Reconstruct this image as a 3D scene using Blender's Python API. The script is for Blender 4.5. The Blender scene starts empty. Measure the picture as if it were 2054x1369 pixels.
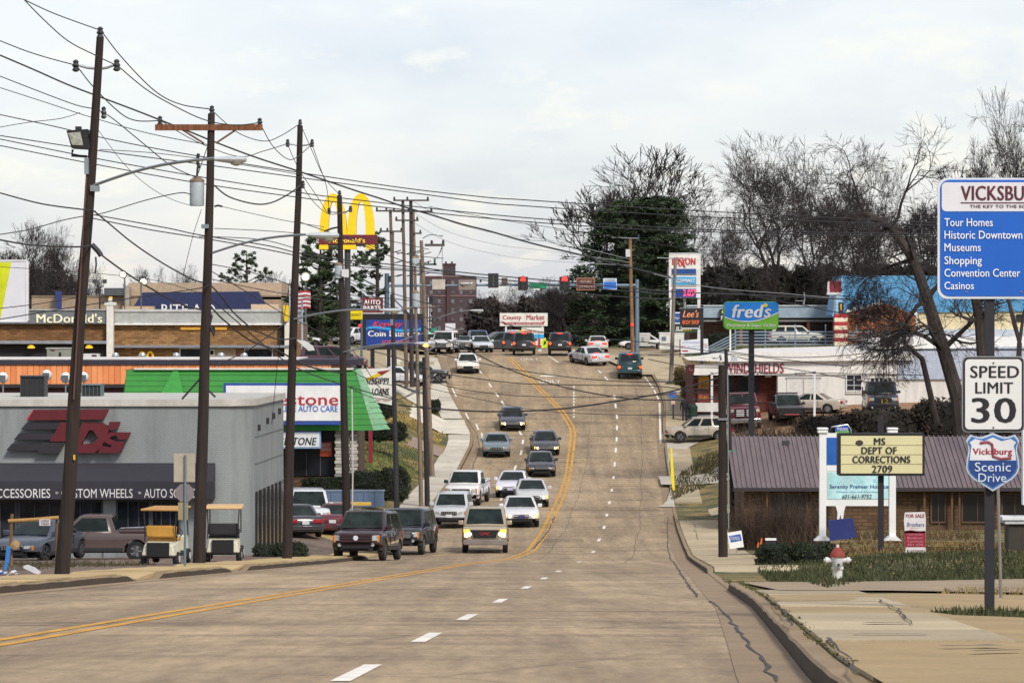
import bpy, bmesh, math, random
import numpy as np
from mathutils import Vector, Matrix
from math import radians, sin, cos, pi, sqrt
random.seed(7)
SC = bpy.context.scene
COL = SC.collection
# ------------------------------------------------------------------ camera, world, sun, exposure
FPX, HOR = 6846.7, 640.0            # 120 mm lens; level camera, row of the true horizon in the photograph
cam_d = bpy.data.cameras.new('camera'); cam = bpy.data.objects.new('camera', cam_d); COL.objects.link(cam)
cam.location = (0, 0, 0); cam.rotation_euler = (pi/2, 0, 0)
cam_d.sensor_width = 36; cam_d.lens = 120; cam_d.shift_y = -(684.5-HOR)/2054; cam_d.clip_start = .5; cam_d.clip_end = 6000
SC.camera = cam
W = bpy.data.worlds.new("World"); SC.world = W; W.use_nodes = True
SUN_EL, SUN_AZ = 40, 152            # the veiled sun stands behind the camera, to its right
def build_world():
    nt = W.node_tree; nt.nodes.clear(); N = nt.nodes.new; Lk = nt.links.new
    out = N('ShaderNodeOutputWorld'); add = N('ShaderNodeAddShader')
    sky = N('ShaderNodeTexSky'); sky.sky_type = 'NISHITA'; sky.sun_disc = False
    sky.sun_elevation = radians(SUN_EL); sky.sun_rotation = radians(SUN_AZ)
    b1 = N('ShaderNodeBackground'); b1.inputs[1].default_value = .05; Lk(sky.outputs[0], b1.inputs[0])
    tc = N('ShaderNodeTexCoord'); mp = N('ShaderNodeMapping'); mp.inputs['Scale'].default_value = (1, 1, 2.6); mp.inputs['Location'].default_value = (.31, 0, .4)
    Lk(tc.outputs['Generated'], mp.inputs[0])
    n1 = N('ShaderNodeTexNoise'); n1.inputs['Scale'].default_value = 6.5; n1.inputs['Detail'].default_value = 7; n1.inputs['Roughness'].default_value = .52; Lk(mp.outputs[0], n1.inputs[0])
    r1 = N('ShaderNodeValToRGB'); e = r1.color_ramp.elements
    e[0].position = .40; e[0].color = (.585, .61, .71, 1); e[1].position = .575; e[1].color = (.82, .795, .81, 1)
    k = e.new(.485); k.color = (.715, .715, .775, 1)
    Lk(n1.outputs[0], r1.inputs[0])
    n2 = N('ShaderNodeTexNoise'); n2.inputs['Scale'].default_value = 24; n2.inputs['Detail'].default_value = 8; n2.inputs['Roughness'].default_value = .6; Lk(mp.outputs[0], n2.inputs[0])
    r2 = N('ShaderNodeValToRGB'); e = r2.color_ramp.elements
    e[0].position = .55; e[0].color = (0, 0, 0, 1); e[1].position = .68; e[1].color = (1, 1, 1, 1); Lk(n2.outputs[0], r2.inputs[0])
    mx = N('ShaderNodeMixRGB'); Lk(r2.outputs[0], mx.inputs[0]); Lk(r1.outputs[0], mx.inputs[1]); mx.inputs[2].default_value = (.90, .85, .78, 1)
    b2 = N('ShaderNodeBackground'); b2.inputs[1].default_value = .80; Lk(mx.outputs[0], b2.inputs[0])
    Lk(b1.outputs[0], add.inputs[0]); Lk(b2.outputs[0], add.inputs[1]); Lk(add.outputs[0], out.inputs[0])
build_world()
sun_d = bpy.data.lights.new('sun', 'SUN'); sun_d.energy = 3.3; sun_d.angle = radians(12); sun_d.color = (1, .93, .82)
sun = bpy.data.objects.new('sun', sun_d); COL.objects.link(sun)
az = radians(SUN_AZ); el = radians(SUN_EL)
sdir = Vector((sin(az)*cos(el), cos(az)*cos(el), sin(el)))
sun.rotation_euler = sdir.to_track_quat('Z', 'Y').to_euler()
SC.view_settings.view_transform = 'Standard'; SC.view_settings.look = 'None'
SC.view_settings.exposure = 0.0; SC.view_settings.gamma = 1; SC.view_settings.use_curve_mapping = False
# ------------------------------------------------------------------ materials
def lin(h):
    h = h.lstrip('#'); o = []
    for i in (0, 2, 4):
        c = int(h[i:i+2], 16)/255; o.append(c/12.92 if c <= .04045 else ((c+.055)/1.055)**2.4)
    return (*o, 1)
_M = {}
def M(h, rough=.7, metal=0, var=.18, scale=2.0, emis=0, kind=None, bump=0.0, spec=.4):
    key = (h, rough, metal, var, scale, emis, kind, bump)
    if key in _M: return _M[key]
    m = bpy.data.materials.new('paint_' + h.strip('#') if not kind else kind); _M[key] = m
    m.use_nodes = True; nt = m.node_tree; B = nt.nodes['Principled BSDF']; N = nt.nodes.new; Lk = nt.links.new
    c = lin(h); B.inputs['Roughness'].default_value = rough; B.inputs['Metallic'].default_value = metal
    B.inputs['Specular IOR Level'].default_value = spec
    tc = N('ShaderNodeTexCoord'); co = tc.outputs['Object']
    def noise(sc, det=5, vec=None, rg=.6):
        n = N('ShaderNodeTexNoise'); n.inputs['Scale'].default_value = sc; n.inputs['Detail'].default_value = det; n.inputs['Roughness'].default_value = rg
        Lk(vec or co, n.inputs[0]); return n.outputs[0]
    def ramp(f, p0, c0, p1, c1):
        r = N('ShaderNodeValToRGB'); e = r.color_ramp.elements; e[0].position = p0; e[1].position = p1; e[0].color = c0; e[1].color = c1; Lk(f, r.inputs[0]); return r.outputs[0]
    def mapping(sc, vec=None, rot=(0, 0, 0)):
        q = N('ShaderNodeMapping'); q.inputs['Scale'].default_value = sc; q.inputs['Rotation'].default_value = rot; Lk(vec or co, q.inputs[0]); return q.outputs[0]
    def mix(f, a, b, mode='MIX'):
        q = N('ShaderNodeMixRGB'); q.blend_type = mode
        for i, v in enumerate((f, a, b)):
            if isinstance(v, (int, float)): q.inputs[i].default_value = v
            elif isinstance(v, tuple): q.inputs[i].default_value = v
            else: Lk(v, q.inputs[i])
        return q.outputs[0]
    def sc3(k): return (min(1, c[0]*k), min(1, c[1]*k), min(1, c[2]*k), 1)
    def do_bump(f, st, dist=.02):
        b = N('ShaderNodeBump'); b.inputs['Strength'].default_value = st; b.inputs['Distance'].default_value = dist; Lk(f, b.inputs['Height']); Lk(b.outputs[0], B.inputs['Normal'])
    geo = N('ShaderNodeNewGeometry'); pos = geo.outputs['Position']
    if kind is None:
        f = noise(scale); col = ramp(f, .3, sc3(1-var), .7, sc3(1+var*.5))
        if var > .1:   # dirt that runs down and gathers low
            st = noise(1.0, 4, mapping((6, 6, .5))); col = mix(ramp(st, .5, (0, 0, 0, 1), .85, (.35, .35, .35, 1)), col, sc3(.55))
        Lk(col, B.inputs['Base Color'])
        if bump: do_bump(noise(scale*12), bump)
        if emis:
            B.inputs['Emission Color'].default_value = c; B.inputs['Emission Strength'].default_value = emis
    elif kind == 'car_paint':
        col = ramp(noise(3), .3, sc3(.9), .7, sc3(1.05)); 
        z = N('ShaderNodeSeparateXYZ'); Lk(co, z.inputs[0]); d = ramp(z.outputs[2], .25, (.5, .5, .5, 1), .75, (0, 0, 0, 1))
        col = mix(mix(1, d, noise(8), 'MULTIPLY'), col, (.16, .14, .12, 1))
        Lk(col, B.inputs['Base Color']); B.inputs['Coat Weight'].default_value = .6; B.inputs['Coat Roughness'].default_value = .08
    elif kind == 'brick':
        sep = N('ShaderNodeSeparateXYZ'); Lk(pos, sep.inputs[0]); ad = N('ShaderNodeMath'); Lk(sep.outputs[0], ad.inputs[0]); Lk(sep.outputs[1], ad.inputs[1])
        cb = N('ShaderNodeCombineXYZ'); Lk(ad.outputs[0], cb.inputs[0]); Lk(sep.outputs[2], cb.inputs[1])
        b = N('ShaderNodeTexBrick'); b.inputs['Scale'].default_value = 1; b.inputs['Brick Width'].default_value = scale*.24; b.inputs['Row Height'].default_value = scale*.085
        b.inputs['Mortar Size'].default_value = .012*scale; b.inputs['Color1'].default_value = sc3(1.25); b.inputs['Color2'].default_value = sc3(1-var*1.6); b.inputs['Mortar'].default_value = sc3(.62)
        b.inputs['Bias'].default_value = -.1
        Lk(cb.outputs[0], b.inputs[0]); col = mix(ramp(noise(.7, 3), .45, (0, 0, 0, 1), .7, (.5, .5, .5, 1)), b.outputs[0], sc3(.6)); Lk(col, B.inputs['Base Color']); do_bump(b.outputs[1], -.3)
    elif kind == 'painted_block':
        sep = N('ShaderNodeSeparateXYZ'); Lk(pos, sep.inputs[0]); ad = N('ShaderNodeMath'); Lk(sep.outputs[0], ad.inputs[0]); Lk(sep.outputs[1], ad.inputs[1])
        cb = N('ShaderNodeCombineXYZ'); Lk(ad.outputs[0], cb.inputs[0]); Lk(sep.outputs[2], cb.inputs[1])
        b = N('ShaderNodeTexBrick'); b.inputs['Scale'].default_value = 1; b.inputs['Brick Width'].default_value = .22; b.inputs['Row Height'].default_value = .08
        b.inputs['Mortar Size'].default_value = .012; b.inputs['Color1'].default_value = sc3(1.03); b.inputs['Color2'].default_value = sc3(.95); b.inputs['Mortar'].default_value = sc3(.84)
        Lk(cb.outputs[0], b.inputs[0]); col = mix(ramp(noise(1.0, 6, mapping((2, 2, .35), pos)), .45, (0, 0, 0, 1), .8, (.7, .7, .7, 1)), b.outputs[0], sc3(.55)); Lk(col, B.inputs['Base Color']); do_bump(b.outputs[1], -.25)
    elif kind == 'asphalt':
        big = noise(1, 5, mapping((.12, .05, .1), pos)); mid = noise(1, 6, mapping((.9, .16, .5), pos)); fine = noise(28, 3, pos)
        col = ramp(big, .35, sc3(.80), .66, sc3(1.14)); col = mix(.6, col, ramp(mid, .32, (.50, .48, .49, 1), .62, (1.05, 1.03, 1.0, 1)), 'MULTIPLY')
        col = mix(.6, col, ramp(fine, .3, (.62, .62, .62, 1), .7, (1.22, 1.2, 1.18, 1)), 'MULTIPLY')
        # long wheel tracks; dark cross bands paint the shading of dips in the road
        gr = noise(1, 4, mapping((9, 1.6, 1), pos), .8) if False else noise(1, 6, mapping((7, 1.1, 1), pos)); col = mix(.55, col, ramp(gr, .34, (.62, .60, .60, 1), .62, (1.12, 1.11, 1.1, 1)), 'MULTIPLY')
        tr = noise(1, 2, mapping((1.4, .012, .1), pos)); col = mix(.4, col, ramp(tr, .38, (.66, .64, .65, 1), .56, (1.06, 1.05, 1.03, 1)), 'MULTIPLY')
        dip_shade = noise(1, 3, mapping((.10, .55, .1), pos)); col = mix(.8, col, ramp(dip_shade, .53, (1, 1, 1, 1), .70, (.48, .46, .48, 1)), 'MULTIPLY')
        v = N('ShaderNodeTexVoronoi'); v.feature = 'DISTANCE_TO_EDGE'; v.inputs['Scale'].default_value = .16
        wn = N('ShaderNodeTexNoise'); wn.inputs['Scale'].default_value = 1.5; Lk(pos, wn.inputs[0]); wv = mix(.25, pos, wn.outputs[1], 'ADD'); Lk(wv, v.inputs[0])
        col = mix(.3, col, ramp(v.outputs[0], .004, (.3, .29, .3, 1), .011, (1, 1, 1, 1)), 'MULTIPLY')
        Lk(col, B.inputs['Base Color']); do_bump(fine, .35, .01)
    elif kind == 'concrete':
        oi = N('ShaderNodeObjectInfo'); rr = ramp(oi.outputs['Random'], 0, (.82, .82, .82, 1), 1, (1.12, 1.12, 1.12, 1))
        col = ramp(noise(.8, 6, pos), .35, sc3(.84), .65, sc3(1.06)); col = mix(1, col, rr, 'MULTIPLY')
        col = mix(.5, col, ramp(noise(22, 3, pos), .3, (.7, .7, .7, 1), .7, (1.15, 1.15, 1.15, 1)), 'MULTIPLY'); Lk(col, B.inputs['Base Color']); do_bump(noise(30, 3, pos), .3, .01)
    elif kind == 'lawn':
        a = ramp(noise(.6, 6, pos), .42, lin('#51563a'), .60, c); b = ramp(noise(7, 5, pos), .35, (.5, .5, .5, 1), .7, (1.25, 1.22, 1.2, 1)); col = mix(.8, a, b, 'MULTIPLY')
        Lk(col, B.inputs['Base Color']); do_bump(noise(9, 5, pos), .9, .08)
    elif kind == 'wood_pole':
        col = ramp(noise(1, 6, mapping((14, 14, .7))), .35, sc3(.6), .68, sc3(1.35)); col = mix(.6, col, ramp(noise(.9, 3), .4, (.7, .7, .72, 1), .7, (1.2, 1.12, 1.05, 1)), 'MULTIPLY'); Lk(col, B.inputs['Base Color']); do_bump(noise(1, 5, mapping((30, 30, 1))), .5)
    elif kind == 'foliage':
        oi = noise(.8, 4); col = ramp(oi, .35, sc3(.55), .68, sc3(1.6)); Lk(col, B.inputs['Base Color'])
    elif kind == 'car_glass':
        Lk(ramp(noise(1.3, 3), .4, sc3(.6), .65, sc3(1.8)), B.inputs['Base Color']); B.inputs['Specular IOR Level'].default_value = .28
    elif kind == 'metal_roof':
        Lk(ramp(noise(1, 5, mapping((3, .6, .6), pos)), .35, sc3(.82), .7, sc3(1.1)), B.inputs['Base Color'])
    return m
WHITE, BLACK, NAVY = '#dfe0e2', '#26262b', '#1d2a52'
GREY = M('#8d9296', .5, .2); STEEL = M('#9aa2a8', .35, .8); DARK = M('#2b2b30', .6); WHT = M(WHITE, .55, var=.1); RUB = M('#232326', .85)
RED = M('#8e2430', .5); TAN = M('#c2ab8c', .85)
WOOD = M('#2f2724', .9, kind='wood_pole'); WOODL = M('#7d7064', .9, kind='wood_pole'); WOODO = M('#7d5136', .85, kind='wood_pole')
CONC = M('#b0a184', .9, kind='concrete'); CONCW = M('#c6bfb0', .9, kind='concrete')
ASPH = M('#ab987b', .9, kind='asphalt'); ASPHD = M('#7a6a5e', .92, kind='asphalt')
LAWN = M('#97804f', 1, kind='lawn'); LAWNG = M('#5c6238', 1, kind='lawn'); LAWND = M('#3d4429', 1, kind='lawn')
CGLASS = M('#18211f', .12, kind='car_glass'); WGLASS = M('#20242a', .12, kind='car_glass')
EV = M('#34422c', .9, kind='foliage'); PINE = M('#3b4a31', .9, kind='foliage'); IVY = M('#333b28', .9, kind='foliage'); HEDGE = M('#26301f', .9, kind='foliage')
BARK = M('#3c3634', .95, kind='wood_pole'); TWIG = M('#2f2b2c', .95, kind='foliage'); BRUSH = M('#544a42', .95, kind='foliage')
# ------------------------------------------------------------------ mesh helpers
class MB:
    def __init__(s): s.v = []; s.f = []; s.m = []; s.k = 0
    def mat(s, k): s.k = k; return s
    def add(s, vs, fs):
        n = len(s.v); s.v += [tuple(v) for v in vs]
        for f in fs: s.f.append(tuple(i+n for i in f)); s.m.append(s.k)
        return s
    def box(s, x0, x1, y0, y1, z0, z1):
        if x0 > x1: x0, x1 = x1, x0
        if z0 > z1: z0, z1 = z1, z0
        if y0 > y1: y0, y1 = y1, y0
        return s.add([(x0,y0,z0),(x1,y0,z0),(x1,y1,z0),(x0,y1,z0),(x0,y0,z1),(x1,y0,z1),(x1,y1,z1),(x0,y1,z1)],
            [(0,3,2,1),(4,5,6,7),(0,1,5,4),(1,2,6,5),(2,3,7,6),(3,0,4,7)])
    def prism(s, pts, y0, y1):     # polygon in x,z (counter-clockwise seen from -Y) pushed along y
        n = len(pts); vs = [(p[0], y0, p[1]) for p in pts] + [(p[0], y1, p[1]) for p in pts]
        fs = [tuple(range(n)), tuple(range(2*n-1, n-1, -1))] + [((i+1) % n, i, i+n, (i+1) % n+n) for i in range(n)]
        return s.add(vs, fs)
    def tube(s, pts, r, n=6, cap=True):
        pts = [Vector(p) for p in pts]; vs = []; fs = []; m = len(pts)
        for i, p in enumerate(pts):
            t = (pts[min(i+1, m-1)] - pts[max(i-1, 0)])
            if t.length < 1e-6: t = Vector((0, 0, 1))
            t.normalize(); a = Vector((0, 0, 1)) if abs(t.z) < .9 else Vector((1, 0, 0)); u = t.cross(a).normalized(); w = t.cross(u)
            rr = r[i] if isinstance(r, (list, tuple)) else r
            for k in range(n): q = 2*pi*k/n; vs.append(p + u*cos(q)*rr + w*sin(q)*rr)
        for i in range(m-1):
            for k in range(n): k2 = (k+1) % n; fs.append((i*n+k, i*n+k2, (i+1)*n+k2, (i+1)*n+k))
        if cap: fs += [tuple(range(n-1, -1, -1)), tuple(range((m-1)*n, m*n))]
        return s.add(vs, fs)
    def lathe(s, prof, c=(0, 0, 0), n=16, axis='z'):   # prof: (radius, height)
        vs = []; fs = []
        for r, h in prof:
            for k in range(n):
                q = 2*pi*k/n; a, b = r*cos(q), r*sin(q)
                vs.append({'z': (c[0]+a, c[1]+b, c[2]+h), 'x': (c[0]+h, c[1]+a, c[2]+b), 'y': (c[0]+a, c[1]+h, c[2]-b)}[axis])
        for i in range(len(prof)-1):
            for k in range(n): k2 = (k+1) % n; fs.append((i*n+k, i*n+k2, (i+1)*n+k2, (i+1)*n+k))
        fs += [tuple(range(n-1, -1, -1)), tuple(range((len(prof)-1)*n, len(prof)*n))]
        return s.add(vs, fs)
    def build(s, name, mats, parent=None, loc=None, bevel=0, smooth=True):
        me = bpy.data.meshes.new(name); me.from_pydata(s.v, [], s.f)
        if not isinstance(mats, (list, tuple)): mats = [mats]
        for q in mats: me.materials.append(q)
        if len(mats) > 1: me.polygons.foreach_set('material_index', s.m)
        if smooth: me.polygons.foreach_set('use_smooth', [True]*len(me.polygons)); me.set_sharp_from_angle(angle=.7)
        me.update()
        o = bpy.data.objects.new(name, me); COL.objects.link(o)
        if parent: o.parent = parent
        if loc: o.location = loc
        if bevel:
            b = o.modifiers.new('bevel', 'BEVEL'); b.width = bevel; b.segments = 2; b.limit_method = 'ANGLE'
        return o
def tag(o, label=None, cat=None, group=None, kind=None):
    if label: o['label'] = label
    if cat: o['category'] = cat
    if group: o['group'] = group
    if kind: o['kind'] = kind
    return o
def thing(name, label, cat, loc=(0, 0, 0), rz=0, group=None):
    o = bpy.data.objects.new(name, None); COL.objects.link(o); o.location = loc; o.rotation_euler = (0, 0, rz); o.empty_display_size = .3
    return tag(o, label, cat, group)
def P(px, py, s): return Vector(((px-1027)/s, FPX/s, (HOR-py)/s))
_font = {}
def text(st, x0, x1, z0, z1, y, mat, parent, name='lettering', shear=0, bold=0, depth=.012, spacing=1.0):
    cu = bpy.data.curves.new('lettering', 'FONT'); cu.body = st; cu.size = 1; cu.extrude = 0; cu.shear = shear; cu.offset = 0; cu.resolution_u = 3; cu.space_character = spacing + bold*1.2
    to = bpy.data.objects.new('tmp', cu); me = bpy.data.meshes.new_from_object(to); bpy.data.objects.remove(to); bpy.data.curves.remove(cu)
    n = len(me.vertices); a = np.zeros(n*3); me.vertices.foreach_get('co', a); a = a.reshape(-1, 3)
    mn = a.min(0); mxx = a.max(0); h = z1-z0; ex = bold*h*.8
    b = np.zeros_like(a); b[:, 0] = x0+ex + (a[:, 0]-mn[0])/(mxx[0]-mn[0])*(x1-x0-2*ex); b[:, 2] = z0 + (a[:, 1]-mn[1])/(mxx[1]-mn[1])*h; b[:, 1] = y
    F = [tuple(p.vertices) for p in me.polygons]; V = [tuple(v) for v in b]; bpy.data.meshes.remove(me)
    if ex > 0:
        V0 = V; F0 = F; V = []; F = []
        for k, sx in enumerate((-1, -.33, .33, 1)): V += [(v[0]+sx*ex, v[1]-.0012*k, v[2]) for v in V0]; F += [tuple(i+k*n for i in f) for f in F0]
    me = bpy.data.meshes.new(name); me.from_pydata(V, [], F); me.materials.append(mat); me.update()
    o = bpy.data.objects.new(name, me); COL.objects.link(o); o.parent = parent
    return o
class Fr:      # a thing that faces the camera; its sizes are read off in photograph pixels at its own scale s (pixels per metre)
    def __init__(s, px, py, sc, name, label, cat, group=None, rz=0):
        s.px, s.py, s.s = px, py, sc; s.o = thing(name, label, cat, P(px, py, sc), rz, group)
    def X(s, px): return (px-s.px)/s.s
    def Z(s, py): return (s.py-py)/s.s
    def box(s, name, x0, x1, y0, y1, d0, d1, mat, parent=None, bevel=0):
        return MB().box(s.X(x0), s.X(x1), d0, d1, s.Z(y1), s.Z(y0)).build(name, mat, parent or s.o, bevel=bevel)
    def poly(s, name, pts, d0, d1, mat, parent=None):
        q = [(s.X(a), s.Z(b)) for a, b in pts]
        ar = sum(q[i][0]*q[(i+1) % len(q)][1]-q[(i+1) % len(q)][0]*q[i][1] for i in range(len(q)))
        if ar < 0: q = q[::-1]
        return MB().prism(q, d0, d1).build(name, mat, parent or s.o)
    def text(s, st, x0, x1, y0, y1, d, mat, parent=None, **k): return text(st, s.X(x0), s.X(x1), s.Z(y1), s.Z(y0), d, mat, parent or s.o, **k)
    def tube(s, name, pts, r, mat, parent=None, n=8): return MB().tube([(s.X(p[0]), p[2] if len(p) > 2 else 0, s.Z(p[1])) for p in pts], r, n).build(name, mat, parent or s.o)
def rrect(x0, x1, z0, z1, r, n=5):
    o = []
    for cx, cz, a0 in ((x1-r, z0+r, -pi/2), (x1-r, z1-r, 0), (x0+r, z1-r, pi/2), (x0+r, z0+r, pi)):
        for k in range(n+1): a = a0+pi/2*k/n; o.append((cx+r*cos(a), cz+r*sin(a)))
    return o
# ------------------------------------------------------------------ terrain
YT = [-60, 0, 60, 120, 137, 149, 167, 188, 203, 217, 228, 242, 257, 272, 290, 300, 340, 500, 900, 1600, 4000]
ZT = [2.8, -1, -4.79, -8.58, -9.62, -10.1, -10.32, -10.3, -10.2, -9.95, -9.1, -7.85, -6.2, -4.56, -3.1, -2.9, -2.9, -2.6, -2, 0, 0]
_yy = np.arange(-60, 4000, 1.0); _zz = np.interp(_yy, YT, ZT)
_k = np.exp(-np.linspace(-2, 2, 11)**2); _k /= _k.sum(); _zp = np.pad(_zz, 5, mode='reflect', reflect_type='odd'); _zz = np.convolve(_zp, _k, 'valid')
def zr(Y): return np.interp(Y, _yy, _zz)
_ry = np.arange(16, 340, .5); _row = HOR - FPX*zr(_ry)/_ry; _row = np.minimum.accumulate(_row)
def Yrow(row): return float(np.interp(-row, -_row, _ry))
def edge(pts):
    a = [(Yrow(r), (x-1027)*Yrow(r)/FPX) for x, r in pts]; a.sort(); Y0, X0 = a[0]
    a = [(-60, X0-(Y0+60)*.0349)] + a; ys = [q[0] for q in a]; xs = [q[1] for q in a]
    g = np.arange(-60, 345, 1.0); v = np.interp(g, ys, xs); kk = np.exp(-np.linspace(-2, 2, 7)**2); kk /= kk.sum()
    v = np.convolve(np.pad(v, 3, mode='reflect', reflect_type='odd'), kk, 'valid')
    return lambda Y: np.interp(Y, g, v)
KL = edge([(-900, 1272.6), (0, 1190), (430, 1150), (700, 1125), (790, 1105), (848, 1065), (868, 1020), (893, 985), (925, 940), (949, 893), (948, 868), (926, 830), (906, 795), (892, 755), (880, 715)])
KR = edge([(1628, 1369), (1575, 1300), (1510, 1220), (1462, 1185), (1412, 1145), (1375, 1108), (1357, 1062), (1351, 1035), (1346, 1005), (1341, 960), (1333, 900), (1329, 860), (1331, 815), (1322, 780), (1302, 748), (1290, 728), (1284, 714)])
YEL = edge([(0, 1288), (350, 1229), (700, 1171), (930, 1131), (1062, 1106), (1090, 1070), (1107, 1035), (1128, 990), (1143, 925), (1150, 872), (1147, 855), (1125, 822), (1098, 795), (1070, 768), (1040, 735), (1012, 712)])
DSH = edge([(690, 1362), (925, 1243), (1000, 1206), (1090, 1160), (1150, 1130), (1190, 1106), (1211, 1060), (1224, 1000), (1233, 930), (1237, 880), (1238, 840), (1230, 775), (1205, 747), (1180, 725)])
DSL = edge([(-500, 1222), (520, 1140), (850, 1112), (975, 1080), (1005, 1000), (1032, 940), (1045, 910), (1050, 880), (1030, 840), (1010, 810), (985, 775), (965, 747), (945, 718)])
def sstep(a, b, x): t = np.clip((x-a)/(b-a), 0, 1); return t*t*(3-2*t)
def gap(Y, segs):
    h = 1.0
    for a, b in segs: h = h * (1 - sstep(a-.8, a+.4, Y)*(1-sstep(b-.4, b+.8, Y)))
    return h
GR = [(Yrow(1183), Yrow(1150)), (Yrow(1034), Yrow(1013)), (Yrow(897), Yrow(872))]
GL = [(Yrow(1165), Yrow(1160)), (Yrow(1147), Yrow(1144)), (Yrow(1121), Yrow(1075)), (Yrow(868), Yrow(850))]
def kh(Y, side): return gap(Y, GR if side > 0 else GL)*.13 + .015
CP = [(505,1112,52),(250,1120,53),(0,1124,53),(450,1130,60),(330,1136,62),(125,1160,88),(-200,1180,80),(610,1067,43),(520,1067,43),(670,1072,43),(680,1012,39.5),(600,1012,39.5),(690,960,37),(560,960,37),
 (795,1030,40),(845,1006,37),(743,927,33),(640,900,32),(830,905,31),(790,850,29.5),(600,730,27.5),(650,732,27.5),(300,745,27),(0,745,27),(500,735,26),(830,757,25.5),(800,792,27),(760,745,25.2),(300,690,20),(0,690,20),
 (1985,1240,180),(1800,1300,220),(2100,1300,220),(1680,1150,98),(1767,1102,70),(1720,1087,62),(1835,1114,75),(2000,1110,75),(1450,1102,55),(1500,1075,50),(1600,1062,42),(1800,1062,42),(2050,1062,42),
 (1450,960,33.5),(1507,882,32),(1600,880,32),(1750,870,31),(1900,868,31),(1480,832,29.5),(1550,830,29),(1650,826,28.5),(1800,828,29),(1950,828,29),(1450,852,28),(1440,890,29.3),(1475,890,29.5),(1420,892,29.6),(1460,880,29),(1700,770,27),(1550,702,24.5),(1700,702,24.5),(1550,692,23),(1800,692,23),(2000,700,24),
 (1400,712,24.5),(1345,772,25.5),(1300,705,23.6),(1400,702,22),(1000,700,20),(1200,700,20),(700,700,20)]
CPW = np.array([((a-1027)/s, FPX/s, (HOR-b)/s - float(zr(FPX/s))) for a, b, s in CP])
def off(X, Y):
    X = np.asarray(X, float); Y = np.asarray(Y, float)
    dx = X[..., None]-CPW[:, 0]; dy = (Y[..., None]-CPW[:, 1])*.75
    w = 1/(dx*dx+dy*dy+9)**1.5; v = (w*CPW[:, 2]).sum(-1)/w.sum(-1)
    dl = KL(Y)-X; dr = X-KR(Y); left = dl > dr; d = np.maximum(dl, dr)
    kk = np.where(left, kh(Y, -1), kh(Y, 1)); far = sstep(286, 292, Y)
    t = np.maximum(sstep(1.6, 5.5, d), 0)
    return kk*(1-far)*(1-t) + t*v
def G(X, Y): return zr(Y) + off(X, Y)
def Gz(X, Y): return float(G(np.array([X]), np.array([Y]))[0])
_ys = np.arange(18, 700, .4)
def hit(px, py):                      # where the sight line through a photograph pixel meets the ground
    X = (px-1027)*_ys/FPX; zray = (HOR-py)*_ys/FPX; onr = (X > KL(_ys)) & (X < KR(_ys)) & (_ys < 292)
    g = np.where(onr, zr(_ys), G(X, _ys)); i = np.argmax(g >= zray)
    if g[i] < zray[i]: i = len(_ys)-1
    if i > 0:
        a = zray[i-1]-g[i-1]; b = g[i]-zray[i]; t = a/(a+b+1e-9); Y = _ys[i-1]+.4*t
    else: Y = _ys[0]
    return float((px-1027)*Y/FPX), float(Y)
def on_road(X, Y): return KL(Y)-.05 < X < KR(Y)+.05 and Y < 292
def gz(X, Y): return float(zr(Y)) if on_road(X, Y) else Gz(X, Y)
def make_ground():
    ys = np.concatenate([np.arange(-50, 18, 6), np.arange(18, 60, 1.0), np.arange(60, 330, 1.5), np.arange(330, 620, 12), [700, 900, 1300, 2000, 3500]])
    st = np.array([0, .4, .9, 1.6, 2.4, 3.4, 4.6, 6, 8, 10.5, 13.5, 17, 21, 26, 32, 40, 52, 70, 110, 260, 900, 3000])
    V = []; F = []; nc = 2*len(st)+2
    for Y in ys:
        yk = min(Y, 340); l = float(KL(yk))-.16; r = float(KR(yk))+.16; far = Y > 292
        xs = np.concatenate([l-st[::-1], [l+.02, r-.02], r+st]); Ya = np.full(xs.shape, float(Y)); z = G(xs, Ya)
        z[len(st)] = z[len(st)+1] = float(zr(Y)) - (.0 if far else .3)
        for x, zz in zip(xs, z): V.append((x, float(Y), float(zz)))
    for i in range(len(ys)-1):
        for j in range(nc-1): a = i*nc+j; F.append((a, a+1, a+nc+1, a+nc))
    tag(MB().add(V, F).build('ground', LAWN), kind='structure')
make_ground()
def ribbon(fn0, fn1, y0, y1, dz, name, mat, step=1.0, **k):
    ys = np.arange(y0, y1+step*.5, step); V = []; F = []
    for Y in ys:
        a = float(fn0(Y)); b = float(fn1(Y)); m = 6 if b-a > 3 else 1
        for j in range(m+1): V.append((a+(b-a)*j/m, Y, float(zr(Y))+dz))
    for i in range(len(ys)-1):
        for j in range(m): q = i*(m+1)+j; F.append((q, q+1, q+m+2, q+m+1))
    return MB().add(V, F).build(name, mat, **k)
road = tag(ribbon(lambda Y: KL(Y)+.0, lambda Y: KR(Y)-.0, -50, 332, 0, 'road', ASPH), kind='structure')
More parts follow.
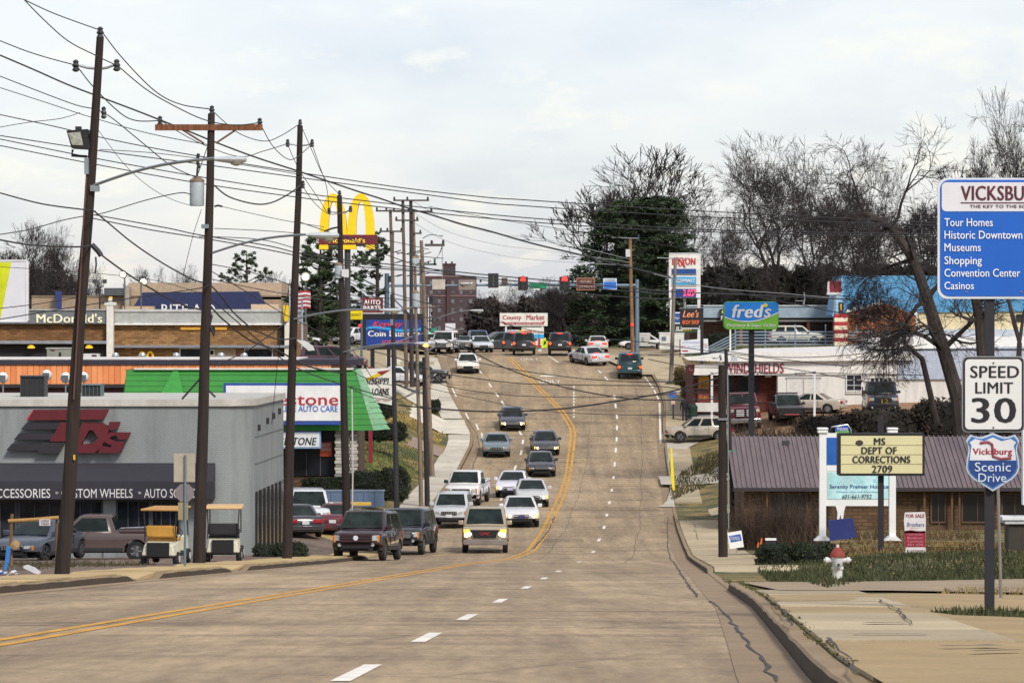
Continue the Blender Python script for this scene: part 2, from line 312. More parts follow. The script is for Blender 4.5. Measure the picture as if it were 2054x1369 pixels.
# gutters and kerbs
tag(ribbon(lambda Y: KR(Y)-.5, lambda Y: KR(Y)-.002, -50, 290, .006, 'gutter', M('#8f7b62', .9, kind='concrete')), kind='structure')
tag(ribbon(lambda Y: KL(Y)+.002, lambda Y: KL(Y)+.45, -50, 290, .006, 'gutter', M('#8f7b62', .9, kind='concrete')), kind='structure')
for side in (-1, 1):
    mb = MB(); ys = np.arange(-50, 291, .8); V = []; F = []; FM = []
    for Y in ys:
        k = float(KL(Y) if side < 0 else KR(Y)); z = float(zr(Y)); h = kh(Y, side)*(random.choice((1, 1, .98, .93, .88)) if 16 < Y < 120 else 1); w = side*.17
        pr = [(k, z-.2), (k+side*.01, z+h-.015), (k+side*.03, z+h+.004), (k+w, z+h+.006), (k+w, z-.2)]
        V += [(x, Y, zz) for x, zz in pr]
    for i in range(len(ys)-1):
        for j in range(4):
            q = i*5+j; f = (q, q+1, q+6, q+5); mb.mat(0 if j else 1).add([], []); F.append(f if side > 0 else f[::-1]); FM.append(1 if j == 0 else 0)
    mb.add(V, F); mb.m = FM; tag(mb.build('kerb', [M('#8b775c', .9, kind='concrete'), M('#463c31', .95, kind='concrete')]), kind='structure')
# road markings
def line_mesh(mb, fn, y0, y1, w, dz=.005):
    ys = np.linspace(y0, y1, max(2, int((y1-y0)/1.5)+2)); V = []; F = []
    for Y in ys: x = float(fn(Y)); z = float(zr(Y))+dz; V += [(x-w/2, Y, z), (x+w/2, Y, z)]
    for i in range(len(ys)-1): q = 2*i; F.append((q, q+1, q+3, q+2))
    mb.add(V, F)
YP = M('#cb9536', .8, var=.35, scale=1.5); WP = M('#e0dcd2', .8, var=.2, scale=2)
mb = MB(); line_mesh(mb, lambda Y: YEL(Y)-.15, -40, 288, .14); line_mesh(mb, lambda Y: YEL(Y)+.15, -40, 288, .14)
tag(mb.build('centre_line', YP, smooth=False), kind='structure')
def dashes(fn, rows, w=.14, ln=3.0):
    for r in rows:
        Y = Yrow(r); mb = MB(); line_mesh(mb, fn, Y, Y+ln*(1 if Y < 140 else .8), w); d = mb.build('lane_dash', WP, smooth=False); tag(d, kind='structure')
dashes(DSH, [1366, 1287, 1243, 1208, 1180, 1161, 1146, 1127, 1108, 1085, 1060, 1035, 1010, 985, 960, 935, 907, 885, 862, 840, 818, 800, 762, 748])
dashes(DSL, [1003, 942, 912, 890, 872, 812, 796, 776, 749])
def spot_line(p0, p1, w, name='lane_line', mat=WP):
    X0, Y0 = (p0[0]-1027)*Yrow(p0[1])/FPX, Yrow(p0[1]); X1, Y1 = (p1[0]-1027)*Yrow(p1[1])/FPX, Yrow(p1[1])
    if Y0 > Y1: X0, Y0, X1, Y1 = X1, Y1, X0, Y0
    mb = MB(); line_mesh(mb, lambda Y: X0+(Y-Y0)/(Y1-Y0)*(X1-X0), Y0, Y1, w, .009); tag(mb.build(name, mat, smooth=False), kind='structure')
spot_line((1325, 888), (1323, 808), .14); spot_line((1322, 803), (1312, 782), .12); spot_line((1310, 778), (1290, 752), .12)
spot_line((1120, 727), (1083, 709), .12); spot_line((1120, 727), (1148, 765), .05, mat=M('#8a7a6c', .9))
for r in range(774, 836, 6): spot_line((1151, r+3), (1151, r), .12)
for a, b in (((968, 880), (966, 868)), ((960, 862), (955, 850)), ((888, 748), (884, 739)), ((915, 795), (907, 778)), ((940, 840), (934, 828))): spot_line(a, b, .12)
for px, row, wd in ((1062, 722, 36), (1103, 768, 44)):     # the word ONLY and a turn arrow painted on the turn lane
    Y = Yrow(row); s = FPX/Y; X = (px-1027)/s; w = wd/s
    o = text('ONLY', -w/2, w/2, 0, 2.0, 0, WP, None, name='road_word'); me = o.data
    for v in me.vertices: x, y, z = v.co; v.co = (X+x, Y+z, float(zr(Y+z))+.010)
    tag(o, kind='structure')
    mb = MB(); Ya = Yrow(row)+4.2
    for (a, b, c, d) in ((-w*.45, w*.45, 0, .8),):
        mb.add([(X+a, Ya+c, float(zr(Ya+c))+.01), (X+b, Ya+c, float(zr(Ya+c))+.01), (X+b*.6, Ya+d, float(zr(Ya+d))+.01), (X+a*.8, Ya+d, float(zr(Ya+d))+.01)], [(0, 1, 2, 3)])
    tag(mb.build('turn_arrow', WP, smooth=False), kind='structure')
# tar seams in the asphalt
TAR = M('#3a3432', .7)
def tar(pts, w, name='crack', lift=.012):
    q = [hit(a, b) for a, b in pts]; mb = MB(); V = []; F = []
    L = []
    for (x0, y0), (x1, y1) in zip(q[:-1], q[1:]):
        n = max(2, int(sqrt((x1-x0)**2+(y1-y0)**2)/.7))
        for i in range(n): t = i/n; L.append((x0+(x1-x0)*t+random.gauss(0, .018), y0+(y1-y0)*t))
    L.append(q[-1]); dx_, dy_ = q[-1][0]-q[0][0], q[-1][1]-q[0][1]; ln_ = math.hypot(dx_, dy_)+1e-6; ax, ay = dy_/ln_, -dx_/ln_
    if ax < 0: ax, ay = -ax, -ay
    for x, y in L: ww = w*random.uniform(.4, 1.5)/2; V += [(x-ax*ww, y-ay*ww, gz(x-ax*ww, y-ay*ww)+lift), (x+ax*ww, y+ay*ww, gz(x+ax*ww, y+ay*ww)+lift)]
    for i in range(len(L)-1): k = 2*i; F.append((k, k+1, k+3, k+2))
    tag(MB().add(V, F).build(name, TAR, smooth=False), kind='structure')
tar([(1562, 1368), (1535, 1330), (1500, 1290), (1462, 1240), (1447, 1222), (1425, 1205)], .03)
tar([(1398, 1197), (1372, 1160), (1352, 1128), (1340, 1100), (1338, 1060), (1340, 1035)], .035)
tar([(930, 985), (950, 930), (962, 900), (958, 872), (935, 838)], .05)
tar([(1070, 1100), (1100, 1065), (1113, 1035)], .07)
for i in range(9):     # old utility cuts filled with darker asphalt
    Y = random.uniform(150, 275); X = random.uniform(float(KL(Y))+1, float(KR(Y))-3); w_, l_ = random.uniform(.8, 2.2), random.uniform(2, 7)
    tag(ribbon(lambda Yy: X, lambda Yy: X+w_, Y, Y+l_, .0035, 'road_patch', M(random.choice(['#94846c', '#a08f76', '#a8977c']), .95, kind='asphalt')), kind='structure')
for dx in (-1.9, 1.75):
    mb = MB(); line_mesh(mb, lambda Y: DSH(Y)+dx+.05*sin(Y*.23)+.03*sin(Y*1.1), 120, 280, .02, .0045); tag(mb.build('seam', TAR, smooth=False), kind='structure')
mb = MB(); line_mesh(mb, lambda Y: DSL(Y)+.2+.06*sin(Y*.4), 120, 285, .02, .0045); tag(mb.build('seam', TAR, smooth=False), kind='structure')
# patches of other ground laid over the terrain
def patch(pts, mat, name, lift=.02, stepx=1.6, stepy=2.0, world=False):
    q = pts if world else [hit(a, b) for a, b in pts]
    bm = bmesh.new(); vs = [bm.verts.new((x, y, 0)) for x, y in q]; bm.faces.new(vs)
    x0, x1 = min(a for a, b in q), max(a for a, b in q); y0, y1 = min(b for a, b in q), max(b for a, b in q)
    nx = min(60, int((x1-x0)/stepx)); ny = min(90, int((y1-y0)/stepy))
    for i in range(1, nx): bmesh.ops.bisect_plane(bm, geom=bm.verts[:]+bm.edges[:]+bm.faces[:], plane_co=(x0+(x1-x0)*i/nx, 0, 0), plane_no=(1, 0, 0))
    for i in range(1, ny): bmesh.ops.bisect_plane(bm, geom=bm.verts[:]+bm.edges[:]+bm.faces[:], plane_co=(0, y0+(y1-y0)*i/ny, 0), plane_no=(0, 1, 0))
    co = np.array([(v.co.x, v.co.y) for v in bm.verts]); z = G(co[:, 0], co[:, 1])
    for v, zz in zip(bm.verts, z): v.co.z = float(zz)+lift
    bmesh.ops.recalc_face_normals(bm, faces=bm.faces[:])
    if bm.faces and sum(f.normal.z for f in bm.faces) < 0: bmesh.ops.reverse_faces(bm, faces=bm.faces[:])
    me = bpy.data.meshes.new(name); bm.to_mesh(me); bm.free(); me.materials.append(mat)
    o = bpy.data.objects.new(name, me); COL.objects.link(o); return tag(o, kind='structure')
def strip_patch(side, d0, d1, y0, y1, mat, name, lift=.02):
    K = KL if side < 0 else KR; ys = np.arange(y0, y1, 4.0)
    a = [(float(K(Y))+side*d0, float(Y)) for Y in ys]; b = [(float(K(Y))+side*d1, float(Y)) for Y in ys][::-1]
    return patch(a+b, mat, name, lift, world=True)
# ------------------------------------------------------------------ lots, pavements, lawns
patch([(-62, 86), (-8.6, 92), (-8.2, 120), (-8.0, 138), (-5.6, 150), (-5.3, 166), (-6.3, 170.5), (-62, 170.5)], ASPHD, 'parking_lot', .02, world=True)
patch([(float(KL(Y))-.16, Y) for Y in np.arange(150, 172, 2.0)] + [(-11.0, 170.2), (-9.8, 160), (-7.0, 151)], M('#b79d6c', .9, kind='concrete'), 'lot_apron', .035, world=True)
patch([(-70, 238), (-9.5, 238), (-9.0, 256), (-70, 256)], ASPHD, 'drive_through_lane', .02, world=True)
patch([(-9.5, 262), (-6.0, 262), (-6.6, 290), (-30, 290), (-30, 262)], CONC, 'forecourt', .03, world=True)
strip_patch(-1, 1.75, 9, 226, 232, M('#8d7a6b', .9, kind='concrete'), 'driveway', .03)
strip_patch(-1, .16, 7.5, 238, 247, CONCW, 'driveway', .035)
strip_patch(-1, .16, 4.6, 250, 284, CONCW, 'driveway', .03)
patch([(-120, 293), (120, 293), (120, 330), (-120, 330)], ASPH, 'cross_street', .03, world=True, stepx=6)
strip_patch(1, 1.9, 8, 176, 186.5, CONC, 'side_street', .03)
patch([(float(KR(Y))+.16, Y) for Y in np.arange(186.8, 237, 3.0)] + [(13.2, 236), (10.2, 224), (9.6, 205), (8.6, 190), (8.0, 187)], CONCW, 'driveway', .03, world=True)
patch([(9.2, 214), (27, 206), (27, 200), (9.0, 206)], CONCW, 'alley', .05, world=True)
patch([(14.2, 231), (20, 228.5), (52, 228.5), (52, 247), (13.5, 247)], M('#8d6f54', .95, kind='concrete'), 'gravel_yard', .03, world=True)
patch([(float(KR(60))+.16, 51), (60, 49.0), (60, 57), (float(KR(60))+.16, 60)], M('#93826a', .9, kind='concrete'), 'side_street', .035, world=True)
patch([(float(KR(Y))+.19, Y) for Y in (19, 23, 27, 31, 35, 39, 43, 47)]+[(6.4, 49.4), (20, 49.4), (20, 38.6), (5.3, 38.2), (4.5, 36.9), (4.6, 35.4), (6, 34.8), (20, 34.5), (20, 19)], M('#9c8762', .9, kind='concrete'), 'concrete_apron', .03, world=True)
patch([(10.2, 272), (45, 272), (45, 300), (8.0, 300), (7.6, 286)], CONC, 'forecourt', .03, world=True, stepx=3)
patch([(14.5, 281), (60, 281), (60, 291), (14.5, 291)], M('#5e6136', 1, kind='lawn'), 'grass_bank', .05, world=True)
# pavement slabs, each a part
def pavement(side, y0, y1, wdt, mat, gaps=(), ln=1.5, label=None, d0=.2):
    root = bpy.data.objects.new('pavement', None); COL.objects.link(root); tag(root, kind='structure'); K = KL if side < 0 else KR
    Y = y0; i = 0
    while Y < y1:
        L = ln*random.uniform(.95, 1.05)
        if not any(a-.3 < Y+L/2 < b+.3 for a, b in gaps):
            a, b = Y+.03, Y+L-.03; q = [(K(a), a), (K(b), b)]; dz = random.uniform(.02, .045); V = []
            for (k, yy) in q:
                for dd in (d0, wdt):
                    x = float(k)+side*dd; V.append((x, yy, Gz(x, yy)+dz))
            V = [V[0], V[1], V[3], V[2]]
            if side < 0: V = V[::-1]
            vs = V + [(x, y, z-.12) for x, y, z in V]
            MB().add(vs, [(0, 1, 2, 3), (7, 6, 5, 4), (0, 4, 5, 1), (1, 5, 6, 2), (2, 6, 7, 3), (3, 7, 4, 0)]).build('paving_slab', mat, root, smooth=False)
        Y += L; i += 1
pavement(-1, 52, 142, 2.1, M('#bda578', .9, kind='concrete'), ln=3.0)
pavement(-1, 172, 226, 1.8, CONCW, GL, 2.4); pavement(-1, 226, 286, 1.7, CONCW, GL, 3)
pavement(1, 61, 172, 2.4, CONC, GR, 1.8); pavement(1, 187, 284, 1.7, CONC, GR, 2.4); pavement(1, 20, 50, 1.7, CONC, (), 3.2)
# grass that nobody could count
def grass(name, pts, n, h, mat, wd=.02, world=True, kind='stuff'):
    from mathutils.geometry import tessellate_polygon
    q = pts if world else [hit(a, b) for a, b in pts]
    xs = [a for a, b in q]; ys = [b for a, b in q]; V = []; F = []; R = random.random; c = 0; X = []; Y = []
    def inside(x, y):
        r = False; j = len(q)-1
        for i in range(len(q)):
            if (q[i][1] > y) != (q[j][1] > y) and x < (q[j][0]-q[i][0])*(y-q[i][1])/(q[j][1]-q[i][1])+q[i][0]: r = not r
            j = i
        return r
    while len(X) < n:
        x = min(xs)+R()*(max(xs)-min(xs)); y = min(ys)+R()*(max(ys)-min(ys))
        if inside(x, y): X.append(x); Y.append(y)
    Z = G(np.array(X), np.array(Y))
    for x, y, z in zip(X, Y, Z):
        a = R()*6.28; dx, dy = cos(a)*wd, sin(a)*wd; hh = h*(.4+R()*.9); lx, ly = (R()-.5)*hh, (R()-.5)*hh
        k = len(V); V += [(x-dx, y-dy, z), (x+dx, y+dy, z), (x+lx, y+ly, z+hh)]; F.append((k, k+1, k+2))
    o = MB().add(V, F).build(name, mat, smooth=False); tag(o, kind='stuff'); return o
def gtag(o, label, cat='grass'): return tag(o, label, cat)
gtag(grass('grass', [(4.9, 53), (6.2, 60), (9.5, 60.5), (30, 60), (30, 92), (6.6, 92), (5.4, 72)], 26000, .13, LAWND, .03), 'dark green winter grass around the fire hydrant')
gtag(grass('grass', [(9, 92), (34, 92), (34, 118), (8, 118)], 9000, .11, M('#6a5838', 1, kind='foliage'), .04), 'dry brown grass behind the two white sign posts')
gtag(grass('grass', [(4.5, 36.9), (4.6, 35.4), (6, 34.8), (12, 34.6), (12, 38.6), (5.3, 38.2)], 5000, .09, LAWND, .015), 'dark grass tufts at the foot of the dark sign post')
gtag(grass('grass', [(6.1, 49.5), (20, 48.6), (20, 53.5), (7.0, 53.5)], 5000, .08, M('#80704a', 1, kind='foliage'), .02), 'dry grass strip beside the near side street')
gtag(grass('grass', [(14.5, 272), (60, 272), (60, 283), (14.5, 283)], 5000, .25, LAWND, .06), 'green grass bank below the parked white estate car')
gtag(grass('grass', [(-13, 196), (-6.5, 196), (-5.2, 226), (-13, 226)], 7000, .14, M('#5c6a38', 1, kind='foliage'), .04), 'green and yellow lawn round the red sign pole')
gtag(grass('grass', [(-12, 232), (-4.9, 232), (-4.6, 238), (-12, 238)], 2500, .12, M('#a08950', 1, kind='foliage'), .04), 'dry yellow lawn between two driveways')
gtag(grass('grass', [(8.8, 190), (12, 206), (30, 200), (30, 225), (12.5, 226), (10, 212)], 9000, .3, M('#4d4a30', 1, kind='foliage'), .05), 'rough grass slope under the parked trucks')
gtag(grass('grass', [(-40, 92), (-14, 98), (-11, 104), (-11.5, 112), (-40, 108)], 4000, .12, M('#4c4630', 1, kind='foliage'), .03), 'scrubby grass in front of the grey shop')
# ------------------------------------------------------------------ buildings
def window(f, x0, x1, y0, y1, d, frame=WHT, mx=1, my=1, glass=WGLASS, name='window', t=.05):
    w = f.box(name, x0, x1, y0, y1, d+.01, d+.06, glass); bw = t
    mb = MB(); a, b, c, e = f.X(x0), f.X(x1), f.Z(y1), f.Z(y0)
    mb.box(a-bw, a+bw*.4, d-.04, d+.03, c-bw, e+bw); mb.box(b-bw*.4, b+bw, d-.04, d+.03, c-bw, e+bw); mb.box(a+bw*.4, b-bw*.4, d-.04, d+.03, e-bw*.4, e+bw); mb.box(a+bw*.4, b-bw*.4, d-.04, d+.03, c-bw, c+bw*.4)
    for i in range(1, mx): x = a+(b-a)*i/mx; mb.box(x-bw/3, x+bw/3, d-.035, d+.02, c+bw*.4, e-bw*.4)
    for i in range(1, my): z = c+(e-c)*i/my; mb.box(a+bw*.4, b-bw*.4, d-.03, d+.015, z-bw/3, z+bw/3)
    mb.build('frame', frame, w); return w
# --- grey block shop with the rounded corner
f = Fr(250, 1120, 52, 'tyre_shop', 'grey painted block shop with rounded corner, black awning and slanted red sign', 'shop')
GB = M('#8a9092', .85, kind='painted_block')
mb = MB(); zb = -1.2; zt = f.Z(812); xr = f.X(505); xc = f.X(425); R = xr-xc; D = 12
ring = [(f.X(-420), 0)] + [(xc+R*sin(a), R*1.0-R*cos(a)) for a in np.linspace(0, pi/2, 12)] + [(xr+.42, D), (f.X(-420), D)]
n = len(ring); V = [(x, y, zb) for x, y in ring]+[(x, y, zt) for x, y in ring]
mb.add(V, [(i, (i+1) % n, (i+1) % n+n, i+n) for i in range(n)]); mb.add([(x, y, zt) for x, y in ring], [tuple(range(n))])
mb.build('wall', GB, f.o)
mb = MB(); o2 = [(x+(.10 if i in range(1, n-1) else 0)*(1 if x > xc else .2), y-.12) for i, (x, y) in enumerate(ring)]
V = [(x, y, zt-.04) for x, y in o2]+[(x, y, zt+.22) for x, y in o2]; mb.add(V, [(i, (i+1) % n, (i+1) % n+n, i+n) for i in range(n)]+[tuple(range(n, 2*n))]); mb.build('coping', M('#b9b7b0', .8), f.o)
MB().box(f.X(-420), xr-2, 1.2, D-.5, zt+.05, zt+.2).build('roof', M('#dcdad8', .8), f.o)
mb = MB(); aw = [(0, 0)]   # awning: sloped black canvas with a front valance
x0, x1 = f.X(-420), f.X(432); mb.add([(x0, -.02, f.Z(928)), (x1, -.02, f.Z(928)), (x1, -1.0, f.Z(962)), (x0, -1.0, f.Z(962)), (x0, -1.0, f.Z(998)), (x1, -1.0, f.Z(998)), (x0, -.02, f.Z(998)), (x1, -.02, f.Z(998))], [(3, 2, 1, 0), (4, 5, 2, 3), (1, 2, 5, 7), (0, 6, 4, 3), (6, 7, 5, 4)])
aw = mb.build('awning', M('#34343c', .9, var=.08), f.o, smooth=False)
LT = M('#d6d6d8', .6)
for st, a, b, k in (('ACCESSORIES', -14, 108, 0), ('CUSTOM WHEELS', 130, 272, 0), ('AUTO SOUND', 295, 402, 0)):
    text(st, f.X(a), f.X(b), f.Z(995), f.Z(977), -1.03, LT, aw)
for x in (121, 286): text('*', f.X(x-3), f.X(x+3), f.Z(988), f.Z(982), -1.03, LT, aw)
# slanted red and black letter sign
R1 = M('#5c1a24', .5); R2 = M('#2c2a30', .5); RL = M('#a8303a', .5); sg = f.poly('letter_sign', [(70, 821), (220, 820), (210, 840), (56, 842)], -.42, -.1, R1)
f.poly('letter_edge', [(70, 820), (72, 820), (59, 842), (55, 842)], -.45, -.43, RL, sg)
for a, b, y in ((56, 46, 847), (41, 32, 868), (26, 17, 889)): f.poly('speed_bar', [(a, y), (a+95, y), (b+92, y+13), (b-2, y+13)], -.36, -.1, R2, sg)
f.poly('letter', [(128, 846), (150, 846), (130, 884), (150, 884), (145, 902), (80, 902), (92, 884), (103, 884)][:0] or [(124, 846), (158, 846), (133, 884), (103, 884)], -.42, -.1, R1, sg)
f.poly('letter', [(88, 886), (132, 886), (120, 908), (76, 908)], -.38, -.1, R2, sg)
# D ring, apostrophe, s
mbd = MB(); outp = [(172, 847), (208, 847), (218, 853), (220, 862), (207, 893), (198, 904), (186, 907), (140, 907)]; inn = [(184, 863), (192, 863), (191, 870), (181, 885), (174, 889), (169, 889)]
f.poly('letter', [(168, 847), (208, 847), (218, 853), (221, 862), (214, 880), (200, 878), (190, 862), (182, 861)], -.46, -.1, R1, sg)
f.poly('letter', [(168, 847), (182, 861), (166, 890), (188, 888), (201, 876), (214, 879), (206, 896), (192, 907), (140, 907)], -.461, -.1, R1, sg)
f.poly('letter', [(222, 845), (243, 845), (240, 855), (229, 862), (219, 860)], -.44, -.1, R1, sg)
f.poly('letter', [(222, 866), (264, 866), (258, 880), (240, 880), (236, 872), (226, 874), (222, 878), (236, 884), (252, 884), (248, 900), (240, 907), (199, 907), (206, 892), (224, 896), (228, 892), (212, 886), (214, 874)], -.45, -.1, R1, sg)
# glazed front under the awning and glazed side
for a, b in ((-60, 32), (40, 130), (140, 205), (236, 300), (306, 360)):
    window(f, a, b, 1004, 1092, -.08, frame=M('#4b4d52'), mx=3, my=1, glass=WGLASS)
MB().box(f.X(208), f.X(233), -.12, -.02, zb+1.0, f.Z(1000)).build('door', M('#8b9296', .6), f.o)
V = []; sw = MB()
def side_pt(t, py0, py1, o): y = R+.2+(D-R-.4)*t; return (xr+.42*(y-R)/(D-R)+o, y)
for i in range(7):
    a = i/7+.01; b = (i+1)/7-.01; p0 = side_pt(a, 0, 0, .03); p1 = side_pt(b, 0, 0, .03); z0 = -.3; z1 = f.Z(990)
    w = MB().add([(p0[0], p0[1], z0), (p1[0], p1[1], z0), (p1[0], p1[1], z1), (p0[0], p0[1], z1), (p0[0]-.02, p0[1], z0), (p1[0]-.02, p1[1], z0), (p1[0]-.02, p1[1], z1), (p0[0]-.02, p0[1], z1)], [(0, 1, 2, 3), (7, 6, 5, 4), (0, 3, 7, 4), (1, 5, 6, 2), (3, 2, 6, 7)]).build('window', M('#1c1e26', .15), f.o)
    MB().box(p0[0]-.02, p0[0]+.05, p0[1]-.16, p0[1]-.02, z0, z1).build('mullion', M('#222226'), w)
for zz in (f.Z(880), f.Z(935)):
    p0 = side_pt(0, 0, 0, .02); p1 = side_pt(1, 0, 0, .02); MB().add([(p0[0], p0[1], zz), (p1[0], p1[1], zz), (p1[0], p1[1], zz+.05), (p0[0], p0[1], zz+.05), (p0[0]-.1, p0[1], zz), (p1[0]-.1, p1[1], zz), (p1[0]-.1, p1[1], zz+.05), (p0[0]-.1, p0[1], zz+.05)], [(0, 1, 2, 3), (7, 6, 5, 4), (3, 2, 6, 7), (0, 4, 5, 1)]).build('ledge', M('#6f7476'), f.o)
p0 = side_pt(0, 0, 0, .02); p1 = side_pt(1, 0, 0, .3)
MB().add([(p0[0], p0[1], -.35), (p1[0], p1[1], -.35), (p1[0], p1[1], -.15), (p0[0], p0[1], -.15), (p0[0]+.2, p0[1], -.6), (p1[0]+.1, p1[1], -.6)], [(0, 1, 2, 3), (4, 5, 1, 0)]).build('ramp_kerb', M('#b8b6a4'), f.o)
for x in (515, 530, 541, 552):   # wall brackets on the side
    y = R+1+(x-515)*.2; px = xr+.42*(y-R)/(D-R); zz = f.Z(855)+ (x-515)*.012; MB().box(px, px+.12, y-.03, y+.03, zz-.25, zz).build('bracket', DARK, f.o)
RT = f
# roof equipment on the shop roof
def ac_unit(px, py0, py1, wpx, s, label, depth, top='#3a3c40', col='#34373b'):
    g = Fr(px, py1, s, 'air_conditioner', label, 'air conditioner', 'air conditioners on flat roofs'); h = wpx/2
    g.box('casing', px-h*.93, px+h*.93, py0+3, py1-1, .06, .9, M('#26282c')); 
    for x in (px-h, px+h-2.2): g.box('corner_post', x, x+2.2, py0, py1, 0, .95, M(col, .5))
    g.box('lid', px-h-1, px+h+1, py0, py0+2.4, -.02, 1.0, M(top, .5))
    for i in range(1, 5): x = px-h+wpx*i/5; g.box('fin', x-.5, x+.5, py0+2.6, py1-1, .02, .05, M(col, .5))
    g.box('base', px-h, px+h, py1-2, py1+1.5, 0, .95, M('#4a3d34'))
    return g
ac_unit(65, 753, 803, 49, 50.3, 'large black slatted air conditioner on the roof over the red sign', 1)
ac_unit(183, 770, 804, 40, 50, 'smaller green-grey air conditioner behind the nearest pole', 1, '#5f7072', '#52696a')
def floodlight(px, py, s, label, fl=1):
    g = Fr(px, py, s, 'roof_floodlight', label, 'floodlight', 'white floodlights on the shop roof')
    mb = MB().lathe([(.12, 0), (.21, .08), (.24, .25), (.2, .38), (.05, .42)], (0, 0, .0), 12, 'y'); mb.build('lamp_housing', M('#d9dadb', .4), g.o)
    MB().box(-.15, .15, -.04, -.01, -.09, .1).build('lens', M('#5d6266', .15), g.o)
    g.tube('stand', [(px, py+10, .3), (px, py+55, .3)], .035, STEEL); return g
floodlight(4, 757, 47, 'white floodlight at the left picture edge, beside the black roof unit'); floodlight(92, 752, 46, 'white floodlight half hidden by the black roof unit')
floodlight(130, 757, 46, 'white floodlight just left of the nearest pole'); floodlight(166, 756, 45, 'white floodlight just right of the nearest pole')
# --- restaurant with green roof ridge courses (auto care shop)
f = Fr(600, 960, 38, 'auto_care_shop', 'auto care shop under a bright green hipped roof with a wide white fascia sign', 'shop')
GRN = M('#2c8030', .6, var=.14); GRND = M('#1f4a24', .7)
mb = MB(); mb.box(f.X(232), f.X(712), 1.0, 12, -2, f.Z(860)); mb.build('wall', M('#5b4636', .9, kind='brick'), f.o)
f.box('shopfront', 560, 668, 866, 955, .9, .99, M('#23252b', .15))
for x in (585, 612, 640): f.box('mullion', x, x+1.5, 868, 955, .85, .9, M('#55585c'))
# roof courses: sloping planks from eave (y 862) to ridge (y 742); right edge follows the hip
nc = 11
for i in range(nc):
    t0, t1 = i/nc, (i+1)/nc; z0 = f.Z(862)+(f.Z(742)-f.Z(862))*t0; z1 = f.Z(862)+(f.Z(742)-f.Z(862))*t1-.02
    xa = f.X(232+ (6 if i < 6 else 14)); r0 = f.X(757-42*t0-8); r1 = f.X(757-42*t1-8); y0 = -.6+2.4*t0; y1 = -.6+2.4*t1
    MB().add([(xa, y0, z0), (r0, y0, z0), (r1, y1-.05, z1), (xa, y1-.05, z1), (xa, y0+.09, z0-.01), (r0, y0+.09, z0-.01), (r1, y1+.06, z1), (xa, y1+.06, z1)], [(0, 1, 2, 3), (0, 4, 5, 1), (1, 5, 6, 2), (3, 2, 6, 7), (0, 3, 7, 4)]).build('roof_course', GRN, f.o, smooth=False)
    # hip side face courses, seen obliquely on the right
    q0 = f.X(757-40*t0+(3 if i < 5 else 0)); q1 = f.X(757-40*t1+(3 if i < 5 else 0))
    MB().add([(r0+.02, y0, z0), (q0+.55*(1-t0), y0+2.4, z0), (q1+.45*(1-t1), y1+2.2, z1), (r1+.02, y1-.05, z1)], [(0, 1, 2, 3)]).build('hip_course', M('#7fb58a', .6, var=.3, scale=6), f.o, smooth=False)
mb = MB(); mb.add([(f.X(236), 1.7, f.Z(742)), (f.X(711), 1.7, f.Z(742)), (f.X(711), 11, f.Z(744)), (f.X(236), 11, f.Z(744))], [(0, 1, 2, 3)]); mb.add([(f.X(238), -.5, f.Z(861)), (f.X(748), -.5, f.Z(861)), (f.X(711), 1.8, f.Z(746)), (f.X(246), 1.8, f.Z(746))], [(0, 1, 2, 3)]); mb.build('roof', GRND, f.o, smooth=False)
f.box('ridge_cap', 262, 706, 739, 742.5, 1.55, 1.95, M('#cfd2cc'), bevel=.02)
MB().add([(f.X(322), .2, f.Z(790)), (f.X(348), -.45, f.Z(806)), (f.X(366), .5, f.Z(790)), (f.X(341), 1.5, f.Z(745)), (f.X(352), 1.5, f.Z(745))], [(0, 1, 3), (1, 2, 4), (1, 4, 3)]).build('roof_ridge', M('#388c3a', .6), f.o, smooth=False)
s1 = f.box('fascia_sign', 452, 689, 767, 850, -1.15, -.75, M('#2f4c9a', .5)); f.box('sign_face', 457, 687, 772, 842, -1.18, -1.15, WHT, s1)
f.text('Firestone', 515, 681, 788, 811, -1.21, M('#b02a3c', .5), s1, bold=.03); f.text('COMPLETE AUTO CARE', 528, 680, 812, 824, -1.21, M('#3a6fc0', .5), s1, bold=.02)
s1 = f.box('hanging_sign', 500, 645, 864, 898, -.6, -.3, M('#7f9ac4', .5)); f.box('sign_face', 503, 642, 867, 895, -.63, -.6, M('#d9dfe4', .5), s1); f.text('BRIDGESTONE', 520, 637, 876, 891, -.66, M('#20242c', .5), s1, shear=.25, bold=.03)
s1 = f.box('poster', 640, 664, 887, 916, .78, .84, M('#c8553a', .6)); f.text('BEST', 643, 661, 890, 897, .76, WHT, s1, bold=.03); f.text('SERVICE', 642, 662, 899, 905, .76, WHT, s1, bold=.03)
mb = MB()
for i in range(14):      # stone pier built of rough stones
    for j in range(3):
        z0 = f.Z(956)+i*.175; x0 = f.X(671)+j*.40+(i % 2)*.05; MB().box(x0, x0+.37, .0+random.uniform(-.04, .04), .8, z0, z0+.16).build('stone', M(random.choice(['#a9a7a0', '#8f8d88', '#bdbab2']), .9), f.o, bevel=.02)
f.box('pier_core', 672, 712, 862, 958, .1, .78, M('#4d4a46'))
f.box('corner_post', 703, 713, 866, 950, .9, 1.2, M('#4d5a60'))
f.box('downpipe', 564, 567, 865, 1000, -.2, -.1, M('#2f4c8a'))
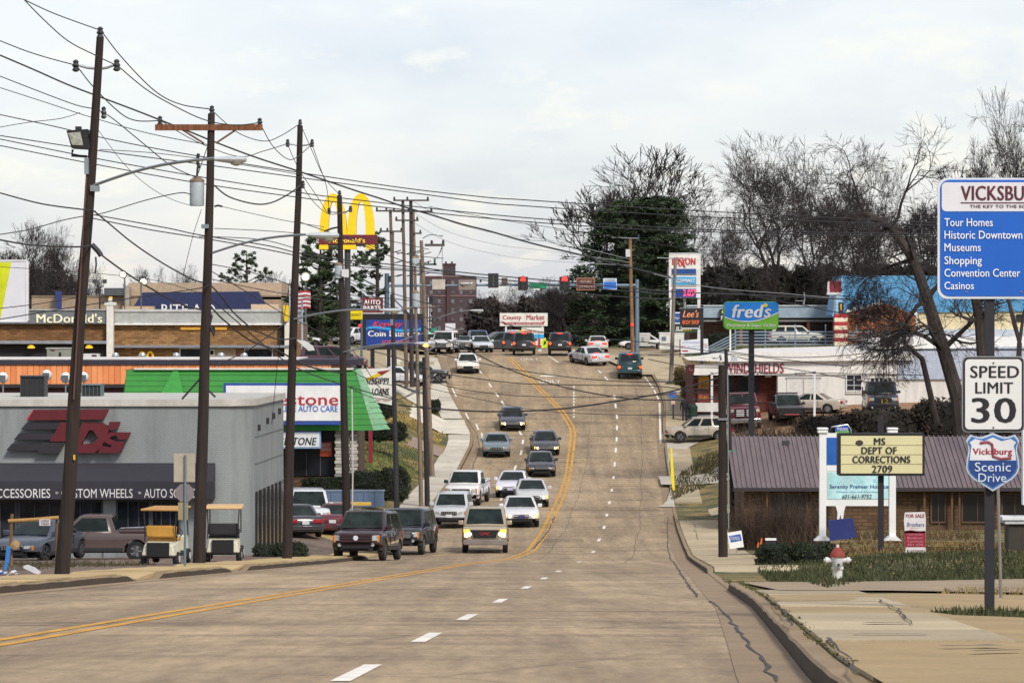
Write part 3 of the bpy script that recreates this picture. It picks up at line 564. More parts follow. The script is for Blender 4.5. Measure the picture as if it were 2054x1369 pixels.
# --- low blue wall, hedges in front of the shop
f = Fr(680, 1012, 39.5, 'low_wall', 'low blue-grey block wall in front of the green-roofed shop', 'wall')
f.box('wall_face', 560, 770, 984, 1016, 0, .3, M('#5d708c', .85, kind='painted_block')); f.box('wall_cap', 560, 772, 982, 984.5, -.04, .34, M('#79879a', .8))
for i in range(9): f.box('plank_joint', 575+i*22, 576+i*22, 986, 1015, -.012, .0, M('#3e4a60'))
f = Fr(640, 1020, 41, 'parking_stop', 'yellow painted concrete kerb stop below the blue wall', 'kerb stop'); f.box('stop', 600, 745, 1006, 1013, -.3, -.1, M('#c5a24c', .8), bevel=.03)
# --- orange panelled building with roof equipment
f = Fr(330, 860, 33, 'orange_building', 'long low building with an orange panelled fascia and dark roof edge', 'building')
OR = [M('#dd8a57', .6, var=.1), M('#e39460', .6, var=.1), M('#d68250', .6, var=.1)]
f.box('wall', -120, 700, 772, 880, .25, 9, M('#4b3030', .9)); f.box('fascia_back', -120, 700, 724, 772, .06, .25, M('#5b3a2a'))
x = -118
while x < 598: f.box('siding_panel', x, x+10.9, 731.5, 770, 0, .06, OR[random.randrange(3)]); x += 11.6
while x < 664: f.box('siding_panel', x, x+10.9, 729, 742, 0, .06, M('#dba080', .6)); x += 11.6
f.box('roof_edge', -120, 716, 721, 731, -.1, 9, M('#343240', .8)); f.box('roof', -118, 600, 718.5, 721, .1, 9, M('#cfccca', .9))
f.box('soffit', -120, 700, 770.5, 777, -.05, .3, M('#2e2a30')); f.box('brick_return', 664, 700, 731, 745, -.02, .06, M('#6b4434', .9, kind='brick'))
g = Fr(120, 723, 31, 'roof_cabinet', 'grey sheet metal ventilation cabinet on the orange building roof', 'roof unit')
g.box('cabinet', 94, 146, 699, 724, 0, 1.4, M('#8b8d84', .6)); g.box('cabinet_lid', 92, 148, 697, 699.5, -.05, 1.45, M('#a6a8a0')); g.box('vent_grille', 118, 123, 706, 715, -.03, 0, DARK); g.box('name_plate', 101, 110, 701, 703.5, -.03, 0, M('#6b3038'))
g = Fr(182, 723, 31, 'roof_box', 'white box with a dark opening on the orange building roof', 'roof unit')
g.box('housing', 167, 198, 709, 724, 0, .8, M('#d3d3d3')); g.box('opening', 184, 194, 711, 719, -.02, 0, M('#4b3a36'))
for i, (x, lab) in enumerate(((231, 'round roof vent left of the small yellow arches'), (285, 'round roof vent in front of the small yellow arches'), (353, 'round roof vent left of the framed window'), (443, 'round roof vent on the orange building right of the second pole'), (489, 'round roof vent in front of the right wide window'))):
    g = Fr(x, 721, 31, 'roof_vent', lab, 'roof vent', 'turbine vents on the orange roof'); MB().lathe([(.05, .46), (.18, .42), (.24, .28), (.24, .2), (.16, .08)][::-1], (0, .2, 0), 12).build('vent_ball', M('#b9bdc0', .3, .6), g.o); MB().lathe([(.13, -.1), (.13, .1)], (0, .2, 0), 10).build('vent_neck', M('#4f5256'), g.o)
# --- fast food restaurant
f = Fr(300, 735, 26, 'restaurant', 'brown brick restaurant with grey parapet, white piers and raised cream lettering', 'restaurant')
MB().box(f.X(-200), f.X(212), 0, 14, -1, f.Z(648)).build('wall', M('#7b5838', .9, kind='brick', var=.3), f.o)
MB().box(f.X(212), f.X(595), .6, 14, -1, f.Z(650)).build('wall', M('#93704a', .9, kind='brick', var=.35), f.o)
p = f.box('parapet', -200, 216, 622, 649, -.5, 14, M('#6d7176', .6)); f.box('parapet_cap', -200, 218, 619.5, 622.5, -.6, 14, M('#9fa2a4', .5))
p = f.box('parapet', 229, 585, 624, 649, .2, 14, M('#a9acab', .6)); f.box('parapet_cap', 229, 588, 620, 625, .1, 14, M('#b9bbbc', .5)); f.box('parapet_sill', 229, 582, 648, 651.5, .1, .6, M('#e2e2e2'))
f.text('McDonald\'s', 75, 207, 629, 647, -.56, M('#eae4c6', .5, emis=.15), name='lettering', bold=.04, depth=.1)
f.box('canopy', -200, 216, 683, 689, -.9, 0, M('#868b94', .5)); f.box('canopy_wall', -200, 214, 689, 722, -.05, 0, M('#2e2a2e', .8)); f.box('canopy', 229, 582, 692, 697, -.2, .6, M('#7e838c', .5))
c = f.box('pier', 216, 229, 611, 740, -.75, 0, M('#dad8d2', .7)); f.box('pier_cap', 212, 234, 606, 612, -.8, .05, M('#d0d4d0'), c); f.box('pier_finial', 219, 226, 598, 606, -.5, -.2, M('#d8d4c8'), c)
MB().lathe([(.02, 0), (.14, .04), (.17, .12), (.10, .2)], (f.X(223), -.35, f.Z(600)), 10).build('pier_lamp', M('#d9b62c', .4), c)
c = f.box('pier', 571, 582, 652, 740, -.1, .6, M('#d6d2c8', .7)); f.poly('pier_lantern', [(569, 612), (579, 612), (580, 636), (575, 648), (569, 640)], -.3, .3, M('#e0bd22', .5), c); f.box('dark_window_bay', 556, 571, 652, 720, .5, .6, M('#33261f'))
for x0, x1 in ((361, 401), (401, 455)): f.box('wall_light', x0, x1-1, 656, 661, .45, .6, M('#d8a23c', .5, emis=.5))
for x in (65, 181): MB().lathe([(.30, 0), (.28, .12), (.18, .22), (.02, .26)], (f.X(x), -.7, f.Z(698)), 14).build('dome_lamp', M('#e0a81e', .4, emis=.6), f.o)
window(f, 360, 402, 699, 718, .56, mx=1); window(f, 490, 545, 699, 722, .56, mx=1); f.box('service_door', 420, 472, 698, 722, .5, .6, M('#a6947c'))
window(f, 420, 428, 702, 712, .45, mx=1)
def arches(f, x0, x1, y0, y1, d0, d1, mat, name, w, parent=None):
    mb = MB(); cx = (x0+x1)/2; hw = (x1-x0)/4
    for c in (x0+hw, x1-hw):
        out = []; inn = []
        for t in np.linspace(0, 1, 19):
            a = pi*t; ca = cos(a); sa = sin(a)**.62
            out.append((c-hw*ca*(1.0), y1-(y1-y0)*sa)); inn.append((c-(hw-w)*ca, y1-(y1-y0-w*.9)*sa if t not in (0, 1) else y1))
        V = []; n = len(out)
        for yy in (d0, d1): V += [(f.X(a), yy, f.Z(b)) for a, b in out]+[(f.X(a), yy, f.Z(b)) for a, b in inn]
        F = []
        for i in range(n-1):
            F += [(i, i+1, n+i+1, n+i), (2*n+i+1, 2*n+i, 3*n+i, 3*n+i+1), (i+1, i, 2*n+i, 2*n+i+1), (n+i, n+i+1, 3*n+i+1, 3*n+i)]
        F += [(0, n, 3*n, 2*n), (n-1, 3*n-1, 4*n-1, 2*n-1)]
        mb.add(V, F)
    return mb.build(name, mat, parent or f.o)
YM = M('#f2cb18', .45, var=.08)
arches(f, 276, 308, 704, 724, .4, .55, M('#e8b81a', .4, emis=.2), 'arch_emblem', 4)
# --- tan flat building behind it with the dark blue canopy
f = Fr(380, 690, 20, 'pharmacy_building', 'tan flat roofed pharmacy building with a dark navy canopy and white lettering', 'building')
f.box('wall', 55, 560, 594, 692, 3, 20, M('#a08c78', .9)); f.box('wall', 250, 560, 566, 596, 3.5, 16, M('#b09c86', .9)); f.box('pillar', 248, 256, 575, 622, 1.5, 3.2, M('#9c9488'))
f.poly('canopy', [(266, 614), (284, 586), (515, 584), (540, 630), (266, 630)], 1, 3, M('#262f58', .7, var=.2)); f.text('RITE AID', 322, 430, 610, 630, .9, M('#dcdce2', .5), bold=.02)
f.box('annex_roof', 204, 250, 577, 592, 2, 12, M('#4d5258')); f.box('blue_post', 107, 117, 583, 630, 1.5, 2.6, M('#2c3b74')); f.box('parapet', 55, 560, 592, 595, 2.9, 20, M('#7d6f60'))
f.box('roof_shed', 248, 310, 614, 626, -1.0, .6, M('#bda88c')); f.box('roof_shed', 505, 560, 610, 626, -1, .6, M('#cbb59c'))
f.poly('mansard', [(318, 566), (420, 566), (470, 574), (560, 596), (560, 600), (300, 600)], 3.0, 3.4, M('#a99680'))
# --- purple-brown metal roofed brick building
f = Fr(1700, 1062, 42, 'metal_roofed_office', 'low brick office with a faded mauve standing seam metal roof', 'building')
MB().box(f.X(1493), f.X(2300), 0, 11, -1, f.Z(978)).build('wall', M('#5f4a37', .9, kind='brick', var=.2), f.o)
MR = [M('#6a5e60', .5, kind='metal_roof', var=.1), M('#6f6265', .5, kind='metal_roof', var=.12)]
x = 1470; i = 0
while x < 2290:       # each panel a sheet with an upstanding seam
    sh = 8.0; a, b = f.X(x), f.X(x+9.6); a2, b2 = f.X(x+sh*.2), f.X(x+9.6+sh*.2); y0, y1 = -.7, 5.6; z0, z1 = f.Z(977), f.Z(893.5)+.25; sw = .035
    MB().add([(a, y0, z0), (b-.02, y0, z0), (b2-.02, y1, z1), (a2, y1, z1)], [(0, 1, 2, 3)]).add([(b-.05, y0, z0+.07), (b, y0, z0+.07), (b2, y1, z1+.07), (b2-.05, y1, z1+.07), (b-.05, y0, z0), (b2-.05, y1, z1), (b, y0, z0), (b2, y1, z1)], [(0, 1, 2, 3), (4, 0, 3, 5), (1, 6, 7, 2), (4, 6, 1, 0)]).build('roof_panel', MR[i % 2], f.o, smooth=False); x += 9.8; i += 1
MB().add([(f.X(1470), 5.6, f.Z(893.5)+.2), (f.X(2290), 5.6, f.Z(893.5)+.2), (f.X(2290), 11.6, f.Z(970)), (f.X(1470), 11.6, f.Z(970))], [(0, 1, 2, 3)]).build('roof_back', MR[0], f.o, smooth=False)
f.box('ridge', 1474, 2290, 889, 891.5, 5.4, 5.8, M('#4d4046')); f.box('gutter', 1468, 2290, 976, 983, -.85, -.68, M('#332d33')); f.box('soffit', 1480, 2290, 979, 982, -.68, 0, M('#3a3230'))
for a, b in ((1545, 1618), (1868, 1895), (1930, 1990), (2010, 2060)): window(f, a, b, 990, 1046, -.07, frame=M('#5a4637'), mx=2, my=1, glass=M('#1c1b1b', .3))
for x in (1535, 1640, 1668, 1850, 1905, 1920, 2000): f.box('porch_post', x, x+4, 983, 1070, -.5, -.38, M('#5d4632'))
g = f.box('roof_vent', 1586, 1599, 890, 902, 4.4, 4.8, M('#3b3a3c'))
# --- white windscreen shop
f = Fr(1600, 828, 28, 'windscreen_shop', 'long white painted single storey shop with large dark red lettering', 'shop')
WP2 = M('#d8d6d2', .8, kind='painted_block', var=.1)
MB().box(f.X(1560), f.X(2250), 0, 12, -.9, f.Z(742)).build('wall', WP2, f.o); MB().box(f.X(1392), f.X(1560), 1.4, 12, -.9, f.Z(738)).build('wall', M('#5d3029', .9, kind='brick'), f.o)
f.poly('fascia', [(1394, 731), (1452, 727), (1460, 724), (1800, 722), (1800, 751), (1392, 752)], -.12, 1.5, M('#dcdad7', .75, var=.12)); 
f.poly('roof_edge', [(1370, 716), (1430, 712), (1480, 706), (1830, 706), (1830, 722), (1460, 725), (1380, 722)], -.5, 1.6, M('#dedcd8', .7, var=.15))
MB().add([(f.X(1376), -.45, f.Z(717)), (f.X(1840), -.45, f.Z(707)), (f.X(1860), 14, f.Z(694)), (f.X(1520), 14, f.Z(702))], [(0, 1, 2, 3)]).build('roof', M('#d2d0cc', .8), f.o, smooth=False)
f.poly('upper_wall', [(1800, 700), (2250, 690), (2250, 760), (1800, 760)], -.2, 0, M('#aab4c6', .8, var=.15)); f.box('upper_roof', 1760, 2250, 676, 700, 4, 12, M('#e0dedc', .7, var=.15)); f.box('roof_vent_box', 1773, 1800, 676, 696, 1.5, 2.6, M('#3a3438')); f.box('dark_stripe', 1800, 2250, 699, 702, -.24, -.2, M('#3d3d46'))
f.text('WINDSHIELDS', 1452, 1572, 728, 748, -.16, M('#8f2438', .6), bold=.03); f.text('AUTO GLASS & PAINT', 1462, 1550, 746.5, 750.5, -.16, DARK, bold=.02); f.text('SHOP', 1594, 1617, 746.5, 751, -.16, DARK, bold=.02)
s1 = f.box('red_sign', 1380, 1394, 731, 748, .6, .7, M('#a3303c')); f.text('G', 1383, 1390, 735, 744, .56, WHT, s1)
window(f, 1698, 1728, 751, 783, -.06, mx=2, my=3, glass=M('#2c2e36', .2)); f.box('window_sill', 1696, 1730, 786, 789, -.12, 0, M('#cfcdc9'))
f.box('garage_door', 1578, 1645, 759, 800, -.05, 0, M('#cbcac6', .7)); f.box('door_frame', 1576, 1647, 756.5, 759, -.07, 0, M('#8a8a88'))
for x in (1611,): f.box('door_joint', x, x+1, 760, 800, -.065, -.05, M('#77787a'))
s1 = f.box('poster_window', 1400, 1426, 752, 808, 1.2, 1.4, M('#4a2c26', .4)); f.box('poster', 1403, 1424, 754, 780, 1.16, 1.2, M('#b58422', .6), s1); f.box('poster', 1402, 1424, 790, 806, 1.16, 1.2, M('#7e2a2c', .6), s1)
f.text('OPEN', 1405, 1423, 770, 778, 1.13, M('#5a2a20'), s1); f.text('GLASS', 1404, 1423, 793, 803, 1.13, M('#c89432'), s1); f.tube('poster_ring', [(1405+9*cos(a)+8, 762-7*sin(a), 1.14) for a in np.linspace(0, pi, 9)], .035, M('#e2b428'), s1)
f.box('planter_wall', 1397, 1444, 808, 826, .9, 1.6, M('#cdccc8', .8)); 
for x0, x1 in ((1455, 1474), (1480, 1522)): f.box('shop_window', x0, x1, 753, 790, 1.3, 1.4, WGLASS)
f.box('white_notice', 1494, 1502, 752, 755, 1.25, 1.3, WHT); f.box('white_notice', 1538, 1550, 752, 757, 1.25, 1.3, WHT); f.box('cream_plate', 1378, 1396, 722, 731, .3, .6, M('#d5c6b2'))
for x, nm in ((1428, 'left'), (1634, 'right')):
    g = Fr(x, 834 if x < 1500 else 825, 29.5, 'white_post', 'white canopy post '+('beside the yellow poster window' if x < 1500 else 'in front of the parked beige saloon'), 'post', 'white posts in front of the white shop'); top = 748 if x < 1500 else 746
    g.box('shaft', x-2.2, x+2.2, top, (838 if x > 1500 else 839), 0, .15, M('#d2d4d6')); g.box('cap', x-3, x+3, top-2, top, -.03, .18, M('#8d8f92'))
# --- strip of shops behind, with blue-grey fascia
f = Fr(1550, 694, 23, 'shop_row', 'row of dark fronted shops under a pale blue fascia behind the green bank', 'building')
f.box('wall', 1385, 1720, 636, 700, 1.5, 12, M('#5d4840', .9, kind='brick')); f.box('fascia', 1378, 1690, 614, 637, -1.2, 2, M('#8ea0b0', .6, var=.15)); f.box('fascia_cap', 1376, 1692, 611.5, 614.5, -1.3, 2, M('#a9b3ba'))
f.box('shadow_gap', 1410, 1690, 637, 641, -.9, 1.5, M('#2a2a2e')); f.box('beam', 1410, 1690, 641, 645, -1.1, 1.5, M('#707070'))  # first box is a dark strip painting the shade under the fascia
for x in (1482, 1617, 1668): f.box('column', x, x+6, 645, 692, -1.0, -.6, M('#8a5c48', .9, kind='brick'))
for a, b in ((1558, 1612), (1626, 1664), (1500, 1545)): window(f, a, b, 646, 686, 1.4, frame=M('#5a5a5e'), mx=3, glass=M('#26262c', .2))
s1 = f.box('projecting_sign', 1442, 1462, 620, 644, -1.6, -1.25, M('#24252a')); f.text('C', 1445, 1456, 622, 629, -1.63, M('#dcd83a'), s1, bold=.03); f.text('FAX', 1444, 1460, 633, 641, -1.63, WHT, s1, bold=.03)
f.tube('roof_pipe', [(1612, 614, 0), (1614, 600, 0), (1613, 586, 0)], .05, GREY); f.tube('roof_rail', [(1595, 612, 0), (1595, 603, 0), (1611, 603, 0), (1611, 612, 0)], .03, GREY)
# --- blue roofed building
f = Fr(1800, 690, 24, 'blue_roofed_building', 'building with a large light blue metal roof, cream walls and a brick gabled front', 'building')
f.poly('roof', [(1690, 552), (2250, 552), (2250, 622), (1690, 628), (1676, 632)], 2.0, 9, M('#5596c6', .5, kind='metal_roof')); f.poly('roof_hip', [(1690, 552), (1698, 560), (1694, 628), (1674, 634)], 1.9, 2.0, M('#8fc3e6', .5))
f.box('wall', 1838, 2250, 622, 660, 2.2, 9, M('#d6c9a4', .8)); f.box('lower_wall', 1840, 2250, 660, 694, 1.6, 9, M('#c3cbda', .8)); f.box('dark_panel', 2046, 2060, 630, 645, 2.1, 2.2, DARK)
f.poly('brick_front', [(1700, 625), (1770, 606), (1790, 612), (1838, 632), (1838, 694), (1700, 694)], .4, 2.1, M('#9c6244', .9, kind='brick', scale=2.2, var=.4)); f.poly('barge_board', [(1698, 627), (1698, 621), (1768, 604), (1776, 607), (1768, 611)], .3, .5, M('#dcdcde'))
f.box('gutter_box', 1836, 1842, 624, 694, .6, 1.6, WHT)
# --- red and white striped pole sign
f = Fr(1687, 694, 24.6, 'striped_pillar', 'square pillar painted in red and cream stripes beside the brick gable', 'pillar')
for i in range(8): f.box('band', 1674.5, 1700, 629+i*8, 629+i*8+8, 0, 1.0, M('#a8323a' if i % 2 == 0 else '#e0d3bd', .7))
f.box('lamp_box', 1683, 1693, 606, 629, .3, .6, M('#33302e')); f.box('lamp_glass', 1686, 1689, 609, 622, .25, .3, M('#d6a72a', .4))
f = Fr(1673, 640, 24, 'red_banner_sign', 'small dark red and white box sign standing left of the blue roof', 'sign'); f.box('sign_face', 1664, 1688, 563, 586, 0, .3, M('#7d2833')); f.box('sign_side', 1660, 1664, 564, 588, 0, .3, M('#d9c9c8')); f.box('sign_base', 1659, 1688, 586, 591, -.02, .35, M('#c9ccd0')); f.box('post', 1673, 1677, 591, 700, .1, .2, GREY)
# --- far brick tower block
f = Fr(911, 700, 13.5, 'brick_tower_block', 'tall dark red brick block with a square roof turret beyond the crossing', 'building')
BRK = M('#4f4145', .9, var=.2); f.box('wall', 846, 954, 553, 720, 0, 14, BRK); f.box('turret', 888, 913, 530, 553, 1, 3.2, M('#4a3d41', .9)); f.box('turret_cap', 887, 914, 528, 531, .9, 3.3, M('#473239'))
for x in (892, 904): f.box('chimney', x, x+4, 524, 528, 1.4, 1.8, M('#3d2e34'))
for y in (553, 592): f.box('stone_band', 845, 955, y, y+2, -.1, 0, M('#84686a'))
for r, y in enumerate((563, 582, 600, 618, 636, 654)):
    for x in (862, 878, 905, 922, 941): 
        w = f.box('window', x, x+6, y, y+8, -.06, 0, M('#6c6f76' if (x+r) % 3 else '#4d4a52', .3)); f.box('frame', x, x+6, y+3.6, y+4.4, -.1, -.06, M('#8f8f94'), w)
f.box('stair_bay', 896, 902, 560, 700, -.35, 0, M('#4b343a'))
# --- low white far units behind the junction
f = Fr(1170, 700, 18, 'white_kiosks', 'small white kiosks and notice boards under the dark trees beyond the junction', 'kiosk')
for x0, x1, y0, y1, c in ((1134, 1146, 664, 688, '#9a9ca0'), (1148, 1160, 677, 690, '#3c4a8a'), (1160, 1186, 676, 682, '#c8c4be'), (1150, 1155, 677, 682, '#d0ccc4'), (1163, 1166, 684, 692, '#b8b8be')): f.box('board', x0, x1, y0, y1, random.random(), 2, M(c, .7))
f.box('kiosk_body', 1186, 1240, 684, 700, 1, 3, M('#3a3634'))
# --- edge building at the right picture edge
f = Fr(2056, 1110, 72, 'louvred_gable', 'edge of a white sided house with a grey louvred gable at the right picture edge', 'house')
f.box('gable', 2062, 2200, 668, 716, .2, .6, M('#4d5358', .6)); f.box('wall', 2066, 2260, 716, 1010, .3, .7, M('#c4c8cc', .7)); f.box('corner_board', 2052, 2057, 716, 1012, 0, .3, WHT)
for i in range(30): f.box('clapboard', 2057, 2250, 718+i*9.7, 718+i*9.7+8.8, .1, .2, M('#cfd3d6', .6))
g = Fr(2030, 1110, 72, 'white_ledge_box', 'dark box with a white moulded ledge beside the shield sign', 'cabinet'); g.box('ledge', 2010, 2120, 1036, 1042, -.1, .9, M('#d5d8dc')); g.box('ledge_lower', 2016, 2120, 1042, 1050, -.05, .9, M('#b9bec4')); g.box('body', 2024, 2120, 1050, 1125, .05, .9, M('#3a3430'))
# ------------------------------------------------------------------ vehicles
_share = {}
def shared(key, fn):
    if key not in _share: _share[key] = fn()
    return _share[key]
def child(name, me, parent, loc=(0, 0, 0), rz=0):
    o = bpy.data.objects.new(name, me); COL.objects.link(o); o.parent = parent; o.location = loc; o.rotation_euler = (0, 0, rz); return o
def mesh_of(mb, name, mats):
    o = mb.build(name, mats); me = o.data; bpy.data.objects.remove(o); return me
RIM = M('#9a9da0', .35, .7); RIMD = M('#3c3d40', .4, .5); CHROME = M('#b8bcc0', .2, .9); PLATE = M('#c9ccd2', .5)
HEAD = M('#9aa1a4', .15); HLIT = M('#fff0cc', .3, emis=3); ALIT = M('#ffb43c', .3, emis=2.0); AMB = M('#c87a2c', .3); TAIL = M('#9c1f2c', .3); TLIT = M('#ff3a34', .3, emis=1.3); TAMB = M('#ff5a28', .3, emis=1.6)
def wheel(parent, x, y, r, w=.22, rim=RIM):
    tm = shared(('t', r, w), lambda: mesh_of(MB().lathe([(r*.62, -w/2), (r*.93, -w/2), (r, -w/2+.04), (r, w/2-.04), (r*.93, w/2), (r*.62, w/2)], n=18, axis='x'), 'tyre', RUB))
    def rimf():
        m = MB(); m.lathe([(r*.6, -.03), (r*.62, .02), (r*.60, .03)], n=18, axis='x')
        for k in range(5):
            a = 2*pi*k/5; m.add([(.035, cos(a-.18)*r*.12, sin(a-.18)*r*.12), (.035, cos(a-.16)*r*.56, sin(a-.16)*r*.56), (.035, cos(a+.16)*r*.56, sin(a+.16)*r*.56), (.035, cos(a+.18)*r*.12, sin(a+.18)*r*.12)], [(0, 1, 2, 3)])
        return mesh_of(m, 'rim', rim)
    rm = shared(('r', r, rim.name), rimf)
    t = child('wheel', tm, parent, (x, y, r)); t.rotation_euler = (0, 0, 0 if x > 0 else pi); child('rim', rm, t, (w/2-.03, 0, 0)); return t
def place(o, X, Y, yaw, onroad=None):
    e = 1.0; h = lambda a, b: (float(zr(b)) if (on_road(X, Y) if onroad is None else onroad) else Gz(a, b))
    nx = -(h(X+e, Y)-h(X-e, Y))/2; ny = -(h(X, Y+e)-h(X, Y-e))/2; k = 1 if on_road(X, Y) else .12; n = Vector((nx*k, ny*k, 1)).normalized()
    f = Vector((-sin(yaw), cos(yaw), 0)); f = (f-n*f.dot(n)).normalized(); r = f.cross(n)
    m = Matrix((r, f, n)).transposed().to_4x4(); m.translation = Vector((X, Y, h(X, Y)+.01)); o.matrix_world = m
KIND = {  # L, W, H, hood front z, hood rear z, belt, cowl y, roof front, roof rear, glass rear base, deck z, wheel radius, ground clearance
 'sedan': (4.85, 1.83, 1.46, .72, .93, .95, 1.35, 2.15, 1.75, .95, .98, .33, .26),
 'coupe': (5.0, 1.85, 1.36, .78, .92, .93, 1.75, 2.35, 1.75, 1.15, .95, .32, .27),
 'suv':   (5.1, 1.98, 1.92, 1.02, 1.16, 1.2, 1.2, 1.9, .45, .12, 1.2, .40, .42),
 'crossover': (4.6, 1.86, 1.70, .88, 1.05, 1.08, 1.1, 1.85, .75, .18, 1.08, .37, .34),
 'wagon': (4.7, 1.84, 1.68, .92, 1.06, 1.08, 1.2, 1.85, .5, .12, 1.08, .36, .36),
 'van':   (4.9, 1.95, 1.75, .85, 1.05, 1.05, .95, 2.0, .3, .1, 1.05, .34, .22),
 'pickup':(5.6, 1.98, 1.86, 1.02, 1.16, 1.2, 1.35, 2.05, 2.35, 2.1, 1.2, .40, .44),
 'old_pickup':(5.2, 1.86, 1.66, .92, 1.03, 1.05, 1.45, 2.15, 1.95, 1.75, 1.0, .36, .34),
 'truck': (6.6, 2.25, 2.45, 1.45, 1.6, 1.65, 1.7, 2.05, 2.9, 2.85, 1.1, .48, .55),
}
def car(kind, color, label, cat, px, row, yaw=0, name='car', group=None, lights=0, brake=0, grille='bars', bump=None, plate=None, xy=None, chrome=False, rack=False, tint=None, rim=RIM, moved=True, hood_drop=0, grcol=None, roofcol=None):
    L, Wd, H, hf, hr, belt, cowl, rf, rr, gb, deck, wr, clr = KIND[kind]
    paint = M(color, .3, kind='car_paint'); root = thing(name, label, cat, group=group); h2 = L/2; hw = Wd/2
    # --- lower body: side outline with wheel arches, carried across the width in layers
    fa, ra = -h2+.95, h2-1.0
    def arch(cy, r): return [(cy+r*cos(a), wr+r*sin(a)*1.0) for a in np.linspace(0, pi, 9)]
    top = [(-h2+.02, clr+.32), (-h2+.0, hf-.12), (-h2+.14, hf), (-h2+cowl*.5, (hf+hr)/2+.03), (-h2+cowl, hr), (0, belt), (h2-gb, belt if kind not in ('sedan', 'coupe') else deck), (h2-.18, deck if kind in ('sedan', 'coupe') else belt-.02), (h2-.05, deck-.08), (h2, clr+.42), (h2-.03, clr+.05)]
    bot = [(ra+wr+.08, clr)] + arch(ra, wr+.07)[0:] + [(ra-wr-.08, clr), (fa+wr+.08, clr)] + arch(fa, wr+.07) + [(fa-wr-.08, clr+.12), (-h2+.08, clr+.2)]
    prof = [(y, z) for y, z in top] + bot
    n = len(prof); V = []; F = []
    for u, ye, ins in ((1, .40, .06), (.95, .22, .02), (.80, .08, .0), (.45, .02, -.02), (0, 0, -.03), (-.45, .02, -.02), (-.80, .08, 0), (-.95, .22, .02), (-1, .40, .06)):
        for i, (y, z) in enumerate(prof):
            yy = max(-h2+ye, min(h2-ye*.8, y)) if i < len(top) or i == n-1 else y
            tz = max(0, (z-.62)/.6); V.append((u*hw*(1-.055*tz-(.03 if z < clr+.1 else 0)), yy, z-(ins if z > .6 and i < len(top) else 0)))
    for k in range(8):
        for i in range(n): j = (i+1) % n; F.append((k*n+i, k*n+j, (k+1)*n+j, (k+1)*n+i))
    F += [tuple(range(n)), tuple(range(9*n-1, 8*n-1, -1))]
    # --- cabin
    by0, by1, ry0, ry1 = -h2+cowl-.04, h2-gb+.02, -h2+rf, h2-rr; bw = hw-.055; rw = hw-(.26 if kind in ('sedan', 'coupe') else .2); zb = belt-.04
    def ring(y0, y1, w, z, c): return [(-w, y0+c, z), (-w+c*.8, y0, z), (0, y0-.05, z), (w-c*.8, y0, z), (w, y0+c, z), (w, (y0+y1)/2, z), (w, y1-c, z), (w-c*.8, y1, z), (0, y1+.03, z), (-w+c*.8, y1, z), (-w, y1-c, z), (-w, (y0+y1)/2, z)]
    R = [ring(by0, by1, bw, zb, .16), ring(ry0-.02, ry1+.02, rw+.02, H-.07, .14), ring(ry0+.07, ry1-.07, rw-.07, H-.015, .1), ring(ry0+.3, ry1-.3, rw-.35, H, .1)]
    b = len(V); 
    for r in R: V += r
    for k in range(3):
        for i in range(12): j = (i+1) % 12; F.append((b+k*12+i, b+k*12+j, b+(k+1)*12+j, b+(k+1)*12+i))
    F.append(tuple(range(b+36, b+48)))
    mb = MB(); mb.add(V, F); mb.f = [f for f in mb.f]
    bo = mb.build('body', paint, root)
    bm = bmesh.new(); bm.from_mesh(bo.data); bmesh.ops.recalc_face_normals(bm, faces=bm.faces[:]); bm.to_mesh(bo.data); bm.free(); bo.data.set_sharp_from_angle(angle=.85)
    # --- glass laid on the cabin faces
    gl = CGLASS if not tint else tint
    def pane(name, q, inset, o3, par=bo):
        c = sum((Vector(p) for p in q), Vector())/4; nrm = (Vector(q[1])-Vector(q[0])).cross(Vector(q[2])-Vector(q[0])).normalized()
        if nrm.dot(c-Vector((0, (by0+by1)/2, belt))) < 0: nrm = -nrm
        w = [Vector(p)+(c-Vector(p))*inset+nrm*o3 for p in q]; bk = [p-nrm*.03 for p in w]
        m = MB().add(w+bk, [(0, 1, 2, 3), (7, 6, 5, 4), (0, 4, 5, 1), (1, 5, 6, 2), (2, 6, 7, 3), (3, 7, 4, 0)]); g = m.build(name, gl, root, smooth=False)
        bm = bmesh.new(); bm.from_mesh(g.data); bmesh.ops.recalc_face_normals(bm, faces=bm.faces[:]); bm.to_mesh(g.data); bm.free(); return g
    def lerp(a, b, t): return tuple(a[i]+(b[i]-a[i])*t for i in range(3))
    z1 = H-.09; t0 = .06; fr = [(-bw+.1, by0, zb), (bw-.1, by0, zb), (rw-.09, ry0-.02, z1), (-rw+.09, ry0-.02, z1)]; pane('windscreen', [lerp(fr[0], fr[3], t0), lerp(fr[1], fr[2], t0), fr[2], fr[3]], .035, .05)
    re = [(-bw+.1, by1, zb), (bw-.1, by1, zb), (rw-.09, ry1+.02, z1), (-rw+.09, ry1+.02, z1)]; tb = .12 if kind != 'sedan' else .1
    pane('rear_window', [lerp(re[0], re[3], tb), lerp(re[1], re[2], tb), re[2], re[3]], .06, .032)
    nwin = 1 if kind in ('pickup', 'old_pickup', 'truck', 'coupe') else (3 if kind in ('suv', 'van', 'wagon', 'crossover') else 2)
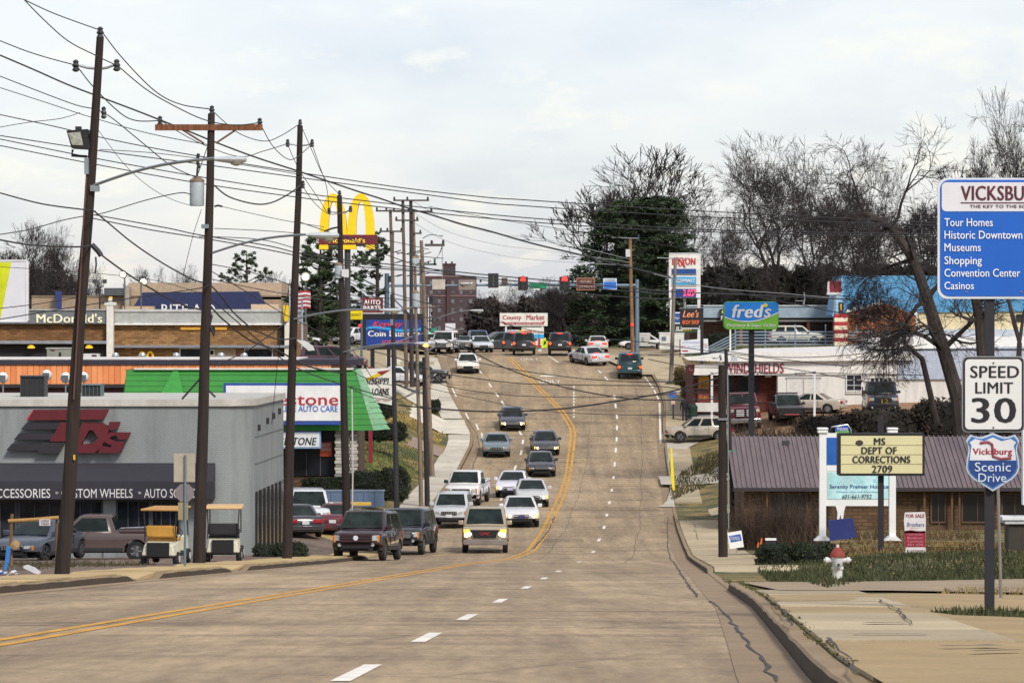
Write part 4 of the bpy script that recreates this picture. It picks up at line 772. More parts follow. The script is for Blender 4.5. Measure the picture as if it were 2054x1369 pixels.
    for s in (-1, 1):
        yb0, yb1 = by0+.22, by1-.14; yt0, yt1 = ry0+.12, ry1-.1
        for k in range(nwin):
            a, c2 = k/nwin, (k+1)/nwin-.05; q = []
            for t, vz in ((a, .1), (c2, .1), (c2, .93), (a, .93)):
                yb = yb0+(yb1-yb0)*t; yt = yt0+(yt1-yt0)*t; y = yb+(yt-yb)*vz; x = bw+(rw+.02-bw)*vz; q.append((s*x, y, zb+(H-.07-zb)*vz))
            pane('side_window', q, .02, .012)
        # mirror, door seams and handles
        m = MB().box(s*(hw-.06), s*(hw+.16), by0+.18, by0+.32, belt-.02, belt+.17); m.build('mirror', paint if kind not in ('pickup', 'truck', 'old_pickup') else DARK, root, bevel=.03)
        for k in range(1 if nwin == 1 else 2):
            yy = -h2+cowl+.55+k*1.0; MB().box(s*(hw-.01), s*(hw+.012), yy, yy+.16, belt-.2, belt-.16).build('door_handle', CHROME if chrome else paint, root)
            MB().box(s*(hw-.02), s*(hw+.004), yy+.24, yy+.255, clr+.1, belt-.05).build('door_seam', M('#1a1a1c', .8), root)
        MB().box(s*(hw-.02), s*(hw+.015), fa+wr+.12, ra-wr-.12, clr+.02, clr+.14).build('sill', M('#2c2c30', .7), root)
        for cy in (fa, ra): wheel(root, s*(hw-.13), cy, wr, rim=rim)
    MB().box(-hw+.2, hw-.2, -h2+.4, h2-.4, clr-.05, clr+.12).build('chassis', M('#151517', .9), root)
    # --- front
    yf = -h2; big = kind in ('suv', 'pickup', 'truck', 'old_pickup'); lo, hi = clr+.3, hf-.05; lz0 = hf-(.34 if big else .24); lz1 = hf-.05
    gm = grcol or M('#202226', .4)
    gw = hw*(.58 if grille == 'wide' else .50 if big else .42)
    g = MB().box(-gw, gw, yf-.045, yf+.1, lz0+(.0 if grille != 'split' else .04), lz1+.0-.02).build('grille', gm, root, bevel=.02)
    if grille == 'bars':
        for i in range(7): x = -gw+gw*2*(i+.5)/7; MB().box(x-.025, x+.025, yf-.06, yf-.04, lz0+.03, lz1-.04).build('grille_bar', CHROME, g)
    elif grille == 'wide':
        for i in range(4): z = lz0+.04+i*(lz1-lz0-.08)/4; MB().box(-gw+.02, gw-.02, yf-.07, yf-.04, z, z+.035).build('grille_bar', CHROME, g)
    elif grille == 'split': MB().box(-gw-.01, gw+.01, yf-.07, yf-.04, (lz0+lz1)/2-.0, (lz0+lz1)/2+.04).build('grille_bar', paint if not chrome else CHROME, g)
    if kind == 'truck':
        g.hide_render = False
    if label.startswith('beige') or chrome:
        MB().box(-gw-.03, gw+.03, yf-.05, yf+.05, lz1-.03, lz1+.005).build('grille_trim', CHROME, g)
    for s in (-1, 1):
        x0, x1 = s*(gw+.09), s*(hw-.13); lh = HLIT if lights else HEAD
        a_, b_ = lz0+.05, lz1; yi, yo = yf-.02, yf+.10; MB().add([(x0, yi, a_+.01), (x1, yo, a_+.03), (x1, yf+.4, a_+.03), (x0, yf+.4, a_+.01), (x0, yi+.02, b_-.02), (x1, yo+.04, b_), (x1, yf+.4, b_), (x0, yf+.4, b_-.02)], [(0, 3, 2, 1), (4, 5, 6, 7), (0, 1, 5, 4), (1, 2, 6, 5), (2, 3, 7, 6), (3, 0, 4, 7)] if s > 0 else [(1, 2, 3, 0), (7, 6, 5, 4), (4, 5, 1, 0), (5, 6, 2, 1), (6, 7, 3, 2), (7, 4, 0, 3)]).build('headlight', HEAD, root, bevel=.02)
        if lights: MB().lathe([(.02, -.05), (.08 if lights < 2 else .09, -.04), (.08 if lights < 2 else .09, 0)], (s*(hw-.33), yf+.0, (lz0+lz1)/2), 12, 'y').build('headlight_bulb', HLIT, root)
        am = ALIT if lights else AMB
        MB().box(s*(hw-.15)-.05, s*(hw-.15)+.04, yf+.09, yf+.3, lz0+.02, lz1-.01).build('turn_signal', am, root, bevel=.01)
        if big: MB().lathe([(.02, -.03), (.07, -.02), (.07, .03)], (s*(hw-.35), yf+.01, clr+.18), 10, 'y').build('fog_light', HEAD, root)
    bc = bump or paint
    bx = [(-hw+.06, yf+.34), (-hw+.1, yf+.14), (-hw*.72, yf-.02), (-hw*.35, yf-.065), (0, yf-.075), (hw*.35, yf-.065), (hw*.72, yf-.02), (hw-.1, yf+.14), (hw-.06, yf+.34)]; n9 = 9; MB().add([(x, y+.02, clr+.19) for x, y in bx]+[(x, y, (clr+.19+lz0)/2) for x, y in bx]+[(x, y+.03, lz0-.03) for x, y in bx]+[(x*.9, yf+.3, lz0-.02) for x, y in bx], [(r*n9+i, r*n9+i+1, r*n9+n9+i+1, r*n9+n9+i) for r in range(3) for i in range(8)]).build('bumper', bc, root)
    MB().box(-hw*.55, hw*.55, yf-.085, yf-.03, clr+.04, clr+.17).build('air_intake', M('#17181b', .7), root, bevel=.01)
    MB().box(-hw+.36, hw-.36, yf+.04, yf+.18, clr-.04, clr+.19).build('lower_valance', M('#222226', .7), root)
    if plate: MB().box(-.16, .16, yf-.1, yf-.075, clr+.2, clr+.35).build('number_plate', plate, root)
    # --- rear
    yb = h2; tl = TLIT if brake else TAIL
    if kind in ('sedan', 'coupe'):
        for s in (-1, 1): MB().box(s*(hw-.55), s*(hw-.14), yb-.13, yb+.015, deck-.28, deck-.11).build('tail_light', tl, root, bevel=.02)
    else:
        for s in (-1, 1): 
            t = MB().box(s*(hw-.22), s*(hw-.05), yb-.13, yb+.012, belt-.42, belt-.06).build('tail_light', TAIL, root, bevel=.02)
            if brake: MB().lathe([(.0, .03), (.11, .025), (.11, 0)][::-1], (s*(hw-.15), yb+.005, belt-.2), 12, 'y').build('brake_bulb', TAMB, t)
    if brake: MB().box(-.22, .22, (ry1+.06 if kind not in ('sedan', 'coupe') else by1-.02), (ry1+.14 if kind not in ('sedan', 'coupe') else by1+.06), (H-.1 if kind not in ('sedan', 'coupe') else deck-.02), (H-.03 if kind not in ('sedan', 'coupe') else deck+.05)).build('high_brake_light', TLIT, root)
    MB().box(-hw+.07, hw-.07, yb-.1, yb+.06, clr+.12, clr+.34).build('rear_bumper', CHROME if chrome and big else bc, root, bevel=.03)
    MB().box(-.16, .16, yb+.02, yb+.075, clr+.38, clr+.53).build('rear_plate', PLATE, root)
    if kind in ('pickup', 'old_pickup', 'truck'):
        y0 = by1+.12; MB().box(-hw+.12, hw-.12, y0, h2-.1, belt-.02, belt+.012).build('bed_floor', M('#1c1c1f', .9), root)
        for s in (-1, 1): MB().box(s*(hw-.12), s*(hw-.02), y0, h2-.08, belt-.02, belt+.06).build('bed_rail', paint, root, bevel=.02)
        MB().box(-hw+.05, hw-.05, h2-.12, h2-.03, belt-.05, belt+.06).build('tailgate_top', paint, root, bevel=.02)
    if rack:
        for s in (-1, 1): MB().tube([(s*(rw-.12), ry0+.35, H-.02), (s*(rw-.12), ry0+.45, H+.05), (s*(rw-.12), ry1-.45, H+.05), (s*(rw-.12), ry1-.3, H-.02)], .022, 6).build('roof_rail', GREY, root)
    # --- set it on the ground
    if xy: X, Y = xy
    else:
        X, Y = hit(px, row); fx = -sin(yaw+pi)*(h2-.9); 
        Y += abs(cos(yaw))*(h2-.95) + abs(sin(yaw))*(hw-.1); 
    if not xy: X = (px-1027)*(Y-abs(cos(yaw))*h2*.6)/FPX
    place(root, X, Y, yaw); return root
TR = 'cars coming down the hill towards the camera'
D0 = 0
car('suv', '#9c8f78', 'beige large utility vehicle with bright headlamps, front-most in the oncoming queue', 'suv', 973, 1108, D0, group=TR, name='large_suv', lights=2, grille='none', bump=M('#8d8580', .5), plate=None)
car('sedan', '#d2d2d4', 'white saloon with dark front plate, beside the beige utility vehicle', 'car', 1043, 1056, .03, group=TR, lights=1, grille='split', plate=M('#3a3c6a'))
car('sedan', '#b9babb', 'silver saloon with lit lamps, just behind the white saloon with the dark plate', 'car', 1066, 1016, .03, group=TR, lights=1, grille='split', plate=M('#3a3c5a'))
car('sedan', '#cfd0da', 'white saloon half hidden behind the silver saloon, with blue-white bumper', 'car', 1030, 997, -.08, group=TR, lights=1, grille='split', plate=M('#b9bbe0'))
car('wagon', '#b4b8bb', 'silver boxy estate with seven slot grille, left of the beige utility vehicle', 'suv', 907, 1058, -.06, group=TR, name='boxy_suv', lights=0, grille='bars', plate=PLATE)
car('pickup', '#d8d8d9', 'white pickup truck following the silver boxy estate', 'pickup', 937, 1013, -.12, group=TR, name='pickup_truck', lights=0, grille='bars', bump=CHROME)
car('sedan', '#33353c', 'black saloon with unlit lamps, nearer of the two dark cars beside the yellow line', 'car', 1085, 955, .02, group=TR, lights=0, grille='split', chrome=True)
car('sedan', '#3b3d42', 'black saloon with glowing headlamps, farther of the two dark cars beside the yellow line', 'car', 1093, 912, .04, group=TR, lights=1, grille='wide', grcol=M('#3a3a3e'))
car('coupe', '#65757b', 'old grey-green two door car with square twin grille', 'car', 995, 915, .02, group=TR, lights=0, grille='bars', bump=M('#8d9698', .4, .5))
car('sedan', '#3d3f4a', 'dark blue saloon with orange-lit headlamps, alone halfway up the hill', 'car', 1027, 862, .03, group=TR, lights=2, grille='wide')
car('sedan', '#d6d4cc', 'white saloon with small dark grille, highest car on the hill in the left lanes', 'car', 937, 748, .04, group=TR, lights=0, grille='none')
car('suv', '#2c1d22', 'dark maroon large utility vehicle leaving the parking lot, with oval badge', 'suv', 735, 1124, -.14, name='large_suv', lights=0, grille='none', grcol=M('#2b1c20', .4), rack=True, bump=M('#2e1b20', .4))
car('suv', '#24262b', 'black luxury utility vehicle with wide chrome grille behind the maroon one', 'suv', 815, 1112, -.13, name='large_suv', lights=0, grille='wide', chrome=True)
UP = 'cars climbing towards the traffic lights'
car('suv', '#1e1f24', 'black utility vehicle waiting at the lights left of the painted lane line', 'suv', 1051, 713, pi, group=UP, name='suv', brake=1)
car('van', '#34393b', 'dark minivan partly hidden behind the left black utility vehicle', 'van', 1029, 706, pi, group=UP, name='minivan', brake=1)
car('suv', '#1d1c22', 'black utility vehicle at the lights in the middle lane with pale plate', 'suv', 1123, 713, pi, group=UP, name='suv', brake=1)
car('sedan', '#c5c3bf', 'pale saloon with red brake lamps just beyond the angled silver saloon', 'car', 1199, 707, pi, group=UP, brake=1)
car('sedan', '#b9bcbf', 'silver saloon changing lanes at an angle below the lights', 'car', 1181, 733, pi+.42, group=UP, brake=1)
car('pickup', '#23474d', 'dark teal pickup truck climbing in the right hand lane', 'pickup', 1264, 759, pi-.02, group=UP, name='pickup_truck', brake=1, tint=M('#141c1e', .1))
# parked and crossing vehicles
car('sedan', '#dcdcda', 'white saloon parked side on beside the traffic light pole', 'car', 1292, 702, -pi/2, lights=0, grille='none')
car('crossover', '#a39a8c', 'beige compact utility vehicle pulling out of the right hand driveway, side on', 'suv', 1403, 888, -pi/2, name='compact_suv', rack=True)
car('wagon', '#bdb8ac', 'white and beige estate parked behind the slatted fence', 'car', 1598, 694, pi/2, name='estate_car', xy=((1598-1027)/23.8, FPX/23.8))
car('sedan', '#b3aa9c', 'beige saloon parked between the white post and the white shop wall', 'car', 1636, 816, -pi/2-.35, xy=((1630-1027)/28.6, FPX/28.6+1.2))
car('truck', '#571a26', 'maroon conventional truck with chrome slotted grille parked before the white shop', 'truck', 1497, 828, .02, name='lorry', grille='wide', chrome=True, xy=((1494-1027)/29.3, FPX/29.3+3.4))
car('pickup', '#2d2a2c', 'black tow truck with light bar on its cab, beside the maroon truck', 'tow truck', 1587, 828, .05, name='tow_truck', grille='none', xy=((1583-1027)/29.3, FPX/29.3+2.6), plate=PLATE)
car('truck', '#212026', 'black truck with yellow figures on its front, rightmost before the white shop', 'truck', 1777, 828, -.04, name='lorry', grille='none', xy=((1777-1027)/29.5, FPX/29.5+3.4))
car('suv', '#c9cdd2', 'white utility vehicle parked nose out in the lot behind the third pole', 'suv', 618, 1063, .1, name='suv', xy=((612-1027)/43, FPX/43+2.2), bump=DARK)
car('sedan', '#5b2530', 'maroon saloon seen from behind beside the fourth pole', 'car', 672, 1068, pi-.03, xy=((672-1027)/43, FPX/43+1.5))
car('sedan', '#2f3038', 'dark saloon seen from behind, half hidden by the third pole', 'car', 592, 1070, pi+.25, xy=((590-1027)/44, FPX/44+1))
car('old_pickup', '#51423f', 'brown pickup parked side on between the nearest pole and the golf carts', 'pickup', 215, 1130, -pi/2, name='pickup_truck', xy=((190-1027)/55, FPX/55))
car('sedan', '#3c4552', 'dark blue car with a paper notice in its windscreen, left of the nearest pole', 'car', 95, 1120, -.32, xy=((84-1027)/56, FPX/56), chrome=True)
car('old_pickup', '#24272d', 'black pickup with raised nose facing right beside the hill road', 'pickup', 838, 756, pi/2, name='pickup_truck', xy=((838-1027)/25.6, FPX/25.6-.5))
car('sedan', '#c8cbd0', 'white saloon parked behind the loans board', 'car', 800, 792, pi/2-.2, xy=((800-1027)/26.4, FPX/26.4))
car('van', '#4c2c3a', 'maroon hatchback side on beyond the green roof', 'car', 672, 731, pi/2, name='car', xy=((668-1027)/27.6, FPX/27.6))
car('sedan', '#d0d0d4', 'white car behind the flag pole, beside the restaurant', 'car', 600, 700, pi/2, xy=((598-1027)/24, FPX/24))
car('sedan', '#c9cbd2', 'white car left of the blue laundry board', 'car', 703, 704, pi-.5, xy=((706-1027)/23.5, FPX/23.5), brake=1)
TOP = 'vehicles queued across the junction'
car('suv', '#c9c9cb', 'white utility vehicle at the head of the junction queue, behind the street lamp', 'suv', 893, 707, -.15, name='suv', group=TOP, xy=((893-1027)/23.2, FPX/23.2+1), grcol=DARK)
car('wagon', '#cfd0d2', 'white estate left of the white utility vehicle at the junction', 'car', 866, 707, -.5, name='estate_car', group=TOP, xy=((867-1027)/23, FPX/23+2))
car('sedan', '#303438', 'black saloon between the two white vehicles at the junction', 'car', 929, 706, -.1, group=TOP, xy=((929-1027)/22.8, FPX/22.8))
car('sedan', '#bfc6cc', 'pale silver saloon entering the junction', 'car', 963, 706, .15, group=TOP, xy=((963-1027)/22.8, FPX/22.8), lights=0)
car('pickup', '#4a5f8a', 'blue pickup behind the pale silver saloon', 'pickup', 958, 700, .1, name='pickup_truck', group=TOP, xy=((958-1027)/21.3, FPX/21.3))
car('van', '#2f3a3a', 'dark green minivan turning across the junction', 'van', 1005, 706, -1.15, name='minivan', group=TOP, xy=((1003-1027)/22.2, FPX/22.2))
# white box lorry beyond
f = Fr(893, 704, 21, 'box_lorry', 'white box lorry with a green stripe, beyond the junction queue', 'lorry')
f.box('cargo_box', 868, 916, 663, 695, 0, 6, M('#d5d2c8', .6)); f.box('stripe', 892, 912, 672, 675, -.02, 0, M('#b9c65a')); f.box('cab', 872, 908, 672, 700, -1.8, -.02, M('#cfcfcf', .5), bevel=.1); f.box('windscreen', 876, 904, 676, 686, -1.85, -1.8, CGLASS); f.box('roof_unit', 893, 913, 648, 663, .3, 1.4, M('#c9ccd2')); f.box('marker_lamp', 914, 918, 664, 668, -.1, 0, TAMB)
for x in (874, 902): MB().lathe([(.4, -.15), (.4, .15)], (f.X(x), -1.2, .4), 14, 'x').build('wheel', RUB, f.o)
# details only some vehicles carry
def on(o, mb, name, mat, **k): return mb.build(name, mat, o, **k)
for o in [x for x in bpy.data.objects if x.get('label')]:
    l = o['label']
    if l.startswith('beige large'):
        mb = MB().prism([(-.62, 1.0), (-.44, .68), (.44, .68), (.62, 1.0)], -2.63, -2.5); on(o, mb, 'radiator_grille', M('#1d1b20', .4)); text('GMC', -.22, .22, .78, .9, -2.65, M('#b03030', .4), o, bold=.03)
        for s in (-1, 1): on(o, MB().box(s*.78-.12, s*.78+.12, -2.6, -2.5, .90, 1.02), 'amber_lamp', ALIT); on(o, MB().lathe([(.02, -.04), (.10, -.03), (.10, 0)], (s*.78, -2.57, .78), 12, 'y'), 'lamp_glow', HLIT)
        on(o, MB().box(-.93, .93, -2.66, -2.5, .36, .6), 'bumper_skirt', M('#7b736f', .5), bevel=.03)
    if l.startswith('dark maroon large'):
        on(o, MB().box(-.62, .62, -2.61, -2.5, .70, 1.0), 'radiator_grille', M('#24171b', .5))
        on(o, MB().lathe([(.02, -.03), (.095, -.02), (.10, 0)], (0, 0, 0), 16, 'y'), 'oval_badge', M('#c9ccd4', .4)).location = (0, -2.62, .86)
        for i in range(3): on(o, MB().box(-.6, .6, -2.64, -2.6, .73+i*.1, .76+i*.1), 'grille_bar', M('#4a2e34', .4))
    if l.startswith('black tow'):
        on(o, MB().box(-.75, .75, -.55, -.25, 1.9, 2.0), 'light_bar', M('#333036', .4)); on(o, MB().box(-.9, .9, -3.1, -2.85, .5, 1.0), 'push_bar', M('#17171a', .6)); on(o, MB().box(-.5, .5, -3.13, -3.1, .55, .62), 'tow_plate', M('#a0464a'))
    if l.startswith('black truck with'):
        text('12', -.15, .3, 1.0, 1.3, -3.4, M('#a07a24', .5), o, bold=.03); on(o, MB().tube([(-1.2, -2.0, 1.6), (-1.35, -2.0, 1.7), (-1.35, -2.0, 2.1)], .05), 'mirror_arm', DARK)
        for i in range(5): x = -.6+i*.3; on(o, MB().box(x-.1, x+.1, -1.1, -.8, 2.44, 2.58+random.random()*.15), 'roof_light', M('#1d1c22', .6))
    if l.startswith('maroon conventional'):
        on(o, MB().box(-.72, .72, -3.42, -3.3, .85, 1.42), 'radiator_grille', M('#1e1416', .4)); 
        for i in range(4): on(o, MB().box(-.62, -.08, -3.46, -3.42, .93+i*.12, .98+i*.12), 'grille_slot', M('#d8d9dc', .3)); on(o, MB().box(.08, .62, -3.46, -3.42, .93+i*.12, .98+i*.12), 'grille_slot', M('#d8d9dc', .3))
        on(o, MB().box(-1.08, 1.08, -3.5, -3.3, .45, .75), 'chrome_bumper', CHROME, bevel=.04)
    if l.startswith('brown pickup'):
        for a, c in ((-1.35, '#b9a59c'), (.05, '#d07080')): on(o, MB().box(-.905, -.885, a, a+.3, 1.06, 1.22), 'sticker', M(c, .6))
        on(o, MB().tube([(-.9, .75, 1.08), (-.9, 2.3, 1.15)], .035), 'bed_rail_tube', CHROME)
    if l.startswith('dark blue car with a paper'): pass
# ------------------------------------------------------------------ golf carts
def golf_cart(px, py, s, label, cushion, canopy, yaw=pi):
    f = Fr(px, py, s, 'golf_cart', label, 'golf cart', 'golf carts outside the shop'); o = f.o; CR = M('#c9c6b2', .5)
    MB().box(-.52, .52, -1.1, .95, .28, .42).build('chassis', M('#26262a', .7), o, bevel=.03)
    MB().add([(-.56, -1.15, .35), (.56, -1.15, .35), (.56, -.35, .35), (-.56, -.35, .35), (-.46, -1.1, .72), (.46, -1.1, .72), (.52, -.3, .82), (-.52, -.3, .82)], [(0, 3, 2, 1), (4, 5, 6, 7), (0, 1, 5, 4), (1, 2, 6, 5), (2, 3, 7, 6), (3, 0, 4, 7)]).build('rear_body', CR, o, bevel=.05)
    MB().box(-.36, .36, -1.22, -1.1, .34, .78).build('bag_well', M('#1d1d20', .8), o)
    MB().box(-.5, .5, -.55, .0, .78, .9).build('seat', cushion, o, bevel=.05); MB().box(-.5, .5, -.72, -.6, .92, 1.3).build('backrest', cushion, o, bevel=.05)
    MB().prism([(-.5, .35), (.5, .35), (.45, .9), (-.45, .9)], .75, 1.2).build('front_cowl', CR, o, bevel=.05)
    for x in (-.52, .52):
        MB().tube([(x, -.78, .8), (x*.96, -.85, 1.3), (x*1.02, -.9, 1.79)], .022).build('roof_strut', DARK, o); MB().tube([(x, .95, .9), (x*1.0, .75, 1.79)], .022).build('roof_strut', DARK, o)
        for y in (-.75, .85):
            w = MB().lathe([(.12, -.09), (.21, -.09), (.24, -.05), (.24, .05), (.21, .09), (.12, .09)], (0, 0, 0), 14, 'x').build('wheel', RUB, o); w.location = (x, y, .24); MB().lathe([(.11, -.1), (.12, .1)], (0, 0, 0), 12, 'x').build('hub_cap', M('#c9ccd0', .4), w)
        MB().tube([(x, -.7, .95), (x*1.02, -.45, 1.08), (x, -.2, .98)], .018).build('arm_rail', DARK, o)
    MB().box(-.62, .62, -1.0, 1.0, 1.78, 1.85).build('canopy', canopy, o, bevel=.03); MB().tube([(.26+.18*cos(a), .45+.05*sin(a), 1.0+.16*sin(a)) for a in np.linspace(0, 2*pi, 13)], .018, cap=False).build('steering_wheel', DARK, o)
    o.rotation_euler = (0, 0, yaw-pi); o.location.z = Gz(o.location.x, o.location.y)+.02; return f
golf_cart(333, 1134, 62, 'golf cart with mustard yellow seats, parked left of the second pole', M('#b98a3c', .7), M('#b78c50', .7), pi-.12)
golf_cart(450, 1130, 60, 'golf cart with black seats and tan canopy, parked right of the second pole', M('#232327', .7), M('#d0ab7c', .7), pi+.04)
# ------------------------------------------------------------------ utility poles
def pole(pb, pt, s, wb, label, mat=None, group='utility poles along the left kerb', name='utility_pole', extra=.6, wt=None):
    f = Fr(pb[0], pb[1], s, name, label, 'pole', group); mat = mat or WOOD; L = [(0, 0, -extra), (0, 0, 0)]; dx, dz = f.X(pt[0]), f.Z(pt[1]); r = wb/2/s; rt = (wt or wb*.62)/2/s
    pts = [(-dx*extra/dz, 0, -extra)]+[(dx*t, 0, dz*t) for t in np.linspace(0, 1, 7)]; rr = [r]+[r+(rt-r)*t for t in np.linspace(0, 1, 7)]
    pts = [(x+(random.uniform(-.02, .02) if 0 < i < 7 else 0), y, z) for i, (x, y, z) in enumerate(pts)]
    MB().tube(pts, rr, 12).build('shaft', mat, f.o); return f
INS = M('#3a3a40', .4)
def insul(f, px, py, r=.07, par=None): return MB().lathe([(r*.4, -.14), (r, -.1), (r*.6, -.04), (r, .0), (r*.6, .06), (r*.8, .1), (.02, .14)], (f.X(px), 0, f.Z(py)), 8).build('insulator', INS, par or f.o)
def lamp(f, x0, y0, x1, y1, hw, tilt=0, glow=False, d0=-.1, r=.035, par=None, yb=0):
    a = (f.X(x0), yb, f.Z(y0)); b = (f.X(x1), yb+d0, f.Z(y1)); m = [tuple(a[i]+(b[i]-a[i])*t+(.12*sin(pi*t) if i == 2 else 0) for i in range(3)) for t in np.linspace(0, 1, 8)]
    arm = MB().tube(m, r, 8).build('lamp_arm', STEEL, par or f.o); w = hw/f.s
    def head():
        V = []; F = []; n = 10; P0 = [(0, .03, .02, .02), (.1, .07, .05, .03), (.35, .13, .07, .08), (.7, .15, .07, .11), (.95, .11, .06, .07), (1, .03, .02, .03)]
        for u, ww, up, dn in P0:
            for k in range(n): q = 2*pi*k/n; V.append((b[0]+u*w*(1 if x1 > x0 else -1), b[1]+ww*cos(q)*w*1.3, b[2]-.02+sin(q)*(up if sin(q) > 0 else dn)*w*1.35))
        for i in range(5):
            for k in range(n): F.append((i*n+k, i*n+(k+1) % n, (i+1)*n+(k+1) % n, (i+1)*n+k))
        F += [tuple(range(n)), tuple(range(6*n-1, 5*n-1, -1))]; return MB().add(V, F)
    h = head().build('lamp_head', M('#b5bbbf', .4), arm)
    sg = 1 if x1 > x0 else -1; MB().lathe([(.04*w, -.2*w), (.17*w, -.15*w), (.2*w, -.05*w)], (b[0]+sg*.68*w, b[1], b[2]-.03*w), 12).build('lamp_lens', M('#ffb04a', .3, emis=6) if glow else M('#8f8c80', .15), arm)
    return arm
def transformer(f, px, py0, py1, w, par=None):
    r = w/2/f.s; h = (py1-py0)/f.s; t = MB().lathe([(r*.92, 0), (r, .04), (r, h-.1), (r*.97, h-.04)], (f.X(px), 0, f.Z(py1)), 14).build('transformer', M('#a9b3ba', .5), f.o)
    MB().lathe([(r*1.05, 0), (r*1.05, .05), (r*.5, .14), (.03, .16)], (f.X(px), 0, f.Z(py0)-.04), 14).build('lid', M('#84705f', .6), t); MB().tube([(f.X(px), 0, f.Z(py0)+.1), (f.X(px)+.02, 0, f.Z(py0)+.38)], .035).build('bushing', INS, t); return t
f = pole((125, 1158), (201, 75), 88, 31, 'tallest wooden pole at far left, nearest to the camera, with a floodlight box', wt=15)
f.box('top_pin', 199.5, 202, 62, 76, -.02, .02, STEEL); insul(f, 201, 66, .09)
a = f.tube('bracket_arm', [(196, 138), (175, 136), (158, 131)], .03, STEEL); insul(f, 152, 132, .09, a); a = f.tube('bracket_arm', [(196, 139), (215, 136), (231, 130)], .03, STEEL); insul(f, 234, 131, .09, a)
insul(f, 208, 226, .07)
fl = f.poly('floodlight_box', [(136, 263), (178, 260), (183, 300), (146, 298)], -.25, .25, M('#1f2024', .5)); f.poly('lens', [(139, 268), (164, 266), (170, 293), (148, 292)], -.27, -.25, M('#a9aaa0', .15, .5, var=.6, scale=9), fl); f.tube('yoke', [(146, 300), (144, 312), (175, 314)], .03, DARK, fl); f.box('cap', 152, 163, 254, 262, -.1, .1, DARK, fl)
f.box('meter_box', 172, 180, 318, 350, -.28, -.12, M('#7f8890', .5)); f.tube('conduit', [(176, 350, -.2), (170, 440, -.2), (150, 800, -.22)], .02, M('#5c4038', .8))
lamp(f, 190, 372, 443, 325, 64, d0=-1.6, r=.035, yb=-.15); f.tube('guy_wire', [(187, 425), (160, 560), (155, 640)], .012, STEEL)
f.box('clamp', 183, 199, 372, 384, -.2, .1, STEEL); f.box('yellow_tag', 149, 153, 911, 921, -.2, -.17, M('#c8a02c'))
spl = f.tube('cable_splice', [(184, 490), (198, 505), (203, 513)], .06, DARK); f.tube('hanging_cloth', [(192, 515), (193, 530), (191, 548)], .02, M('#2e3a40', .8), spl)
f = pole((400, 1135), (424, 228), 68, 26, 'wooden pole with orange-brown crossarm and grey transformer', wt=14)
c = f.box('crossarm', 312, 527, 250, 262, -.16, -.04, WOODO); 
for x, y in ((321, 242), (521, 246)): insul(f, x, y, .09, c)
insul(f, 425, 221, .09); f.tube('brace', [(367, 261, -.1), (410, 288, -.2)], .03, M('#6d5344', .6)); f.tube('brace', [(472, 262, -.1), (434, 288, -.2)], .03, M('#6d5344', .6))
transformer(f, 395, 362, 413, 29); f.tube('cutout_fuse', [(398, 308), (396, 322), (399, 338)], .05, DARK); f.tube('jumper', [(396, 352), (402, 335), (414, 300), (430, 262)], .012, DARK)
f.tube('strain_link', [(430, 414), (437, 412), (446, 414)], .03, DARK); lamp(f, 427, 507, 620, 473, 66, d0=-1.5, yb=-.15); f.box('band', 405, 420, 450, 458, -.22, .1, STEEL)
f.tube('cable_bundle', [(416, 622), (424, 634), (420, 650), (430, 672), (428, 655)], .05, DARK); f.tube('junction_brace', [(365, 800), (402, 758)], .03, DARK); f.tube('junction_brace', [(432, 796), (404, 768)], .03, DARK)
f = pole((575, 1122), (602, 252), 57, 21, 'wooden pole third from the left with small bracket arms', wt=11)
for q in ([(600, 292), (588, 290), (577, 288)], [(604, 292), (616, 291), (626, 288)]): a = f.tube('bracket_arm', q, .028, STEEL); insul(f, q[-1][0], q[-1][1]-1, .08, a)
insul(f, 602, 247, .08); insul(f, 608, 370, .07); lamp(f, 590, 640, 765, 621, 42, d0=-1.5, yb=-.12)
f.poly('lamp_hood', [(596, 681), (612, 683), (628, 693), (632, 702), (620, 703), (606, 690)], -.4, -.1, M('#c9cbce', .4))
f = pole((697, 1112), (681, 392), 47, 18, 'dark wooden pole leaning in front of the giant yellow arches', wt=10)
for q in ([(681, 425), (672, 426), (660, 424)], [(681, 425), (692, 427), (703, 420)]): a = f.tube('bracket_arm', q, .03, STEEL); insul(f, q[-1][0], q[-1][1]-1, .09, a)
insul(f, 681, 388, .09); transformer(f, 680, 530, 558, 17); f.tube('switch_arm', [(681, 455), (666, 458), (650, 464)], .04, DARK); lamp(f, 688, 706, 833, 687, 34, glow=True, d0=-1.5, yb=-.1)
f.tube('conduit', [(706, 780, -.15), (708, 940, -.15), (706, 1060, -.15)], .035, M('#b9b6b0', .6)); f.box('sagging_box', 686, 700, 540, 556, -.3, -.15, M('#d0d2d4', .5))
f = pole((796, 1028), (786, 590), 40, 11, 'slim black steel pole between the laundry board and the loans board', mat=M('#2a2a2e', .6), wt=7)
f.box('pole_top', 783, 789, 640, 652, -.1, .1, STEEL)
GD = 'weathered poles clustered beside the laundry board'
f = pole((845, 1006), (833, 612), 37, 9, 'pale weathered pole, left one of the close pair beside the hill pavement', mat=WOODL, group=GD)
transformer(f, 834, 586, 616, 14); f.tube('crossarm', [(806, 620), (832, 616), (882, 614)], .05, WOODL)
f = pole((857, 1006), (850, 716), 37, 11, 'dark short pole, right one of the close pair beside the hill pavement', mat=M('#332e30', .9, kind='wood_pole'), group=GD); lamp(f, 851, 708, 915, 684, 32, d0=-1.2)
f = pole((866, 936), (845, 482), 32, 11, 'pale weathered pole with the crossarm that ends over the tower block', mat=WOODL, group=GD, wt=7)
